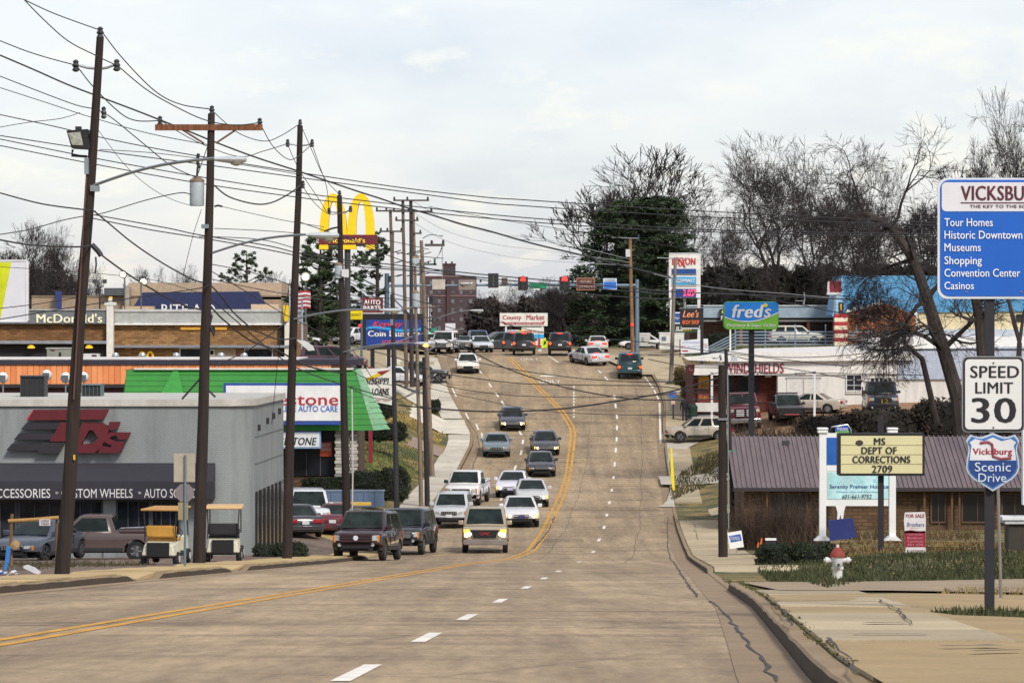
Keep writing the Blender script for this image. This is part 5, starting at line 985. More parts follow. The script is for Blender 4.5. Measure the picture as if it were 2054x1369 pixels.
c = f.box('crossarm', 852, 892, 489, 494, -.2, -.08, M('#57504e', .9)); insul(f, 866, 486, .1, c); insul(f, 889, 485, .1, c); f.tube('jumper', [(887, 494), (883, 505), (876, 518)], .03, DARK); f.tube('jumper', [(887, 494), (887, 560)], .02, GREY)
lamp(f, 848, 478, 876, 472, 14, d0=-.5, r=.03); f.box('arm_bracket', 851, 876, 528, 532, -.2, -.1, M('#4a6058')); f.box('switch', 870, 874, 518, 532, -.2, -.05, M('#3f5650')); lamp(f, 870, 642, 943, 622, 27, d0=-.8, r=.035)
specs = [((826, 760), (824, 401), 27, 9, 'tall dark pole with two crossarms, right of the pair behind the laundry board', '#453c38', ((789, 861, 402), (788, 868, 424))),
 ((815, 760), (808, 402), 27, 8, 'tall brown pole, left of the pair behind the laundry board', '#6d5f55', ((793, 840, 442),)),
 ((793, 760), (783, 420), 25, 8, 'slender pole with a crossarm at the level of the arches plaque', '#6f625a', ((754, 812, 423), (762, 808, 464))),
 ((838, 760), (829, 425), 24, 7, 'thin grey pole leaning left behind the tall pair', '#75695f', ((826, 846, 468),)),
 ((848, 740), (843, 520), 21, 6, 'short thin pole right of the leaning one', '#75695f', ((832, 862, 530),)),
 ((788, 762), (788, 463), 23, 7, 'rough thick pole topped below the second crossarm', '#6a5c54', ()) ]
for pb, pt, s, w, lb, col, arms in specs:
    f = pole(pb, pt, s, w, lb, mat=M(col, .9, kind='wood_pole'), group=GD, wt=w*.75)
    for a, b, y in arms:
        c = f.box('crossarm', a, b, y-1.6, y+1.6, -.25, -.12, M('#4a4442', .9))
        for x in (a+2, (a+b)/2-8, b-3): insul(f, x, y-4, .1, c)
    for k in range(3): y = 500+k*22+random.random()*8; f.tube('side_arm', [(pt[0]+8, y+4), (pt[0]+22, y)], .04, DARK)
    if pt[0] in (824, 829): transformer(f, pt[0]+7, 516, 534, 11)
GR2 = 'utility poles on the right hand side'
f = pole((1450, 1102), (1448, 732), 55, 19, 'thick brown pole cut off short, with a street lamp bracket, on the right verge', group=GR2, wt=14); f.box('band', 1440, 1460, 838, 842, -.2, .1, STEEL); f.tube('conduit', [(1459, 740, -.1), (1461, 1060, -.15)], .02, GREY)
f.tube('bracket_arm', [(1425, 762), (1442, 757)], .03, DARK); lamp(f, 1446, 722, 1443, 716, 16, d0=-.2); 
f = pole((1470, 1030), (1456, 700), 41, 9, 'thin dark pole just right of the short thick pole', group=GR2, wt=7, mat=M('#2f2b2d', .9, kind='wood_pole')); g = f.box('street_name_sign', 1460, 1477, 902, 910, -.2, -.17, M('#2a9a68', .5)); f.text('ANDER', 1462, 1475, 904, 908, -.21, WHT, g)
f.box('equipment_box', 1466, 1478, 714, 724, -.3, -.1, M('#aab2bc', .5))
f = pole((1345, 771), (1355, 516), 25.7, 9, 'leaning grey pole standing in front of the tall petrol price sign', group=GR2, mat=M('#7c746c', .9, kind='wood_pole'), wt=6)
c = f.tube('crossarm', [(1318, 517), (1380, 519)], .04, GREY); f.tube('fuse', [(1341, 535), (1339, 560)], .06, M('#7a7280'), c); f.lathe = None
MB().lathe([(.9, 0), (.6, .15), (.2, .3)], (0, 0, -.1), 10).build('base_weeds', M('#2c3420', 1, kind='foliage'), f.o)
f = pole((1269, 700), (1264, 478), 23, 8, 'wooden pole with white top beside the traffic light mast', group=GR2, mat=M('#8a6a50', .9, kind='wood_pole'), wt=6)
f.box('white_box', 1255, 1264, 500, 515, -.3, .1, M('#c2c6c8', .6)); f.tube('crossarm', [(1228, 476), (1281, 478)], .035, GREY); insul(f, 1281, 473, .1); MB().lathe([(.02, -.2), (.17, -.18), (.17, -.1)], (f.X(1268), -.1, f.Z(651)), 12, 'y').build('red_reflector', M('#d8423c', .3, emis=.4), f.o)
# ------------------------------------------------------------------ traffic light mast across the road
f = Fr(1278, 700, 23, 'traffic_light_mast', 'grey steel mast with a long arm carrying lights and signs over the road', 'traffic light')
MST = M('#6f8496', .45, .3)
MB().tube([(0, .1, -.3), (0, .1, f.Z(560))], [.22, .16], 12).build('mast', MST, f.o); arm = MB().tube([(f.X(1278), .1, f.Z(572)), (f.X(1040), .1, f.Z(571)), (f.X(800), .1, f.Z(573))], [.14, .11, .08], 10).build('arm', MST, f.o)
def signal(x0, x1, y0, y1, lit, back=False):
    b = f.box('signal_head', x0, x1, y0, y1, -.35, -.02, M('#25272a', .6)); 
    if not back:
        for k in range(3):
            z = y0+(y1-y0)*(k+.5)/3; h = (x1-x0)/2*.5/f.s; on_ = k == 0 and lit
            MB().lathe([(.02, -.06), (h*(1.2 if on_ else 1), -.04), (h, 0)], (f.X((x0+x1)/2), -.36, f.Z(z)), 12, 'y').build('lamp', M('#ff3028', .3, emis=3.5) if on_ else M('#33302e', .3), b)
            MB().tube([(f.X((x0+x1)/2)+h*1.15*cos(a), -.45, f.Z(z)+h*1.15*sin(a)) for a in np.linspace(0, pi, 7)], .03, 4, False).build('visor', DARK, b)
    else: f.box('seam', (x0+x1)/2-.6, (x0+x1)/2+.6, y0+3, y1-3, -.38, -.35, M('#6a6e72'), b)
signal(979, 1000, 548, 577, False, True); signal(1039, 1059, 555, 582, True); signal(1122, 1143, 555, 582, True)
s1 = f.box('street_name_plate', 1063, 1097, 567, 578, -.2, -.16, M('#1f8a62', .5)); f.text('Mission', 1066, 1086, 569.5, 575.5, -.2, WHT, s1); f.text('2700', 1088, 1095, 571, 575, -.2, WHT, s1); f.box('small_white_plate', 1076, 1083, 577.5, 581, -.18, -.16, WHT)
s1 = f.box('brown_sign', 1156, 1193, 557, 582, -.2, -.16, M('#a0705c', .6)); f.box('brown_face', 1158, 1191, 559, 580, -.22, -.2, M('#5a2c24', .6), s1); f.text('HISTORIC', 1163, 1187, 562, 567, -.24, M('#cdb9ac'), s1); f.text('DISTRICT', 1161, 1189, 573, 578, -.24, M('#cdb9ac'), s1)
s1 = f.box('blue_sign', 1210, 1237, 558, 580.5, -.2, -.16, M('#c8d6e8', .6)); f.box('blue_face', 1211, 1236, 565, 579, -.22, -.2, M('#2a70d0', .5), s1); f.text('VICKSBURG', 1213, 1234, 560, 564, -.22, M('#7a3a48'), s1)
f.box('back_plate', 1006, 1018, 557, 571, -.2, -.16, M('#5b4e46')); f.box('camera_box', 962, 966, 560, 566, -.1, .1, DARK); f.box('sign_back', 867, 893, 560, 580, -.2, -.16, M('#b7aea4', .7)); f.box('sign_back', 920, 954, 561, 581, -.2, -.16, M('#857a72', .7))
lamp(f, 960, 572, 945, 568, 22, d0=-.2)
f = Fr(776, 735, 23, 'traffic_light_mast', 'far end mast of the light arm, dark blue grey, behind the laundry board', 'traffic light'); MB().tube([(0, 0, -.2), (0, 0, f.Z(548))], [.24, .2], 12).build('mast', M('#4d6070', .5), f.o); MB().tube([(f.X(776), 0, f.Z(573)), (f.X(850), 0, f.Z(572))], .12, 8).build('arm', MST, f.o); f.box('signal_head', 780, 787, 553, 566, -.3, -.05, M('#2a2b2e'))
f = Fr(861, 706, 22.5, 'hotel_blade_sign', 'tall narrow black vertical sign with white letters by the junction', 'sign'); f.box('blade', 860.5, 868, 593, 660, 0, .3, M('#1e2028')); 
for i, ch in enumerate('RDLVAC'): f.text(ch, 862, 867, 611+i*8.2, 617+i*8.2, -.03, WHT, bold=.02)
f.box('side_tube', 858.6, 860.2, 596, 690, 0, .15, M('#d9dce0', .4)); f.box('leg', 863, 865, 660, 706, .1, .2, GREY)
g = Fr(866, 706, 22.8, 'green_signal_post', 'small green lit signal and green street blade by the narrow black sign', 'traffic light'); 
g.tube('post', [(859, 706), (859, 664)], .05, GREY); 
for x in (856, 861): MB().lathe([(.02, -.05), (.12, -.04), (.12, .02)], (g.X(x), -.1, g.Z(668)), 10, 'y').build('green_lamp', M('#28c890', .3, emis=2.0), g.o)
g.poly('street_blade', [(862, 662), (876, 655), (875, 663), (862, 668)], -.02, .02, M('#2b8a70', .5))
# ------------------------------------------------------------------ free standing signs, right
def shieldpts(x0, x1, y0, y1):
    w = x1-x0; h = y1-y0; c = (x0+x1)/2
    half = [(0, 0), (.10, .04), (.22, .075), (.32, .06), (.41, .03), (.47, .10), (.49, .14), (.45, .22), (.445, .32), (.48, .48), (.49, .60), (.45, .70), (.36, .79), (.2, .88), (0, 1)]
    return [(c+a*w, y0+b*h) for a, b in half]+[(c-a*w, y0+b*h) for a, b in half[-2:0:-1]]
SP = 180
f = Fr(1986, 1242, SP, 'speed_limit_post', 'dark post carrying the blue destination sign, the speed limit and the scenic drive shield', 'road sign')
MB().box(f.X(1977), f.X(1995), 0, .10, -.4, f.Z(600)).build('post', M('#2a2a30', .8), f.o)
b = MB().prism(rrect(f.X(1880), f.X(2190), f.Z(599), f.Z(357), .11), -.035, -.01).build('destination_sign', M('#c9cfda', .45, var=.05), f.o)
MB().prism(rrect(f.X(1885), f.X(2185), f.Z(594), f.Z(361), .10), -.042, -.035).build('blue_face', M('#1059b8', .45, var=.06), b); MB().prism(rrect(f.X(1888), f.X(2182), f.Z(424), f.Z(366), .05), -.048, -.042).build('white_band', M('#cfd0d8', .5, var=.08), b)
BG = M('#5b2434', .6, var=.5, scale=30); f.text('VICKSBURG', 1926, 2096, 373, 402, -.054, BG, b, bold=.035); f.box('underline', 1926, 2096, 406, 408, -.054, -.048, BG, b); f.text('THE KEY TO THE SOUTH', 1944, 2082, 411, 417, -.054, BG, b, bold=.02)
SW = M('#dfe6f0', .5, var=.05)
for st, x1, y0, y1 in (('Tour Homes', 1990, 438, 454), ('Historic Downtown', 2049, 463, 479), ('Museums', 1966, 488, 504), ('Shopping', 1968, 514, 535), ('Convention Center', 2045, 539, 555), ('Casinos', 1952, 565, 580)): f.text(st, 1893, x1, y0, y1, -.05, SW, b, bold=.015)
for x in (1935, 2045): f.box('rivet', x, x+4, 583, 587, -.05, -.042, M('#6a6f9a'), b)
s1 = MB().prism(rrect(f.X(1928), f.X(2053), f.Z(866), f.Z(714), .06), -.075, -.05).build('speed_sign', M('#8a8d92', .45), f.o); MB().prism(rrect(f.X(1930), f.X(2051), f.Z(864), f.Z(716), .055), -.08, -.075).build('black_border', M('#26282c', .5), s1); MB().prism(rrect(f.X(1934), f.X(2047), f.Z(860), f.Z(720), .045), -.084, -.08).build('white_face', M('#d2d4d6', .45, var=.06), s1)
BK = M('#1d1f24', .6); f.text('SPEED', 1944, 2042, 733, 757, -.088, BK, s1, bold=.035); f.text('LIMIT', 1954, 2030, 766, 788, -.088, BK, s1, bold=.035); f.text('30', 1946, 2036, 797, 847, -.088, BK, s1, bold=.05)
for y in (726, 855): f.box('bolt', 1989, 1992, y, y+3, -.09, -.084, DARK, s1)
f.box('sign_bracket', 1984, 1990, 866, 880, -.05, 0, STEEL)
s2 = f.poly('scenic_shield', shieldpts(1935, 2044, 867, 984), -.075, -.05, M('#b5c3d4', .5)); sp = shieldpts(1938, 2041, 871, 980); sb = f.poly('shield_border', sp, -.08, -.075, M('#3f6fae', .5), s2); f.poly('shield_blue', [p for p in shieldpts(1941, 2038, 875, 976) if p[1] > 918][:1] and [(1941, 922), (2038, 922)] + [p for p in shieldpts(1941, 2038, 875, 976) if p[1] > 922], -.084, -.08, M('#1d3f80', .5), s2)
f.poly('shield_white', [(1943, 922), (1945, 905), (1947, 893), (1943, 886), (1954, 879), (1972, 884), (1989, 876), (2007, 884), (2025, 879), (2036, 886), (2031, 893), (2034, 905), (2036, 922)], -.084, -.08, M('#d0d3d8', .5), s2)
f.text('Vicksburg', 1949, 2028, 898, 914, -.089, M('#a02840', .5), s2, bold=.04); f.tube('river_swirl', [(1964, 887, -.09), (1980, 885, -.09), (1988, 890, -.09), (1989, 900, -.09), (1990, 914, -.09), (2006, 919, -.09), (2026, 917, -.09)], .014, M('#8a3348', .5), s2)
f.text('Scenic', 1953, 2025, 926, 944, -.089, M('#c3d2e6', .5), s2, bold=.01); f.text('Drive', 1960, 2016, 948, 965, -.089, M('#c3d2e6', .5), s2, bold=.01)
g = Fr(2008, 1204, 145, 'sign_stake', 'thin leaning galvanised sign stake behind the dark sign post', 'post'); g.tube('stake', [(2010, 1240), (2008, 1204), (1999, 880)], .022, M('#8d8a86', .4, .5))
# hydrant
f = Fr(1680, 1150, 98, 'fire_hydrant', 'white fire hydrant with faded red bonnet on the dark grass', 'hydrant')
f.o.location.z = Gz(f.o.location.x, f.o.location.y)+.0
MB().lathe([(.15, -.05), (.15, .03), (.10, .04), (.10, .26), (.125, .27), (.125, .31), (.10, .32), (.11, .44), (.13, .5), (.13, .53)], n=18).build('barrel', M('#d5d6d4', .5), f.o)
MB().lathe([(.16, .52), (.16, .56), (.14, .6), (.09, .68), (.05, .71)], n=18).build('bonnet', M('#8c3b30', .7), f.o); MB().lathe([(.035, .7), (.035, .75), (.02, .77)], n=6).build('operating_nut', M('#d8b8b0', .6), f.o)
for s_ in (-1, 1): MB().lathe([(.05, 0), (.05, .1), (.065, .1), (.065, .16), (.03, .165), (.03, .19)] if s_ > 0 else [(.03, -.19), (.03, -.165), (.065, -.16), (.065, -.1), (.05, -.1), (.05, 0)], (s_*.09, 0, .45), 12, 'x').build('hose_outlet', M('#cfd0ce', .5), f.o)
MB().lathe([(.03, -.24), (.08, -.22), (.085, -.14), (.07, -.08)], (0, 0, .38), 14, 'y').build('pumper_outlet', M('#a9abac', .5), f.o); MB().box(-.02, .02, -.26, -.23, .35, .4).build('cap_nut', DARK, f.o)
# letter board
f = Fr(1767, 1102, 70, 'letter_board', 'changeable letter board reading MS DEPT OF CORRECTIONS on a black post', 'sign')
MB().box(f.X(1762), f.X(1773), 0, .15, -.5, f.Z(838)).build('post', M('#26242a', .7), f.o); c = MB().prism(rrect(f.X(1680), f.X(1853), f.Z(953), f.Z(868), .05), -.22, .3).build('cabinet', M('#1e1e22', .6), f.o)
f.box('board_face', 1685, 1848, 873, 948, -.24, -.22, M('#cfc99e', .5, var=.06), c)
for y in (891, 910, 929): f.box('letter_rail', 1685, 1848, y-.6, y+.6, -.252, -.24, M('#a8a37e'), c)
for st, a, b, y in (('MS', 1751, 1774, 877), ('DEPT OF', 1726, 1797, 895), ('CORRECTIONS', 1708, 1824, 913), ('2709', 1747, 1788, 932)): f.text(st, a, b, y, y+14, -.265, M('#25252a', .6), c, bold=.05)
MB().prism([(f.X(1722)+.11*cos(a), f.Z(887)+.08*sin(a)) for a in np.linspace(0, 2*pi, 14)[:-1]], -.26, -.245).build('oval_logo', M('#3e3434'), c)
# hospice board
f = Fr(1720, 1090, 62, 'hospice_board', 'tall white two post sign with turned caps on red brick bases, behind the letter board', 'sign')
WS = M('#dcdedf', .5, var=.06)
for x in (1650, 1790):
    p = f.box('post', x-6.5, x+6.5, 868, 1080, -.08, .12, WS); f.box('cap', x-10, x+10, 862, 868, -.14, .18, WS, p, bevel=.02); f.box('cap_top', x-11, x+11, 857, 861.5, -.16, .2, WS, p, bevel=.03)
    f.poly('flared_foot', [(x-7, 1074), (x+7, 1074), (x+17, 1083), (x-17, 1083)], -.25, .3, WS, p); f.box('brick_base', x-14, x+14, 1083, 1120, -.2, .28, M('#6b3030', .9, kind='brick'), p)
bd = f.box('board', 1656, 1784, 868, 1014, -.02, .06, WS); f.box('blue_panel', 1658, 1782, 877, 932, -.04, -.02, M('#1c5cae', .5), bd); f.box('white_strip', 1658, 1782, 932, 944, -.035, -.02, WS, bd)
f.box('picture_panel', 1659, 1782, 946, 1000, -.04, -.02, M('#b4dde3', .5, var=.35, scale=1.3), bd); 
for x in (1676, 1722, 1760): 
    f.box('cross', x-3, x+3, 953, 976, -.046, -.04, M('#9ccfd9'), bd); f.box('cross', x-9, x+9, 960, 967, -.047, -.041, M('#9ccfd9'), bd)
f.text('Serenity Premier Hospice', 1664, 1782, 971, 981, -.055, M('#28488a', .5), bd, bold=.012); f.text('Palliative Care and Consultation', 1678, 1768, 984, 987, -.055, M('#58709a', .5), bd); f.text('601-661-9752', 1689, 1748, 991, 999, -.055, M('#333a44', .5), bd, shear=.2, bold=.012)
g = Fr(1688, 1084, 62.5, 'suitcase_cutout', 'dark blue suitcase shape held by white painted legs under the hospice board', 'sign'); g.poly('case', [(1660, 1042), (1709, 1037), (1716, 1076), (1663, 1083)], -.3, -.22, M('#23306e', .6)); g.poly('white_figure', [(1675, 1013), (1695, 1013), (1692, 1024), (1690, 1039), (1686, 1039), (1685, 1030), (1682, 1040), (1678, 1040), (1679, 1026)], -.2, -.14, WS)
# for sale sign
f = Fr(1835, 1114, 75, 'for_sale_sign', 'white and dark red FOR SALE panel standing in the grass', 'sign'); f.poly('panel', [(1815, 1027), (1855, 1026), (1857, 1040), (1856, 1096), (1858, 1113), (1815, 1112), (1817, 1096), (1813, 1042)], -.02, .02, M('#d3cfd2', .6)); f.box('red_panel', 1814.5, 1856, 1064, 1096, -.03, -.02, M('#8e2238', .6)); f.poly('swoosh', [(1814.5, 1064), (1828, 1062), (1845, 1066), (1856, 1064), (1856, 1068), (1814.5, 1068)], -.03, -.02, M('#8e2238', .6))
f.text('FOR SALE', 1817, 1854, 1030, 1037, -.035, M('#8e2238'), bold=.03); f.text('Brothers', 1819, 1854, 1047, 1055, -.035, M('#4a5a90'), shear=.2); f.text('Realty Inc', 1826, 1842, 1057, 1059, -.035, M('#a05060'))
for i, st in enumerate(('Sidney Nel', 'for', 'Commercial', '601-555-0000')): f.text('Realtor' if i == 1 else ('Call today' if i == 0 else ('Commercial' if i == 2 else '601 636')), 1820, 1851, 1069+i*6.6, 1073.5+i*6.6, -.045, M('#c98a96'))
f.text('for information', 1820, 1853, 1100, 1105, -.035, M('#a98898'))
for x in (1817, 1855): f.box('stake', x-1, x+1, 1100, 1122, .02, .05, GREY)
f = Fr(1476, 1098, 56, 'yard_sign', 'small tilted white and blue yard notice beside the thick brown pole', 'sign'); f.poly('panel', [(1459, 1068), (1487, 1063), (1492, 1096), (1464, 1100)], -.02, .0, WHT); f.poly('blue_band', [(1462, 1074), (1485, 1070), (1488, 1083), (1466, 1087)], -.03, -.02, M('#2c58a8')); f.text('COUNCIL', 1464, 1484, 1075, 1082, -.04, WHT); f.tube('stake', [(1477, 1096, .01), (1478, 1108, .01)], .02, GREY)
f = Fr(1551, 1098, 58, 'yard_sign', 'tiny white sign with black edge above the dark hedge', 'sign'); f.box('panel', 1536, 1556, 1079, 1096, 0, .03, M('#2b2d38')); f.box('white_top', 1535, 1557, 1078.5, 1083, -.04, .05, WHT); f.tube('stake', [(1546, 1096), (1546, 1112)], .02, GREY)
for x, y0, y1, lb in ((1519, 1087, 1106, 'shorter orange marker flag left of the hedge'), (1526, 1078, 1093, 'taller orange marker flag nearer the tiny white sign')):
    f = Fr(x, y1, 59, 'marker_flag', lb, 'marker', 'orange markers beside the hedge'); f.poly('flag', [(x-2, y1-2), (x+2, y1), (x+3.4, y0), (x+1, y0)], -.03, .0, M('#d8662a', .6)); f.tube('stake', [(x+2, y1, .01), (x+2, y1+6, .01)], .01, GREY)
f = Fr(1688, 866, 58, 'hoop_sign', 'small blue and green board inside a bent metal hoop, above the hospice board', 'sign'); f.tube('hoop', [(1663, 890), (1662, 866), (1668, 856), (1700, 851), (1707, 862), (1706, 890)], .025, STEEL); f.poly('board', [(1674, 853), (1702, 851), (1703, 866), (1676, 868)], 0, .04, M('#2f56b0')); f.poly('green_edge', [(1675, 865), (1703, 863), (1703, 867), (1676, 869)], -.01, .0, M('#6aa84a')); f.text('Welcome', 1678, 1700, 855, 863, -.02, WHT)
# pharmacy sign on black pole
f = Fr(1507, 884, 33, 'pharmacy_sign', 'rounded blue and green shop sign on a tall black pole', 'sign')
MB().box(f.X(1502), f.X(1513), 0, .32, -.6, f.Z(660)).build('pole', M('#25242a', .6), f.o); c = MB().prism(rrect(f.X(1451), f.X(1561), f.Z(661), f.Z(604), .3), -.3, .3).build('cabinet', M('#3f8f3a', .5), f.o)
MB().prism(rrect(f.X(1452), f.X(1560), f.Z(660), f.Z(605), .28), -.34, -.3).build('green_face', M('#78bd3c', .5, var=.05), c)
f.poly('blue_face', [(1453, 609), (1457, 605.5), (1555, 605.5), (1559.5, 609), (1559.5, 628), (1546, 634), (1520, 643), (1500, 645), (1480, 643), (1453, 636)], -.36, -.34, M('#1f80dc', .5, var=.05), c)
sw = [(1452.5, 636.5), (1466, 641.5), (1482, 644.8), (1500, 646), (1520, 643.5), (1540, 637), (1560, 628)]; f.poly('white_swoosh', sw+[(a, b-2.2) for a, b in sw[::-1]], -.38, -.355, WHT, c)
f.text("fred", 1467, 1531, 611, 637, -.4, WHT, c, shear=.2, bold=.06); f.text("s", 1531, 1546, 619, 636, -.4, WHT, c, shear=.2, bold=.06); MB().lathe([(.02, -.02), (.125, -.01), (.125, .02)], (f.X(1534.5), -.39, f.Z(612)), 14, 'y').build('yellow_dot', M('#e8d02a', .5), c)
f.text('Pharmacy & Super Dollar', 1457, 1556, 648.5, 657, -.37, WHT, c, shear=.15, bold=.03)
g = Fr(1465, 712, 28, 'white_stick', 'slim white pole under the left end of the blue and green sign', 'post'); g.box('shaft', 1463.5, 1466.5, 655, 712, 0, .12, WHT)
# body shop sign
f = Fr(1408, 720, 26, 'body_shop_sign', 'black sign with orange script lettering on a dark pole', 'sign'); MB().box(f.X(1405), f.X(1411), 0, .25, -1.2, f.Z(612)).build('pole', M('#28272c'), f.o); c = f.box('panel', 1364, 1406, 617, 660, -.1, .1, M('#201f24', .5)); f.text("Lee's", 1369, 1402, 622, 636, -.13, M('#e0906a', .5, emis=.2), c, shear=.35, bold=.02); f.text('BODY SHOP', 1369, 1402, 642, 650, -.13, M('#dc6a34', .5, emis=.2), c, bold=.03)
f.tube('lower_tube', [(1366, 654, -.15), (1366, 658.5, -.15), (1403, 658.5, -.15), (1403, 653, -.15)], .04, WHT, c); f.tube('top_rod', [(1362, 618.5, -.1), (1418, 617, -.1)], .025, GREY, c)
# petrol price sign
f = Fr(1374, 706, 24, 'petrol_price_sign', 'tall white petrol station sign with red digital price and red lettering', 'sign')
for x in (1348, 1402): f.box('leg', x-4 if x < 1375 else x-3, x+2 if x < 1375 else x+3, 590, 712, 0, .3, M('#cfd0cd', .6))
c = f.box('cabinet', 1342, 1405, 508, 597, -.15, .45, M('#d9d9d6', .55)); f.box('cabinet_cap', 1342, 1405, 507, 510, -.17, .47, M('#bcc0c2'), c)
ER = M('#b3302e', .5, emis=.1); f.text('E', 1348, 1356, 517, 531, -.2, ER, c, bold=.05); f.text('XX', 1354, 1377, 516, 534, -.2, ER, c, shear=.3, bold=.03); f.text('ON', 1374, 1395, 517, 531, -.2, ER, c, bold=.05); f.tube('x_stroke', [(1360, 516, -.2), (1374, 536, -.2)], .06, ER, c)
f.box('dark_blue_band', 1347, 1396, 539, 549, -.2, -.15, M('#1f4a8c', .5), c); f.box('light_blue_panel', 1347, 1396, 555, 571, -.2, -.15, M('#3f9ed0', .5), c); f.text('TIGERMART', 1350, 1394, 559, 566, -.23, WHT, c, bold=.02)
for y in (551, 574): f.box('joint', 1346, 1397, y-.6, y+.6, -.18, -.15, DARK, c)
f.box('price_panel', 1347, 1396, 579, 596, -.2, -.15, M('#1c3f86', .4), c); f.text('3.05', 1370, 1391, 580.5, 594, -.23, M('#ff4a6a', .4, emis=1.4), c, bold=.02); f.text('9', 1391.5, 1395.5, 580.5, 590, -.23, M('#ff4a6a', .4, emis=1.4), c)
f.box('express_panel', 1352, 1364, 625, 650, -.12, .1, M('#2a4f92', .5)); f.text('Xpr', 1353, 1363, 635, 641, -.15, WHT); f.box('white_edge', 1352, 1364, 626, 628, -.14, -.12, WHT); f.box('white_edge', 1352, 1364, 647, 649, -.14, -.12, WHT)
c = f.box('sandwich_panel', 1351, 1399, 650, 667, -.1, .1, M('#22402e', .5)); f.text('SUB', 1355, 1370, 655, 664, -.14, WHT, c, shear=.3, bold=.04); f.text('WAY', 1371, 1388, 660, 664, -.14, M('#d8b82c'), c, shear=.3, bold=.03)
f.tube('back_pole', [(1374, 597, .3), (1374, 625, .3)], .1, GREY)
# cash machine boxes and banner
f = Fr(1347, 702, 23.3, 'white_cabinet', 'white box cabinet with a small grey emblem beside the parked white saloon', 'cabinet'); f.box('body', 1323, 1372, 668, 700, 0, 1.5, M('#cfcfcd', .6)); f.box('emblem', 1327, 1336, 675, 683, -.03, 0, M('#5f6f7c')); f.box('lid', 1322, 1373, 666.5, 668.5, -.04, 1.54, WHT)
f = Fr(1293, 700, 21.5, 'low_white_cabinet', 'low grey-white cabinet behind the roof of the parked white saloon', 'cabinet'); f.box('body', 1282, 1304, 669, 694, 0, 1, M('#b9b9b6')); f.box('lid', 1281, 1305, 667.5, 669.5, -.03, 1.03, WHT); f.box('vent', 1286, 1292, 676, 684, -.03, 0, GREY)
f = Fr(1393, 712, 25, 'vinyl_banner', 'white vinyl banner with faint blue and red print stretched between stakes', 'banner'); f.poly('sheet', [(1365, 683), (1408, 679), (1420, 679), (1421, 706), (1366, 709)], -.02, .01, M('#d6dae2', .6)); f.text('AUTO INSURANCE', 1368, 1405, 684, 689, -.03, M('#8090c8')); f.text('FREE QUOTES', 1378, 1404, 693, 698, -.03, M('#9aa8d0')); f.text('$9', 1367, 1375, 692, 699, -.03, M('#c85a5a')); f.box('red_bar', 1368, 1380, 702, 705, -.03, -.02, M('#b03034')); f.text('TAX', 1411, 1419, 689, 698, -.03, M('#b03a3e'))
for x in (1364, 1409): f.tube('stake', [(x, 680), (x, 716)], .04, DARK)
# slatted fence
f = Fr(1520, 702, 24.4, 'slatted_rail_fence', 'grey blue slatted rail fence rising to the parking deck', 'fence'); SL = M('#7a8c9c', .6)
for k in range(5):
    y = 664+k*6.2; f.box('slat', 1477, 1900, y, y+2.6, -.05, 0, SL); f.poly('ramp_slat', [(1418, y+32-k*1.2), (1477, y+2), (1477, y+4.6), (1418, y+35-k*1.2)], -.05, 0, SL)
for x in (1475, 1535, 1595, 1656, 1718, 1780, 1840): f.box('fence_post', x-1.2, x+1.2, 650, 704, 0, .08, SL)
# scenic guide post on the pavement
f = Fr(1350, 850, 27.8, 'guide_shield_post', 'small blue and red shield sign on a black post beside the walking person', 'road sign'); f.box('post', 1349, 1352, 800, 852, 0, .08, M('#2b2a2e')); f.poly('shield', shieldpts(1341.5, 1357, 784.5, 799), -.04, 0, M('#2f66b4', .5)); f.box('red_stripe', 1344, 1354.5, 788, 790.5, -.055, -.04, M('#c0504a')); f.box('small_plate', 1346, 1354, 802, 810, -.03, 0, M('#c9a9a0'))
# yellow kerb and marker
f = Fr(1348, 983, 34.5, 'yellow_kerb_stone', 'bright yellow painted kerb stone along the driveway corner', 'kerb stone'); f.poly('stone', [(1345, 898), (1348, 897), (1354, 982), (1350, 984), (1346, 960)], 0, .2, M('#e6d51c', .6)); 
# county market sign
f = Fr(1050, 702, 20, 'market_sign', 'white supermarket sign board with red lettering above smaller tenant panels', 'sign')
c = f.box('board', 1002.5, 1098.5, 627.5, 653.5, 0, .4, M('#dcdcd6', .6)); MR_ = M('#a8323a', .5); f.text('County', 1008, 1046, 632, 643, -.03, MR_, c, bold=.04); f.text('Market', 1056, 1092, 631, 641, -.03, MR_, c, bold=.04); f.poly('banner_stripe', [(1006, 643), (1014, 646), (1086, 646), (1094, 643), (1090, 651), (1012, 651)], -.02, 0, MR_, c); f.text('TOTAL DISCOUNT FOODS', 1014, 1088, 647, 650.4, -.05, WHT, c)
for x in (1015, 1088): f.box('leg', x-1.8, x+1.8, 653, 705, .1, .3, WHT)
f.box('dark_leg', 1010, 1012.5, 653, 705, .2, .4, M('#3f4a66')); p = f.box('tenant_panel', 1018, 1042, 661, 669, 0, .2, M('#c8c2c8')); f.text('RENTAL', 1020, 1040, 663, 667, -.03, M('#a04a5a'), p)
p = f.box('tenant_panel', 1046, 1091, 656, 692, .02, .25, M('#dfe0da')); f.box('orange_panel', 1044, 1067, 663, 673, -.02, .02, M('#c4542e')); f.text("Cashn", 1047, 1066, 665, 670, -.05, M('#e0b04a')); f.box('blue_panel', 1069, 1091, 670, 678, -.02, .02, M('#3aa4dc')); f.text('MOVIES', 1070, 1090, 664, 668, -.02, M('#a03a34')); MB().lathe([(.02, -.05), (.28, -.04), (.28, .05)], (f.X(1045), -.05, f.Z(667)), 12, 'y').build('yellow_disc', M('#d8a828'), f.o)
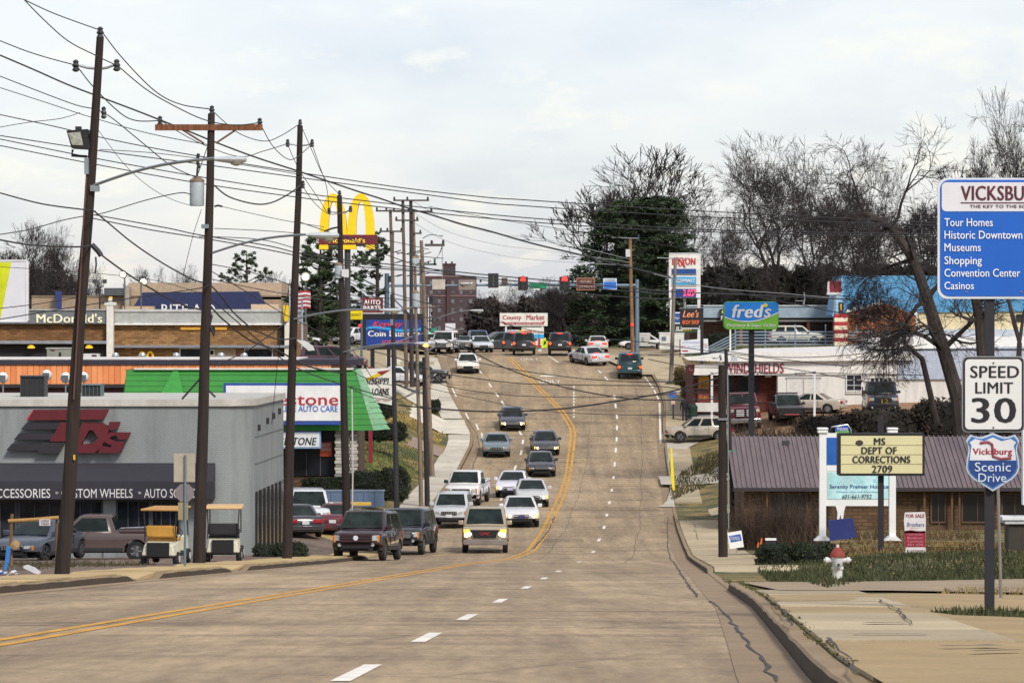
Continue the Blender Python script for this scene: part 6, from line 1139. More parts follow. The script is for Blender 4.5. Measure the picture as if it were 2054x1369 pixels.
f = Fr(1093, 704, 22.6, 'pedestrian_crossing_sign', 'fluorescent yellow-green diamond sign with a dark walking symbol', 'road sign'); f.poly('diamond', [(1093, 676), (1102, 687), (1093, 698), (1084, 687)], -.03, 0, M('#c8e028', .5, emis=.25)); f.poly('arrow_plate', [(1087, 692), (1098, 692), (1098, 697), (1087, 697)], -.05, -.03, M('#c8e028', .5, emis=.25)); f.poly('symbol', [(1092, 683), (1095, 684), (1096, 691), (1094, 688), (1092, 692), (1090, 691)], -.05, -.035, DARK); f.box('post', 1092.3, 1093.7, 697, 708, 0, .05, GREY)
f = Fr(1082, 706, 22.4, 'red_banner_pole', 'thin red banner pole with white foot beside the yellow-green diamond', 'banner pole'); f.box('pole', 1080, 1082, 668, 706, 0, .06, M('#5a6ab0')); f.box('red_cloth', 1079, 1084, 678, 697, -.03, 0, M('#b03438')); f.box('white_foot', 1080, 1086, 700, 706, -.06, .1, WHT)
# ------------------------------------------------------------------ signs, left
f = Fr(697, 760, 28, 'giant_arches_sign', 'giant yellow arches over a dark red plaque on a tall steel pole', 'sign')
arches(f, 641, 752, 388, 500, -.45, .45, YM, 'arch', 18); c = f.box('plaque', 640, 757, 471, 490, -.5, .5, M('#6d1f2c', .5)); f.text("McDonald's", 661, 733, 477, 487, -.55, M('#e8c83a', .5, emis=.4), c, bold=.05); f.box('plaque_base', 655, 752, 490, 494, -.4, .4, M('#5f6468')); MB().tube([(0, 0, -1), (0, 0, f.Z(492))], .22, 12).build('pole', M('#3a3c40', .6), f.o); f.box('pole_twin', 692, 699, 494, 780, .3, .6, M('#46484c'))
f = Fr(-20, 900, 44, 'yellow_stripe_board', 'big white board with a slanting yellow-green stripe at the left picture edge', 'sign'); c = f.box('board', -160, 56, 522, 645, -.2, .2, M('#cfd0d8', .5, var=.05)); f.poly('stripe', [(-40, 526), (24, 526), (2, 640), (-40, 640)], -.23, -.2, M('#c4cc14', .5), c); 
for yy in (521, 643): f.box('rim', -160, 57, yy, yy+2.5, -.24, .2, WHT, c)
f.box('rim', 54, 57, 521, 645, -.25, .2, WHT, c); f.box('post', -60, -45, 645, 920, -.1, .2, GREY)
f = Fr(785, 742, 25.5, 'laundry_board', 'wide blue laundry sign board in a thick black frame', 'sign'); FR_ = M('#1b1b20', .6)
c = f.box('frame', 727, 850, 629, 701, -.1, .6, FR_); f.box('blue_face', 734, 845, 641, 692, -.14, -.1, M('#1d3f8e', .5, var=.15), c); w_ = [(734, 656), (750, 653), (775, 656), (800, 660), (825, 660), (845, 657)]; f.poly('light_wave', w_+[(a, b+5) for a, b in w_[::-1]], -.16, -.13, M('#2f9ad8', .5), c)
f.text('Keyway', 747, 808, 644, 658, -.18, M('#d83c44', .5), c, shear=.4, bold=.03); f.text('Coin Laundry', 738, 842, 663, 678, -.18, WHT, c, bold=.05); f.text('SOFTENSUDZ', 766, 832, 682, 689, -.18, M('#d8505a', .5), c, bold=.04); f.box('leg', 743, 751, 701, 748, 0, .35, FR_); f.box('leg', 776, 783, 701, 748, 0, .35, FR_)
f = Fr(746, 735, 24, 'auto_parts_sign', 'dark red sign with white AUTO PARTS lettering above the laundry board', 'sign'); c = f.box('panel', 725, 768, 597, 627, 0, .4, M('#6d2230', .5)); f.text('AUTO', 730, 763, 601, 611, -.03, WHT, c, bold=.05); f.text('PARTS', 729, 764, 613, 623, -.03, WHT, c, bold=.05); f.box('lower_strip', 725, 768, 627, 632, -.01, .3, M('#b9c4c0')); 
for x in (727,): f.box('leg', x-2, x+2, 590, 735, .4, .6, M('#4a5a6a'))
f = Fr(703, 735, 26, 'yellow_reader_sign', 'small bright yellow signs with black print beside the leaning dark pole', 'sign'); c = f.box('panel', 694, 727, 620, 640.5, 0, .15, M('#e6cc10', .5)); f.text('BIG BURRITO', 698, 724, 629, 633, -.03, DARK, c); f.box('side_panel', 680, 684.5, 621, 640, 0, .15, M('#e6cc10', .5)); f.tube('post', [(725, 600, .1), (725, 735, .1)], .09, M('#5a6672')); f.box('cross_bar', 680, 727, 618.5, 620.5, .05, .1, GREY); MB().lathe([(.02, -.05), (.14, -.04), (.14, .02)], (f.X(722), -.1, f.Z(653)), 12, 'y').build('red_lamp', M('#e04040', .3, emis=1), f.o)
f = Fr(742, 930, 33, 'loans_board', 'white loans board with a yellow streak and rocket on a red pole', 'sign'); MB().box(f.X(739), f.X(747), 0, .2, -.5, f.Z(735)).build('pole', M('#7d2230', .6), f.o)
c = f.poly('panel', [(713, 740), (788, 737), (786, 812), (755, 806), (713, 758)], -.25, -.05, M('#dddcd6', .55)); f.poly('streak', [(735, 758), (765, 745), (782, 742), (770, 750), (737, 764)], -.28, -.25, M('#dcbc28', .5), c); f.poly('rocket', [(757, 745), (783, 741), (772, 748), (766, 752)], -.3, -.27, M('#8a2430', .5), c)
BI = M('#1e2024', .6); f.text('MISSISSIPPI', 712, 781, 757, 770, -.29, BI, c, shear=.2, bold=.04); f.text('LOANS', 746, 781, 778, 792, -.29, BI, c, shear=.2, bold=.04); f.text('NEED  FAST!', 749, 783, 800, 804.5, -.29, M('#a03840'), c)
f = Fr(586, 720, 27, 'flag_pole', 'slim pole flying a red and white striped flag with a blue canton', 'flag'); f.tube('pole', [(582, 740), (581, 572)], .045, M('#c8ccd2', .4))
for i in range(9): f.poly('stripe', [(583, 583+i*3.9), (600, 584+i*3.9), (613, 582+i*3.9), (623, 584+i*3.9), (623, 588+i*3.9), (613, 586+i*3.9), (600, 588+i*3.9), (583, 587+i*3.9)], -.01, .01, M('#a83440' if i % 2 == 0 else '#dcdce0', .8))
f.box('canton', 582.6, 598, 581, 600, -.03, .02, M('#33407a', .8)); g = Fr(606, 740, 27.5, 'light_pole', 'pale thin pole with a side bracket beside the flag', 'pole'); g.tube('pole', [(606, 740), (606, 600)], .07, M('#a9b3c4', .4)); g.tube('bracket', [(600, 647), (616, 648)], .04, GREY)
def flood_pole(px, py, s, label, x0, base):
    f = Fr(x0, base, s, 'lamp_pole', label, 'lamp', 'lit lot lamps on the left'); f.tube('pole', [(x0, base), (x0, py+4)], .07, M('#5a6068')); MB().lathe([(.05, -.2), (.34, -.14), (.38, .0), (.2, .15)], (f.X(px), 0, f.Z(py)), 14, 'y').build('lamp_head', M('#8a8c8e'), f.o); MB().lathe([(.02, -.24), (.2, -.23), (.24, -.2)], (f.X(px), 0, f.Z(py)), 14, 'y').build('lamp_bulb', M('#fff0b4', .3, emis=14), f.o)
flood_pole(613, 555, 26, 'brightly lit lamp just right of the third pole, among the pines', 613, 730); flood_pole(288, 565, 21.5, 'brightly lit lamp over the tan pharmacy roof', 283, 690); flood_pole(247, 550, 21.5, 'paler lit lamp left of the bright one over the pharmacy roof', 250, 690)
f = Fr(200, 680, 22, 'twin_lamp_pole', 'dark pole with two square lamp heads, right of the nearest pole', 'lamp'); f.tube('pole', [(200, 700), (200, 575)], .08, DARK); f.tube('arms', [(190, 568), (192, 574), (200, 576), (207, 574), (209, 568)], .05, DARK)
for x in (190, 210): f.box('lamp_head', x-3.5, x+3.5, 560, 568, -.3, .3, M('#3a4048'))
# back of road signs between the poles
f = Fr(371, 1141, 72, 'sign_backs_post', 'grey steel post seen from behind with a square, an octagonal and a small sign back', 'road sign'); f.tube('post', [(371, 1150, -.03), (372, 912, -.03)], .035, M('#6f8088', .4, .3)); f.box('square_back', 348.5, 391, 909, 966, .02, .05, M('#a49c8e', .6)); w = 19
f.poly('octagon_back', [(370+w*1.05*cos(a+pi/8), 988+w*1.02*sin(a+pi/8)) for a in np.linspace(0, 2*pi, 9)[:-1]], .02, .05, M('#7a7478', .6)); f.box('lower_plate', 357, 377, 1007, 1042, .02, .05, M('#8f8468', .6))
# timber frame, blue barrier and litter at the left edge
f = Fr(24, 1130, 66, 'timber_rail', 'rough timber post and rail with a hanging paper notice at the left edge', 'fence'); f.tube('rail_post', [(23, 1165), (22, 1065), (24, 1030)], .05, M('#7d6248', .9, kind='wood_pole')); f.tube('rail', [(17, 1044, -.05), (70, 1041, -.05), (118, 1037, -.05)], .055, M('#a9834e', .9)); f.box('paper_notice', 80, 102, 1040, 1053, -.12, -.1, M('#cfc9cb')); f.text('USED', 83, 100, 1041, 1045, -.14, M('#4a2a3a'), bold=.02); f.text('TIRES', 83, 100, 1047, 1051, -.14, M('#4a2a3a'), bold=.02)
f.tube('rail_end_post', [(112, 1150, .1), (113, 1040, .1)], .04, M('#6a5340', .9)); MB().lathe([(.02, -.2), (.14, -.15), (.14, .1), (.05, .15)], (f.X(32), -.1, f.Z(1092)), 10, 'y').build('log_end', M('#a68a62'), f.o)
f = Fr(16, 1150, 70, 'blue_tarp', 'crumpled bright blue plastic sheet leaning on the timber post', 'sheet'); f.poly('sheet', [(14, 1095), (22, 1096), (19, 1125), (12, 1148), (9, 1140), (12, 1115)], -.1, .05, M('#3a7fc8', .3, var=.4, scale=9)); 
f = Fr(16, 1155, 72, 'litter_heap', 'small heap of blue, white and red litter at the left edge of the pavement', 'litter')
for i in range(16): x = random.uniform(-2, 34); y = random.uniform(1143, 1156); r = random.uniform(2, 5); f.poly('scrap', [(x+r*cos(a)*random.uniform(.6, 1.2), y+r*.6*sin(a)) for a in np.linspace(0, 2*pi, 6)[:-1]], -.1-random.random()*.3, .05, M(random.choice(['#3a74c8', '#d2d4da', '#7a2a40', '#c8c8d0']), .6))
f = Fr(64, 1146, 72, 'white_scrap_board', 'crumpled white sheet lying on the weeds left of the nearest pole', 'litter'); f.poly('sheet', [(47, 1134), (55, 1132), (70, 1138), (82, 1147), (80, 1151), (70, 1149), (58, 1143), (48, 1139)], -.05, .08, M('#c9cad0', .6))
# ------------------------------------------------------------------ walking person with a bag
def person(px, row, s):
    X = (px-1027)/s; Y = FPX/s; root = thing('person', 'person in dark clothes with short black hair walking up the right pavement', 'person', (X, Y, Gz(X, Y)+.03))
    J = [((0, 0, .95), .155), ((0, 0, 1.15), .15), ((0, .01, 1.35), .17), ((0, .01, 1.46), .10), ((0, -.0, 1.53), .055), ((0, -.01, 1.62), .088), ((0, -.01, 1.70), .085),
         ((-.1, 0, .88), .10), ((-.11, -.06, .5), .075), ((-.11, .05, .1), .055), ((-.11, -.1, .035), .045), ((.1, 0, .88), .10), ((.11, .10, .5), .075), ((.11, .02, .1), .055), ((.11, -.12, .035), .045),
         ((-.2, .01, 1.38), .07), ((-.27, .04, 1.1), .052), ((-.30, -.04, .86), .04), ((-.305, -.06, .77), .032), ((.2, .01, 1.38), .07), ((.27, .02, 1.1), .052), ((.28, -.05, .88), .04), ((.28, -.07, .79), .032)]
    Ed = [(0, 1), (1, 2), (2, 3), (3, 4), (4, 5), (5, 6), (0, 7), (7, 8), (8, 9), (9, 10), (0, 11), (11, 12), (12, 13), (13, 14), (2, 15), (15, 16), (16, 17), (17, 18), (2, 19), (19, 20), (20, 21), (21, 22)]
    for sx, hv in ((-1, 18), (1, 22)):       # five fingers on each hand
        hx, hy, hz = J[hv][0]
        for k in range(4): i = len(J); J.append(((hx+sx*.004, hy-.03+k*.02, hz-.05), .010)); J.append(((hx-sx*.012, hy-.032+k*.02, hz-.10+abs(k-1.5)*.008), .008)); Ed += [(hv, i), (i, i+1)]
        i = len(J); J.append(((hx-sx*.02, hy-.05, hz-.03), .010)); Ed += [(hv, i)]
    me = bpy.data.meshes.new('body'); me.from_pydata([j[0] for j in J], Ed, []); o = bpy.data.objects.new('body', me); COL.objects.link(o)
    m = o.modifiers.new('skin', 'SKIN'); sub = o.modifiers.new('sub', 'SUBSURF'); sub.levels = 1; sub.render_levels = 1
    for i, j in enumerate(J): me.skin_vertices[0].data[i].radius = (j[1], j[1])
    me.skin_vertices[0].data[0].use_root = True
    dg = bpy.context.evaluated_depsgraph_get(); nm = bpy.data.meshes.new_from_object(o.evaluated_get(dg)); bpy.data.objects.remove(o)
    for q in (M('#23242c', .9), M('#4a3026', .7), M('#1c1c20', .8)): nm.materials.append(q)
    for p in nm.polygons:
        c = p.center; p.material_index = 1 if (c.z > 1.5 or (abs(c.x) > .25 and c.z < .84)) else (2 if c.z < .09 else 0); p.use_smooth = True
    b = bpy.data.objects.new('body', nm); COL.objects.link(b); b.parent = root
    MB().lathe([(.10, 0), (.105, .05), (.09, .1), (.05, .135), (.01, .145)], (0, .02, 1.64), 12).build('hair', M('#121214', .9), root)
    f0 = MB(); f0.box(-.012, .012, -.12, -.09, 1.63, 1.66); f0.build('nose', M('#4a3026'), root)
    for s_ in (-1, 1): MB().box(s_*.035-.012, s_*.035+.012, -.1, -.09, 1.665, 1.675).build('eye', WHT, root); MB().box(s_*.09-.01, s_*.09+.01, -.02, .02, 1.63, 1.68).build('ear', M('#4a3026'), root)
    MB().prism([(-.19, .9), (.19, .9), (.2, 1.42), (-.2, 1.42)], .0, .02).build('jacket_back', M('#262730'), root)
    root.rotation_euler = (0, 0, pi)
    bag = thing('shoulder_bag', 'dark shoulder bag hanging on the right side of the walking person', 'bag', (X+.30, Y+.02, Gz(X, Y)+.85)); MB().lathe([(.08, 0), (.13, .06), (.13, .22), (.06, .27)], n=10).build('pouch', M('#1f2026', .9), bag); MB().tube([(.02, 0, .25), (-.06, 0, .5), (-.14, 0, .62)], .015, 5).build('strap', DARK, bag)
person(1373, 843, 27.9)
f = Fr(1390, 838, 27.9, 'rubbish_bin', 'dark green rubbish bin on the pavement beside the walking person', 'bin'); MB().lathe([(.3, -.1), (.33, .75), (.35, .8), (.25, .95), (.05, 1.0)], n=14).build('bin_body', M('#223a30', .8), f.o); f.box('bin_base', 1384, 1398, 836, 842, -.3, .3, DARK)
# ------------------------------------------------------------------ overhead wires (each a thing)
WM = M('#2b2b30', .7); WL = M('#8d8f94', .6); WN = [0]
def wire(pts, label, w=1.6, s0=60, s1=None, mat=None, group='overhead wires', cat='wire'):
    s1 = s1 or s0; n = len(pts); Q = []
    acc = [0]
    for a, b in zip(pts[:-1], pts[1:]): acc.append(acc[-1]+math.hypot(b[0]-a[0], b[1]-a[1]))
    T = [a/acc[-1] for a in acc]
    pp = [pts[0]]+list(pts)+[pts[-1]]; tt = [T[0]]+T+[T[-1]]; out = []
    for i in range(n-1):
        for k in range(5):
            t = k/5; p0, p1, p2, p3 = pp[i], pp[i+1], pp[i+2], pp[i+3]
            f_ = lambda j: .5*(2*p1[j]+(p2[j]-p0[j])*t+(2*p0[j]-5*p1[j]+4*p2[j]-p3[j])*t*t+(3*p1[j]-p0[j]-3*p2[j]+p3[j])*t**3)
            out.append((f_(0), f_(1), T[i]+(T[i+1]-T[i])*t))
    out.append((*pts[-1], 1)); W3 = []
    for x, y, t in out: s = 1/((1-t)/s0+t/s1); W3.append(P(x, y, s))
    c = W3[0]; o = MB().tube([p-c for p in W3], [w*.6/(1/((1-q[2])/s0+q[2]/s1)) for q in out], 5).build('wire', mat or WM, None, c); tag(o, label, cat, group); return o
wire([(49, 0), (110, 28), (201, 61)], 'top wire leaving the picture at upper left from the nearest pole', 2, 105, 88)
wire([(204, 63), (239, 109), (290, 164), (327, 194), (368, 211), (423, 219)], 'sagging wire between the tops of the first and second poles', 2, 88, 68)
wire([(49, 0), (85, 37), (136, 82), (191, 111), (233, 131)], 'steep wire from the top left corner to the right bracket of the nearest pole', 2, 105, 88)
wire([(235, 131), (290, 177), (341, 208), (409, 240), (470, 251), (521, 246)], 'wire from the nearest pole bracket to the right end of the orange-brown crossarm', 2, 88, 68)
wire([(0, 82), (51, 102), (102, 118), (152, 131)], 'wire from the left edge to the left bracket of the nearest pole', 2, 105, 88)
wire([(154, 132), (187, 174), (239, 225), (273, 242), (321, 242)], 'wire from the nearest pole left bracket to the left end of the crossarm', 2, 88, 68)
wire([(0, 111), (68, 140), (136, 170), (204, 196), (273, 222), (324, 242), (375, 262), (426, 283), (511, 315), (600, 344), (706, 380), (768, 400), (811, 415), (855, 428), (928, 450), (980, 463), (1071, 489), (1181, 515), (1278, 540), (1345, 556)], 'thick twisted cable running down from the left edge past the poles to the petrol sign', 3, 95, 26)
wire([(0, 153), (85, 186), (153, 211), (208, 226), (273, 276), (341, 331), (394, 356)], 'wire from the left edge to the grey transformer', 1.8, 100, 68)
wire([(0, 230), (102, 252), (204, 276), (307, 297), (409, 315), (511, 332), (700, 361), (833, 380), (980, 396), (1040, 400), (1250, 414), (1460, 426), (1880, 447)], 'topmost of the four long wires crossing the whole picture', 1.8, 80, 45)
wire([(0, 272), (204, 303), (409, 330), (600, 356), (709, 371), (860, 391), (980, 407), (1040, 412), (1250, 426), (1460, 437), (1880, 452)], 'second from the top of the four long wires crossing the whole picture', 1.8, 78, 44)
wire([(0, 279), (204, 320), (409, 356), (600, 386), (700, 399), (980, 430), (1250, 451), (1460, 462), (1880, 470)], 'third from the top of the four long wires crossing the whole picture', 1.8, 78, 43)
wire([(0, 292), (204, 332), (409, 369), (600, 396), (700, 408), (980, 438), (1250, 458), (1460, 466), (1880, 475)], 'lowest of the four long wires crossing the whole picture', 1.8, 78, 42)
wire([(0, 387), (85, 409), (181, 422), (190, 425)], 'thick cable from the left edge to the iron clamp of the nearest pole', 2.6, 105, 88)
wire([(190, 424), (215, 445), (266, 487), (327, 528), (388, 561), (417, 569), (440, 590), (467, 625), (507, 660), (523, 667), (557, 680), (595, 678)], 'thick cable dropping from the nearest pole clamp to the third pole', 2.6, 88, 57)
wire([(0, 481), (61, 491), (143, 495), (183, 493)], 'thick black cable from the left edge to the splice on the nearest pole', 3, 100, 88)
wire([(203, 511), (251, 546), (307, 581), (358, 608), (405, 621), (425, 619), (447, 640), (501, 682), (557, 703), (620, 735), (687, 748)], 'thick black cable from the splice past the second pole to the leaning dark pole', 3, 88, 47)
wire([(0, 470), (60, 460), (120, 443), (164, 434), (204, 428), (290, 402), (358, 387), (380, 389)], 'thin wire rising across the first pole to the transformer', 1.8, 92, 68)
wire([(191, 431), (334, 457), (400, 471), (534, 492), (601, 508), (691, 521), (781, 530), (860, 539), (986, 552), (1156, 567), (1340, 584), (1480, 590), (1700, 600)], 'black wire from the nearest pole passing behind the traffic lights', 2, 88, 24)
wire([(187, 438), (297, 460), (409, 478), (534, 500), (691, 531), (860, 546), (1000, 560), (1150, 575), (1340, 590)], 'lower companion wire passing behind the traffic lights', 2, 88, 24)
wire([(430, 372), (460, 395), (511, 409), (545, 406), (579, 389), (604, 371)], 'thick drooping cable between the second and third poles', 2.6, 68, 57)
wire([(426, 222), (477, 266), (528, 283), (562, 273), (602, 248)], 'thin drooping wire between the tops of the second and third poles', 1.5, 68, 57)
wire([(522, 248), (545, 290), (573, 317), (593, 317), (626, 289)], 'thin wire from the right end of the orange-brown crossarm to the third pole bracket', 1.5, 68, 57)
wire([(324, 243), (392, 283), (477, 314), (528, 303), (577, 288)], 'thin wire from the left end of the orange-brown crossarm to the third pole bracket', 1.5, 68, 57)
for q, l in (([(603, 250), (625, 300), (650, 355), (680, 389)], 'thin wire from the top of the third pole to the leaning dark pole'), ([(626, 290), (640, 330), (655, 375), (660, 422)], 'thin wire from the right bracket of the third pole to the yellow arches'), ([(577, 290), (600, 340), (640, 400), (655, 425)], 'thin wire from the left bracket of the third pole to the yellow arches'), ([(607, 372), (625, 400), (650, 424), (668, 430), (700, 422)], 'drooping wire between the third and the leaning dark pole'), ([(440, 413), (560, 440), (650, 455)], 'very thin wire from the second pole to the yellow arches')): wire(q, l, 1.2, 57, 47, M('#5a5b60'))
wire([(400, 474), (520, 480), (600, 500), (690, 525), (800, 538), (900, 545)], 'dark wire passing just above the pines', 1.5, 68, 30)
wire([(425, 530), (500, 545), (600, 575), (690, 590), (800, 600), (880, 610)], 'wire passing below the lit lamp among the pines', 1.6, 68, 30)
wire([(425, 560), (520, 580), (640, 600), (760, 612), (830, 632), (880, 640)], 'wire passing in front of the striped flag', 1.6, 68, 32)
wire([(0, 640), (90, 625), (170, 612), (300, 592), (400, 578), (420, 570)], 'thin wire rising over the restaurant parapet to the second pole', 1.8, 80, 68)
wire([(430, 735), (500, 700), (540, 672), (575, 645)], 'black wire rising from the orange roof to the third pole', 2, 60, 57)
wire([(881, 820), (986, 825), (1108, 821), (1205, 809), (1340, 786), (1425, 762)], 'thick black cable sagging right across the road near the short thick pole', 2.8, 40, 55)
wire([(800, 812), (840, 816), (881, 820)], 'left end of the thick cable that sags across the road', 2.4, 38, 40)
wire([(790, 600), (840, 646), (889, 678), (954, 709), (1010, 736), (1083, 762), (1156, 782), (1254, 798), (1340, 802), (1445, 800)], 'twisted cable dropping from the laundry board across the road', 2.2, 32, 52)
wire([(868, 748), (879, 748), (1035, 768), (1180, 772), (1340, 776), (1446, 800)], 'thin straight wire crossing the road above the thick cable', 1.6, 35, 52)
wire([(860, 756), (900, 775), (1000, 790), (1083, 795), (1200, 796), (1340, 790), (1445, 770)], 'thin wire crossing the road just below the road lettering', 1.3, 35, 52)
wire([(860, 778), (960, 800), (1083, 823), (1200, 830), (1340, 832), (1445, 828)], 'thinnest wire crossing the road beneath the thick cable', 1.1, 35, 52)
wire([(1312, 549), (1402, 572), (1484, 582), (1566, 588), (1700, 599), (1850, 605)], 'pale wire above the blue and green shop sign', 1.4, 28, 30, WL)
wire([(1460, 582), (1560, 603), (1617, 613), (1678, 626), (1770, 640), (1890, 668), (1990, 690)], 'dark wire running behind the blue and green sign to the blue roof', 1.8, 30, 40)
for q, l in (([(1300, 688), (1350, 694), (1456, 708), (1520, 715), (1700, 735)], 'wire in front of the white banner'), ([(1300, 712), (1400, 708), (1456, 703)], 'wire rising over the driveway to the thin dark pole'), ([(1458, 704), (1560, 716), (1700, 712), (1860, 690)], 'wire over the long white roof'), ([(1458, 710), (1560, 735), (1634, 747), (1760, 770)], 'wire from the thin dark pole over the red lettering'), ([(1300, 720), (1380, 735), (1450, 738), (1560, 750), (1640, 748), (1860, 752)], 'wire along the lower edge of the red lettering'), ([(1470, 905), (1480, 990), (1486, 1040)], 'guy wire at the corner of the mauve roof'), ([(1545, 880), (1600, 930), (1650, 960), (1690, 972)], 'wire falling across the mauve roof')): wire(q, l, 1.4, 34, 34)
wire([(700, 705), (780, 690), (850, 668), (930, 660)], 'grey wire from the laundry board to the junction', 1.2, 32, 26, WL)
wire([(706, 745), (740, 760), (790, 772), (850, 760), (860, 752)], 'drooping wire in front of the loans board', 1.3, 42, 37)
wire([(706, 700), (735, 740), (760, 775), (800, 800), (850, 770)], 'deep drooping wire behind the loans board lettering', 1.3, 42, 37)
for k, (a, b, c_) in enumerate(((403, 470, 0), (425, 500, 6), (445, 520, 12))):
    wire([(828, a), (900, a+40), (1000, a+66), (1100, a+78), (1264, 520+c_)], ('highest', 'middle', 'lowest')[k]+' of three faint wires from the pole cluster to the white topped pole', .8, 27, 23, M('#a5a8ae'))

EX = [([(0, 176), (90, 205), (185, 236), (300, 268), (415, 290)], 'wire from the left edge meeting the second pole below its crossarm', 1.5, 95, 68),
 ([(0, 255), (60, 245), (120, 238), (160, 226)], 'thin looping wire to the left of the floodlight box', 1.3, 98, 88),
 ([(200, 300), (300, 306), (400, 318), (520, 336), (600, 350)], 'twin thin wire running level from the first pole past the transformer', 1.3, 88, 57),
 ([(198, 262), (250, 330), (300, 375), (345, 400), (382, 412)], 'very thin wire falling from the first pole to the foot of the transformer', 1.0, 88, 68),
 ([(0, 618), (70, 610), (160, 596)], 'short dark wire over the striped board', 1.5, 90, 86),
 ([(430, 458), (520, 462), (600, 468), (640, 474), (760, 480), (860, 500)], 'wire crossing just under the lamp beside the yellow arches', 1.3, 66, 30),
 ([(426, 545), (520, 600), (590, 640), (700, 690), (790, 715), (860, 740)], 'dark wire dropping from the second pole to the close pair of poles', 1.6, 68, 37),
 ([(600, 445), (700, 480), (800, 520), (900, 548), (1000, 566), (1180, 590), (1345, 600)], 'dark wire from the third pole passing under the green street plate', 1.6, 57, 26),
 ([(604, 520), (700, 560), (800, 592), (870, 612), (980, 640), (1100, 668), (1345, 690)], 'dark wire running down behind the market sign', 1.5, 57, 26),
 ([(692, 560), (760, 600), (850, 640), (940, 668)], 'wire from the leaning dark pole to the junction queue', 1.4, 46, 24),
 ([(690, 640), (760, 665), (850, 676), (880, 690)], 'wire in front of the light wave of the laundry board', 1.3, 46, 32),
 ([(683, 470), (760, 498), (830, 512), (890, 518)], 'wire between the yellow arches and the switch bracket', 1.2, 46, 32),
 ([(425, 600), (470, 640), (540, 700), (600, 740), (690, 772), (790, 800)], 'heavy black wire crossing the green roof', 2.0, 68, 38),
 ([(690, 770), (740, 795), (800, 800), (845, 780)], 'looped wire over the loans board shrub', 1.4, 46, 37),
 ([(800, 690), (1000, 735), (1180, 760), (1345, 765), (1450, 745)], 'thin black wire crossing the road above the teal pickup', 1.5, 34, 52),
 ([(0, 535), (150, 545), (300, 560), (410, 590)], 'thin grey wire in front of the pharmacy roof lamps', 1.0, 80, 68),
 ([(860, 414), (1000, 440), (1200, 470), (1400, 500), (1700, 520), (1880, 535)], 'faint wire running from the pole cluster over the forked bare tree', 1.0, 30, 40),
 ([(404, 420), (385, 480), (366, 560)], 'thin slanting stay wire left of the second pole', 1.0, 68, 67),
 ([(582, 560), (560, 700), (545, 850)], 'thin stay wire left of the third pole', 1.1, 57, 56)]
for q, l, w_, a_, b_ in EX: wire(q, l, w_, a_, b_)

for q, w_ in (([(1758, 1208), (1778, 1219), (1798, 1230), (1828, 1262)], .022), ([(1735, 1259), (1825, 1258)], .16), ([(1662, 1292), (1682, 1312), (1700, 1335), (1722, 1368)], .022), ([(1548, 1212), (1578, 1240), (1588, 1266)], .022), ([(1892, 1309), (2000, 1307)], .16), ([(1942, 1320), (2050, 1317)], .12), ([(1620, 1207), (1760, 1209)], .16), ([(1590, 1283), (1860, 1284)], .07), ([(1392, 1050), (1400, 1085)], .02)): tar(q, w_, 'crack', .055)
# ------------------------------------------------------------------ trees, hedges, brush
class Q:      # fast triangle / prism collector
    def __init__(s): s.v = []; s.f = []; s.n = 0
    def seg(s, a, b, r0, r1, n=3):
        d = b-a; L = np.linalg.norm(d)
        if L < 1e-5: return
        d = d/L; u = np.cross(d, (0, 0, 1.0) if abs(d[2]) < .9 else (1.0, 0, 0)); u /= np.linalg.norm(u); w = np.cross(d, u); k0 = s.n
        for c, r in ((a, r0), (b, r1)):
            for k in range(n): q = 2*pi*k/n; s.v.append(c+(u*cos(q)+w*sin(q))*r)
        for k in range(n): k2 = (k+1) % n; s.f.append((k0+k, k0+k2, k0+n+k2, k0+n+k))
        s.n += 2*n
    def leaves(s, c, rad, n, size, rng, flat=1.0):
        c = np.asarray(c, float); rad = np.asarray(rad, float)
        d = rng.normal(size=(n, 3)); d /= np.linalg.norm(d, axis=1)[:, None]; p = c+d*rad*(rng.random((n, 1))**.45)
        a = rng.normal(size=(n, 3))*size; b = rng.normal(size=(n, 3))*size; a[:, 2] *= flat; b[:, 2] *= flat
        V = np.stack([p-a*.5, p+a*.5, p+b], 1).reshape(-1, 3); s.v += list(V); s.f += [(s.n+3*i, s.n+3*i+1, s.n+3*i+2) for i in range(n)]; s.n += 3*n
    def mesh(s, name, mat):
        me = bpy.data.meshes.new(name); me.from_pydata([tuple(map(float, v)) for v in s.v], [], s.f); me.materials.append(mat); me.update(); return me
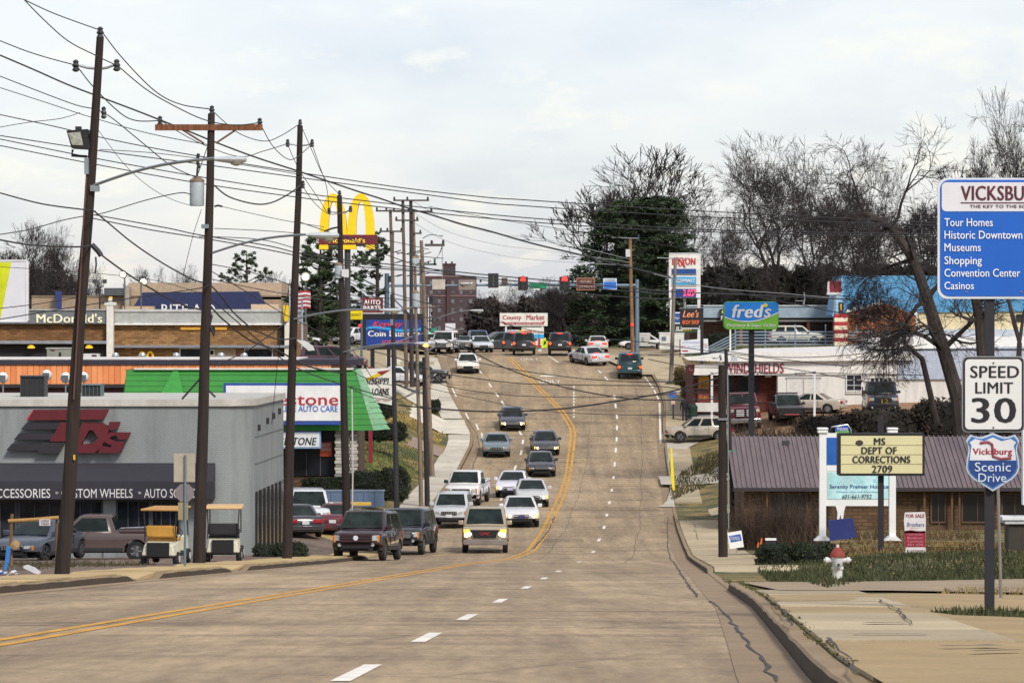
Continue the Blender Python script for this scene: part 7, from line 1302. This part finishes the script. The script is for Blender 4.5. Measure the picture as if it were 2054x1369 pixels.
def bare(seed, H, spread, tr, lv=6, fork=.28, up=.35, twig=.02, droop=0, kids=(2, 4), trunk_path=None, side=.5):
    rng = np.random.default_rng(seed); T = Q(); C = Q(); cnt = [0]
    def grow(p, d, L, r, l):
        n = 4 if l < 3 else 3; q = p.copy(); dd = d.copy(); rr = r
        tgt = T if l <= 1 else C; ns = 3 if l < lv-1 else 2; base_r = r; end_r = max(twig*.6, r*.68)
        for i in range(ns):
            dd = dd+rng.normal(size=3)*(.13 if l < 2 else .2); dd[2] += up*.12-droop*(.10 if l > 2 else 0); dd /= np.linalg.norm(dd); nq = q+dd*L/ns
            r2 = base_r+(end_r-base_r)*(i+1)/ns; tgt.seg(q, nq, rr, r2, 7 if l == 0 else (5 if l < 3 else 3))
            if l >= 1 and l < lv and rng.random() < side: branch(nq, dd, L*.62, r2*.5, l+1, .9)
            q, rr = nq, r2
        if l < lv:
            for k in range(rng.integers(kids[0], kids[1])): branch(q, dd, L*(.62+rng.random()*.22), rr*(.62+rng.random()*.15), l+1, .45+.2*rng.random())
    def branch(q, dd, L, r, l, ang):
        u = rng.normal(size=3); u -= dd*u.dot(dd); u /= np.linalg.norm(u)+1e-6; a = ang*(.6+.8*rng.random())*spread; d = dd*cos(a)+u*sin(a); d[2] = d[2]+up*.25 if droop == 0 else d[2]; d /= np.linalg.norm(d)
        grow(q, d, L, max(r, twig), l)
    if trunk_path:
        pts = [np.array(p, float) for p in trunk_path]; m = len(pts)
        for i in range(m-1):
            r0 = tr*(1-.75*i/(m-1)); r1 = tr*(1-.75*(i+1)/(m-1)); T.seg(pts[i], pts[i+1], r0, r1, 8); d = (pts[i+1]-pts[i]); d /= np.linalg.norm(d)
            if i >= 1:
                for k in range(3): branch(pts[i+1], d, H*.16*(1-.3*i/m), r1*.5, 3, 1.1)
        grow(pts[-1], d, H*.14, tr*.25, 2)
    else:
        grow(np.zeros(3)-np.array([0, 0, .8]), np.array([0, 0, 1.0]), H*fork+.8, tr, 0)
    return T, C
def fit(T, C, H):
    v = np.array(C.v); k = H/np.percentile(v[:, 2], 99.8); 
    for q in (T, C): q.v = [x*k for x in q.v]
_proto = {}
def proto(key, **k):
    if key not in _proto:
        H = k['H']; T, C = bare(**k); fit(T, C, H); w = np.array(C.v)[:, 0]; hw = np.percentile(np.abs(w), 98)
        _proto[key] = (T.mesh('trunk', BARK), C.mesh('crown', TWIG), H, hw)
    return _proto[key]
def tree(key, px, base, s, top, halfw, label, rz=0, group=None, name='bare_tree'):
    mt, mc, H, hw = _proto[key]; o = thing(name, label, 'tree', P(px, base, s), rz, group); h = (base-top)/s
    kx = halfw/s/hw; kz = h/H
    for nm, me in (('trunk', mt), ('crown', mc)): c = child(nm, me, o); c.scale = (kx, kx, kz)
    return o
proto('A', seed=3, H=14, spread=1.0, tr=.34, lv=7, fork=.2, up=.5, twig=.013, kids=(2, 4), side=.3)
proto('B', seed=11, H=15, spread=.9, tr=.40, lv=7, fork=.3, up=.35, twig=.014, kids=(2, 4), side=.32)
proto('C', seed=21, H=12, spread=1.1, tr=.28, lv=7, fork=.25, up=.3, twig=.014, kids=(2, 4), side=.3)
proto('D', seed=34, H=13, spread=.75, tr=.26, lv=6, fork=.16, up=.6, twig=.014, kids=(3, 4), side=.35)
tree('D', 1243, 705, 18, 303, 150, 'large rounded bare tree rising behind the dark evergreen')
tree('A', 1228, 705, 18.4, 330, 150, 'bare tree showing left of the dark evergreen, with low outer twigs', 1.9)
tree('B', 1562, 702, 22, 276, 165, 'bare tree with a thick forked trunk above the blue and green sign', .6)
tree('A', 1412, 700, 20, 400, 70, 'thin bare tree just right of the petrol price sign', .9)
WG = 'bare trees behind the blue roof'
tree('C', 1652, 700, 20, 312, 125, 'bare tree leaning right of the thick forked one', 2.2, WG)
tree('A', 1722, 700, 21, 285, 140, 'tallest bare tree over the left end of the blue roof', 3.3, WG)
tree('A', 1800, 700, 22, 325, 110, 'dense bare tree over the middle of the blue roof', 4.0, WG)
tree('D', 1880, 700, 23, 335, 80, 'bare tree just left of the blue destination sign', 1.0, WG)
tree('C', 1760, 700, 23, 380, 110, 'low spreading bare tree in front of the dark ivy bank', 2.7, WG)
tree('B', 2035, 860, 42, 186, 135, 'large bare tree whose top shows over the blue destination sign', 5.0)
tree('A', 1975, 700, 25, 300, 90, 'bare tree behind the blue destination sign', .3, WG)
tree('C', 1475, 700, 19, 470, 70, 'short bare tree between the petrol sign and the forked tree', 1.3)
# leaning tree in front of the white buildings: its trunk is traced, its twigs hang over the yard
def px2(f, L): return [((x-f[0])/f[2], d, (f[1]-y)/f[2]) for x, y, d in L]
b0 = (1925, 900, 34)
T, C = bare(5, 17, 1.0, .50, lv=7, up=.1, twig=.012, droop=.7, kids=(2, 4), side=.6, trunk_path=px2(b0, [(1935, 930, 0), (1922, 800, 0), (1893, 700, .2), (1862, 600, .4), (1835, 520, .6), (1790, 455, .8), (1735, 425, 1.0), (1690, 440, 1.2)]))
o = thing('leaning_tree', 'big leaning bare tree whose trunk bends left over the blue roofed building', 'tree', P(*b0)); child('trunk', T.mesh('trunk', BARK), o); child('crown', C.mesh('crown', TWIG), o)
b0 = (1985, 900, 36)
T, C = bare(8, 7, 1.1, .42, lv=6, up=.3, twig=.012, kids=(2, 4), side=.6, trunk_path=px2(b0, [(1978, 930, 0), (1975, 760, 0), (1965, 640, 0), (1950, 560, .2), (1930, 480, .4), (1915, 420, .6)]))
o = thing('bare_tree', 'upright bare tree standing directly behind the blue destination sign post', 'tree', P(*b0)); child('trunk', T.mesh('trunk', BARK), o); child('crown', C.mesh('crown', TWIG), o)
b0 = (1830, 905, 33)
T, C = bare(12, 9, 1.2, .2, lv=7, up=.0, twig=.011, droop=.4, kids=(2, 4), side=.7, trunk_path=px2(b0, [(1880, 850, 0), (1850, 720, 0), (1815, 690, -.5), (1800, 650, -1.0), (1780, 640, -1.4)]))
o = thing('leaning_tree', 'fan of low bare branches spreading over the white shop roof', 'tree', P(*b0)); child('trunk', T.mesh('trunk', BARK), o); child('crown', C.mesh('crown', TWIG), o)
# dark evergreen with tiers of boughs
def evergreen(px, base, s, top, outline, label, n=420, name='evergreen_tree', leaf=.26, mat=EV, seed=1, core=True):
    rng = np.random.default_rng(seed); o = thing(name, label, 'tree', P(px, base, s)); H = (base-top)/s
    MB().tube([(0, 0, -1), (0, 0, H*.5), (0, 0, H*.9)], [.45, .3, .08], 8).build('trunk', BARK, o); L = Q()
    ys = [y for y, a, b in outline]
    for i in range(n):
        y = rng.uniform(min(ys), max(ys)); a = np.interp(y, ys, [q[1] for q in outline]); b = np.interp(y, ys, [q[2] for q in outline]); x = a+(b-a)*rng.random(); w = (b-a)/2/s
        t = (x-(a+b)/2)/((b-a)/2+1e-6); dmax = w*sqrt(max(0, 1-t*t))*.9; d = rng.uniform(-dmax, dmax)
        L.leaves(((x-px)/s, d, (base-y)/s), (.9, .8, .35), 46, leaf, rng, .5)
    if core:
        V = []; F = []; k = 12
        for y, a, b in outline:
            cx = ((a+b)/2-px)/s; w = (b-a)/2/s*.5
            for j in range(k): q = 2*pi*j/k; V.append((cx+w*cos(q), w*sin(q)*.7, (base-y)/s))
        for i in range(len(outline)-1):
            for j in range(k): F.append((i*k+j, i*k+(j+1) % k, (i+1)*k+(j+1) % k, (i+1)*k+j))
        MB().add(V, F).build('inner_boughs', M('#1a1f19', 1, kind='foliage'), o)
    child('crown', L.mesh('crown', mat), o); return o
evergreen(1275, 706, 19, 395, [(398, 1300, 1345), (410, 1225, 1365), (430, 1200, 1372), (460, 1190, 1380), (500, 1178, 1392), (540, 1150, 1396), (590, 1140, 1400), (640, 1150, 1400), (700, 1150, 1395)], 'large dark evergreen behind the traffic light mast', 820, seed=4)
evergreen(660, 735, 23, 600, [(600, 615, 715), (640, 602, 722), (690, 605, 722), (712, 612, 715)], 'dark evergreen clump behind the striped flag', 150, seed=6, name='evergreen_clump')
# loblolly pines
def pine(px, base, s, top, blobs, label, seed, trunk_x=None, leaf=.16):
    rng = np.random.default_rng(seed); o = thing('pine_tree', label, 'tree', P(px, base, s)); H = (base-top)/s; tx = ((trunk_x or px)-px)/s
    t = MB(); t.tube([(0, 0, -1), (tx*.4, 0, H*.35), (tx*.8, 0, H*.7), (tx, 0, H*.97)], [.28, .22, .15, .05], 7)
    L = Q()
    for x, y, r in blobs:
        c = ((x-px)/s, rng.uniform(-1.2, 1.2), (base-y)/s); hz = max(.2*H, c[2]-abs(c[0]-tx)*.6); t.tube([(tx*min(1, hz/H), 0, hz), ((c[0]+tx)/2, c[1]*.5, (hz+c[2])/2-.1), c], [.07, .05, .025], 4)
        for k in range(5): e = rng.normal(size=3)*r/s*.55; L.leaves((c[0]+e[0], c[1]+e[1], c[2]+e[2]*.7), (r/s*.42, r/s*.42, r/s*.28), int(38), leaf, rng, .7)
    t.build('trunk', BARK, o); child('crown', L.mesh('crown', PINE), o); return o
rng = np.random.default_rng(2)
def blobs(x0, x1, y0, y1, n, r, shape=None): return [(rng.uniform(x0, x1) if not shape else None, rng.uniform(y0, y1), r*rng.uniform(.7, 1.2)) for _ in range(n)]
pine(495, 690, 16, 500, [(492, 508, 12), (478, 516, 10), (506, 515, 11), (470, 530, 9), (490, 530, 13), (512, 530, 11), (458, 545, 10), (480, 545, 14), (503, 545, 12), (448, 556, 8), (530, 545, 8), (540, 548, 6), (522, 556, 8), (465, 560, 10), (488, 563, 13), (446, 552, 6), (505, 520, 10)], 'stand-alone pine behind the navy canopy', 3)
pine(643, 735, 24, 478, [(rng.uniform(610, 690), y, 15) for y in np.linspace(484, 690, 50)]+[(rng.uniform(580, 660), y, 13) for y in np.linspace(520, 640, 22)], 'broad dark pine left of the leaning dark pole', 5)
pine(757, 735, 23, 466, [(755, 474, 12), (765, 482, 11), (745, 482, 12), (748, 496, 14), (768, 498, 10), (735, 505, 12), (760, 512, 12), (725, 515, 13), (740, 525, 14), (775, 505, 7), (718, 530, 13), (756, 530, 9), (735, 545, 13), (712, 548, 12), (750, 556, 10), (722, 565, 12), (705, 575, 11), (770, 585, 7), (742, 580, 10), (725, 590, 11)], 'pine with a bare lower trunk between the yellow arches and the pole cluster', 7)
# left side trees
LG = 'bare trees on the left skyline'
for px, base, s, top, hw, k, rz, lb in ((22, 700, 16, 452, 62, 'D', .4, 'bare tree above the yellow striped board, at the left edge'), (62, 700, 16, 442, 60, 'A', 1.3, 'tallest bare tree on the left skyline, just right of the striped board'), (112, 700, 17, 455, 48, 'B', 2.5, 'bare tree left of the nearest pole on the skyline'), (140, 700, 18, 510, 40, 'C', .2, 'short bare tree touching the left side of the nearest pole'),
  (205, 690, 15, 530, 40, 'C', 3.1, 'bare tree behind the twin lamp pole'), (262, 690, 15, 540, 30, 'D', .7, 'small bare tree behind the bright roof lamp'), (320, 690, 15, 535, 40, 'A', 4.0, 'small bare tree over the navy canopy, left'), (378, 690, 15, 532, 36, 'B', 1.7, 'small bare tree left of the second pole, over the pharmacy'), (555, 690, 15, 545, 42, 'D', 2.9, 'small bare tree between the stand-alone pine and the third pole'), (440, 690, 15, 560, 30, 'C', 5.1, 'small bare tree right of the second pole')):
    tree(k, px, base, s, top, hw, lb, rz, LG)
for i, (px, base, s, top, hw, k, rz, lb) in enumerate(((975, 702, 16, 578, 55, 'C', .5, 'bare tree right of the brick tower block'), (1030, 702, 15, 560, 60, 'A', 2.0, 'bare tree behind the red lit traffic light'), (1085, 702, 16, 556, 60, 'B', 3.0, 'bare tree behind the green street name plate'), (1135, 702, 17, 545, 60, 'D', 1.1, 'bare tree behind the right traffic light'), (1005, 702, 14, 590, 50, 'B', 4.4, 'lower bare tree behind the left half of the market sign'), (1110, 702, 18, 575, 55, 'C', 5.2, 'lower bare tree behind the right half of the market sign'))):
    tree(k, px, base, s, top, hw, lb, rz, 'bare trees beyond the junction')
# --- leafy masses
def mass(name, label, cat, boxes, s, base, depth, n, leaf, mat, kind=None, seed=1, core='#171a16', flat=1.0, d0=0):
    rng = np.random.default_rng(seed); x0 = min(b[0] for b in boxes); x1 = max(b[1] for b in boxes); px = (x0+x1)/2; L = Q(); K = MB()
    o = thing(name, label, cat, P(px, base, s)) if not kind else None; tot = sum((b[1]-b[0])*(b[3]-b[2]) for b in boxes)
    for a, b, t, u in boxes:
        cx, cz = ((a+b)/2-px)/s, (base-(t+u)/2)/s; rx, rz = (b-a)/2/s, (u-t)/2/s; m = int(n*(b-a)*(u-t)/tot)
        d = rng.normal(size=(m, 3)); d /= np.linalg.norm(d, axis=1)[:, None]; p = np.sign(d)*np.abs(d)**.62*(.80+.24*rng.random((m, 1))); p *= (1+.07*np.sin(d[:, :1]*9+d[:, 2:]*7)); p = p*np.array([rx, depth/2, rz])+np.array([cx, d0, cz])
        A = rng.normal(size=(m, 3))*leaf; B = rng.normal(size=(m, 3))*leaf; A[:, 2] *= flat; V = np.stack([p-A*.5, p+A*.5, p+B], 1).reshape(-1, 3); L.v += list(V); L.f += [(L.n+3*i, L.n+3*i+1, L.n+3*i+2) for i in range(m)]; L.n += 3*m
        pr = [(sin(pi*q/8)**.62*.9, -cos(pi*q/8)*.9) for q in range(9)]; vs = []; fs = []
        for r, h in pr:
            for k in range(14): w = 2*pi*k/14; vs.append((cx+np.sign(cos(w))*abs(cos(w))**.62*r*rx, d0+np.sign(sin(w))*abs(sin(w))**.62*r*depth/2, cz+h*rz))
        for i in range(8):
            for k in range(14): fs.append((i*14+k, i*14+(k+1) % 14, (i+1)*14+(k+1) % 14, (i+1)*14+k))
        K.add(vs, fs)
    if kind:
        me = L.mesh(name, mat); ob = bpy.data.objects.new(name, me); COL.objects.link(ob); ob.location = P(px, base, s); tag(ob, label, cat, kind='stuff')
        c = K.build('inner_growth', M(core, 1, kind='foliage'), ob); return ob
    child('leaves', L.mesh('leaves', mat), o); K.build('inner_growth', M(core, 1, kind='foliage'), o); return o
DBR = M('#3a3331', 1, kind='foliage')
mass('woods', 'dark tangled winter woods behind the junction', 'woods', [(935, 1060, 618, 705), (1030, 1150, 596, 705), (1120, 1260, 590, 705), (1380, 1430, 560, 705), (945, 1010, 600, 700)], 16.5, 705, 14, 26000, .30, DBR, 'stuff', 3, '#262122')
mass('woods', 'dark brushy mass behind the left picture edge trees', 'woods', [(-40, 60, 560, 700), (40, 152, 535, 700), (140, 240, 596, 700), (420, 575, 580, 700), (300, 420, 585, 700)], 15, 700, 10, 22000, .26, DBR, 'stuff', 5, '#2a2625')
mass('ivy_bank', 'long flat-topped dark bank of ivy and brush below the bare trees', 'bank', [(1402, 1500, 533, 640), (1480, 1600, 536, 640), (1580, 1700, 532, 640), (1690, 1900, 530, 640), (1880, 2120, 530, 640)], 20.5, 640, 6, 26000, .22, M('#2b2a26', 1, kind='foliage'), 'stuff', 7, '#1d1c1b')
mass('thicket', 'brown thicket on the far side of the hill lawn behind the laundry board', 'woods', [(590, 730, 620, 705), (700, 800, 650, 705)], 21, 705, 5, 6000, .2, DBR, 'stuff', 8, '#1e1d1e')
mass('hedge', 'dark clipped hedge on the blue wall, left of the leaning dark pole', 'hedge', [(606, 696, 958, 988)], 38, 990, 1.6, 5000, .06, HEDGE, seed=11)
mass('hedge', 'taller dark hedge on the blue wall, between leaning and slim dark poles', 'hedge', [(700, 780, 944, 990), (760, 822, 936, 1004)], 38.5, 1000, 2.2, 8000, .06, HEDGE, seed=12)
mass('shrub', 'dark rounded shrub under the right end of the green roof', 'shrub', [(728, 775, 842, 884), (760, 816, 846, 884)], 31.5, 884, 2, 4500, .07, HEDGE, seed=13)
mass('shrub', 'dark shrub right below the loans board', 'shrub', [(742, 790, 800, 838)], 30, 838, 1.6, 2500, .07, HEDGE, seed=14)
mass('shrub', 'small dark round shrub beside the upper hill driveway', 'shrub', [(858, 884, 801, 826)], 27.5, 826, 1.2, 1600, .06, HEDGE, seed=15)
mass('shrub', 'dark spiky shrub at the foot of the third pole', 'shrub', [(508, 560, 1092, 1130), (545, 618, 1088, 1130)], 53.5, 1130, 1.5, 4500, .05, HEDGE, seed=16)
mass('hedge', 'low dark hedge between the orange markers and the fire hydrant', 'hedge', [(1516, 1600, 1092, 1146), (1580, 1692, 1090, 1140)], 74, 1146, 1.4, 9000, .045, HEDGE, seed=17)
mass('shrub', 'dark bush against the shop strip wall, above the banner', 'shrub', [(1415, 1476, 668, 702)], 23.8, 702, 1.4, 2500, .08, HEDGE, seed=18)
mass('undergrowth', 'dark tangled undergrowth on the slope below the parked trucks', 'undergrowth', [(1600, 1720, 832, 870), (1690, 1860, 822, 885), (1830, 1960, 800, 890), (1940, 2100, 780, 890)], 31.5, 890, 3, 14000, .13, M('#35302a', 1, kind='foliage'), 'stuff', 19, '#1f1d1a')
mass('ivy', 'weeds climbing around the corner of the maroon brick wall', 'weeds', [(1352, 1376, 735, 772), (1366, 1380, 760, 800)], 26.5, 800, 1.5, 1500, .09, M('#6a5c38', 1, kind='foliage'), 'stuff', 20, '#3a3422')
def stems(name, label, cat, px0, px1, base, s, h, n, seed, lean=.25, depth=1.5, r=.008, mat=BRUSH):
    rng = np.random.default_rng(seed); L = Q()
    for i in range(n):
        x = rng.uniform((px0-px1)/2, (px1-px0)/2)/s; y = rng.uniform(-depth/2, depth/2); hh = h*rng.uniform(.4, 1.1); p = np.array([x, y, -.1]); d = np.array([rng.normal()*lean, rng.normal()*lean, 1.0])
        for k in range(3):
            q = p+d/np.linalg.norm(d)*hh/3; L.seg(p, q, r*(1.3-k*.3), r*(1-k*.3)); d = d+rng.normal(size=3)*.25; p = q
            if rng.random() < .6: e = d+rng.normal(size=3)*.6; L.seg(p, p+e/np.linalg.norm(e)*hh*.3, r*.7, r*.4)
    o = bpy.data.objects.new(name, L.mesh(name, mat)); COL.objects.link(o); o.location = P((px0+px1)/2, base, s); return tag(o, label, cat, kind='stuff')
stems('brushwood', 'tall bare brown brushwood in front of the left end of the brick office', 'brush', 1478, 1645, 1096, 52, 1.8, 1300, 31, mat=M('#463a32', 1, kind='foliage'))
stems('brushwood', 'reddish dry weeds behind the hospice board', 'brush', 1640, 1960, 1075, 55, .5, 600, 32, .35, 2, .009, M('#54442f', 1, kind='foliage'))
stems('brushwood', 'sparse dry stalks on the slope beside the green roof pole', 'brush', 1475, 1660, 885, 31.5, 1.2, 500, 33, .5, 3, .018)
stems('brushwood', 'low scrub in front of the grey shop at the left edge', 'brush', 0, 300, 1132, 62, .25, 900, 34, .5, 1.5, .008, M('#4d4a34', 1, kind='foliage'))
stems('brushwood', 'tall twigs in front of the tan pharmacy annex behind the second pole', 'brush', 425, 520, 690, 18, 5.6, 500, 35, .3, 3, .035)

rng = np.random.default_rng(77); L = Q()      # weeds in the kerb joints
for i in range(150):
    Y = rng.uniform(22, 75); X = float(KR(Y))+rng.uniform(.14, .24); z = Gz(X, Y)+.02; L.leaves((X, Y, z+.01), (.04, .12, .01), 7, .014, rng, 1.2)
o = bpy.data.objects.new('weeds', L.mesh('weeds', M('#4a4a2a', 1, kind='foliage'))); COL.objects.link(o); tag(o, 'small weeds growing in the joint behind the right kerb', 'weeds', kind='stuff')
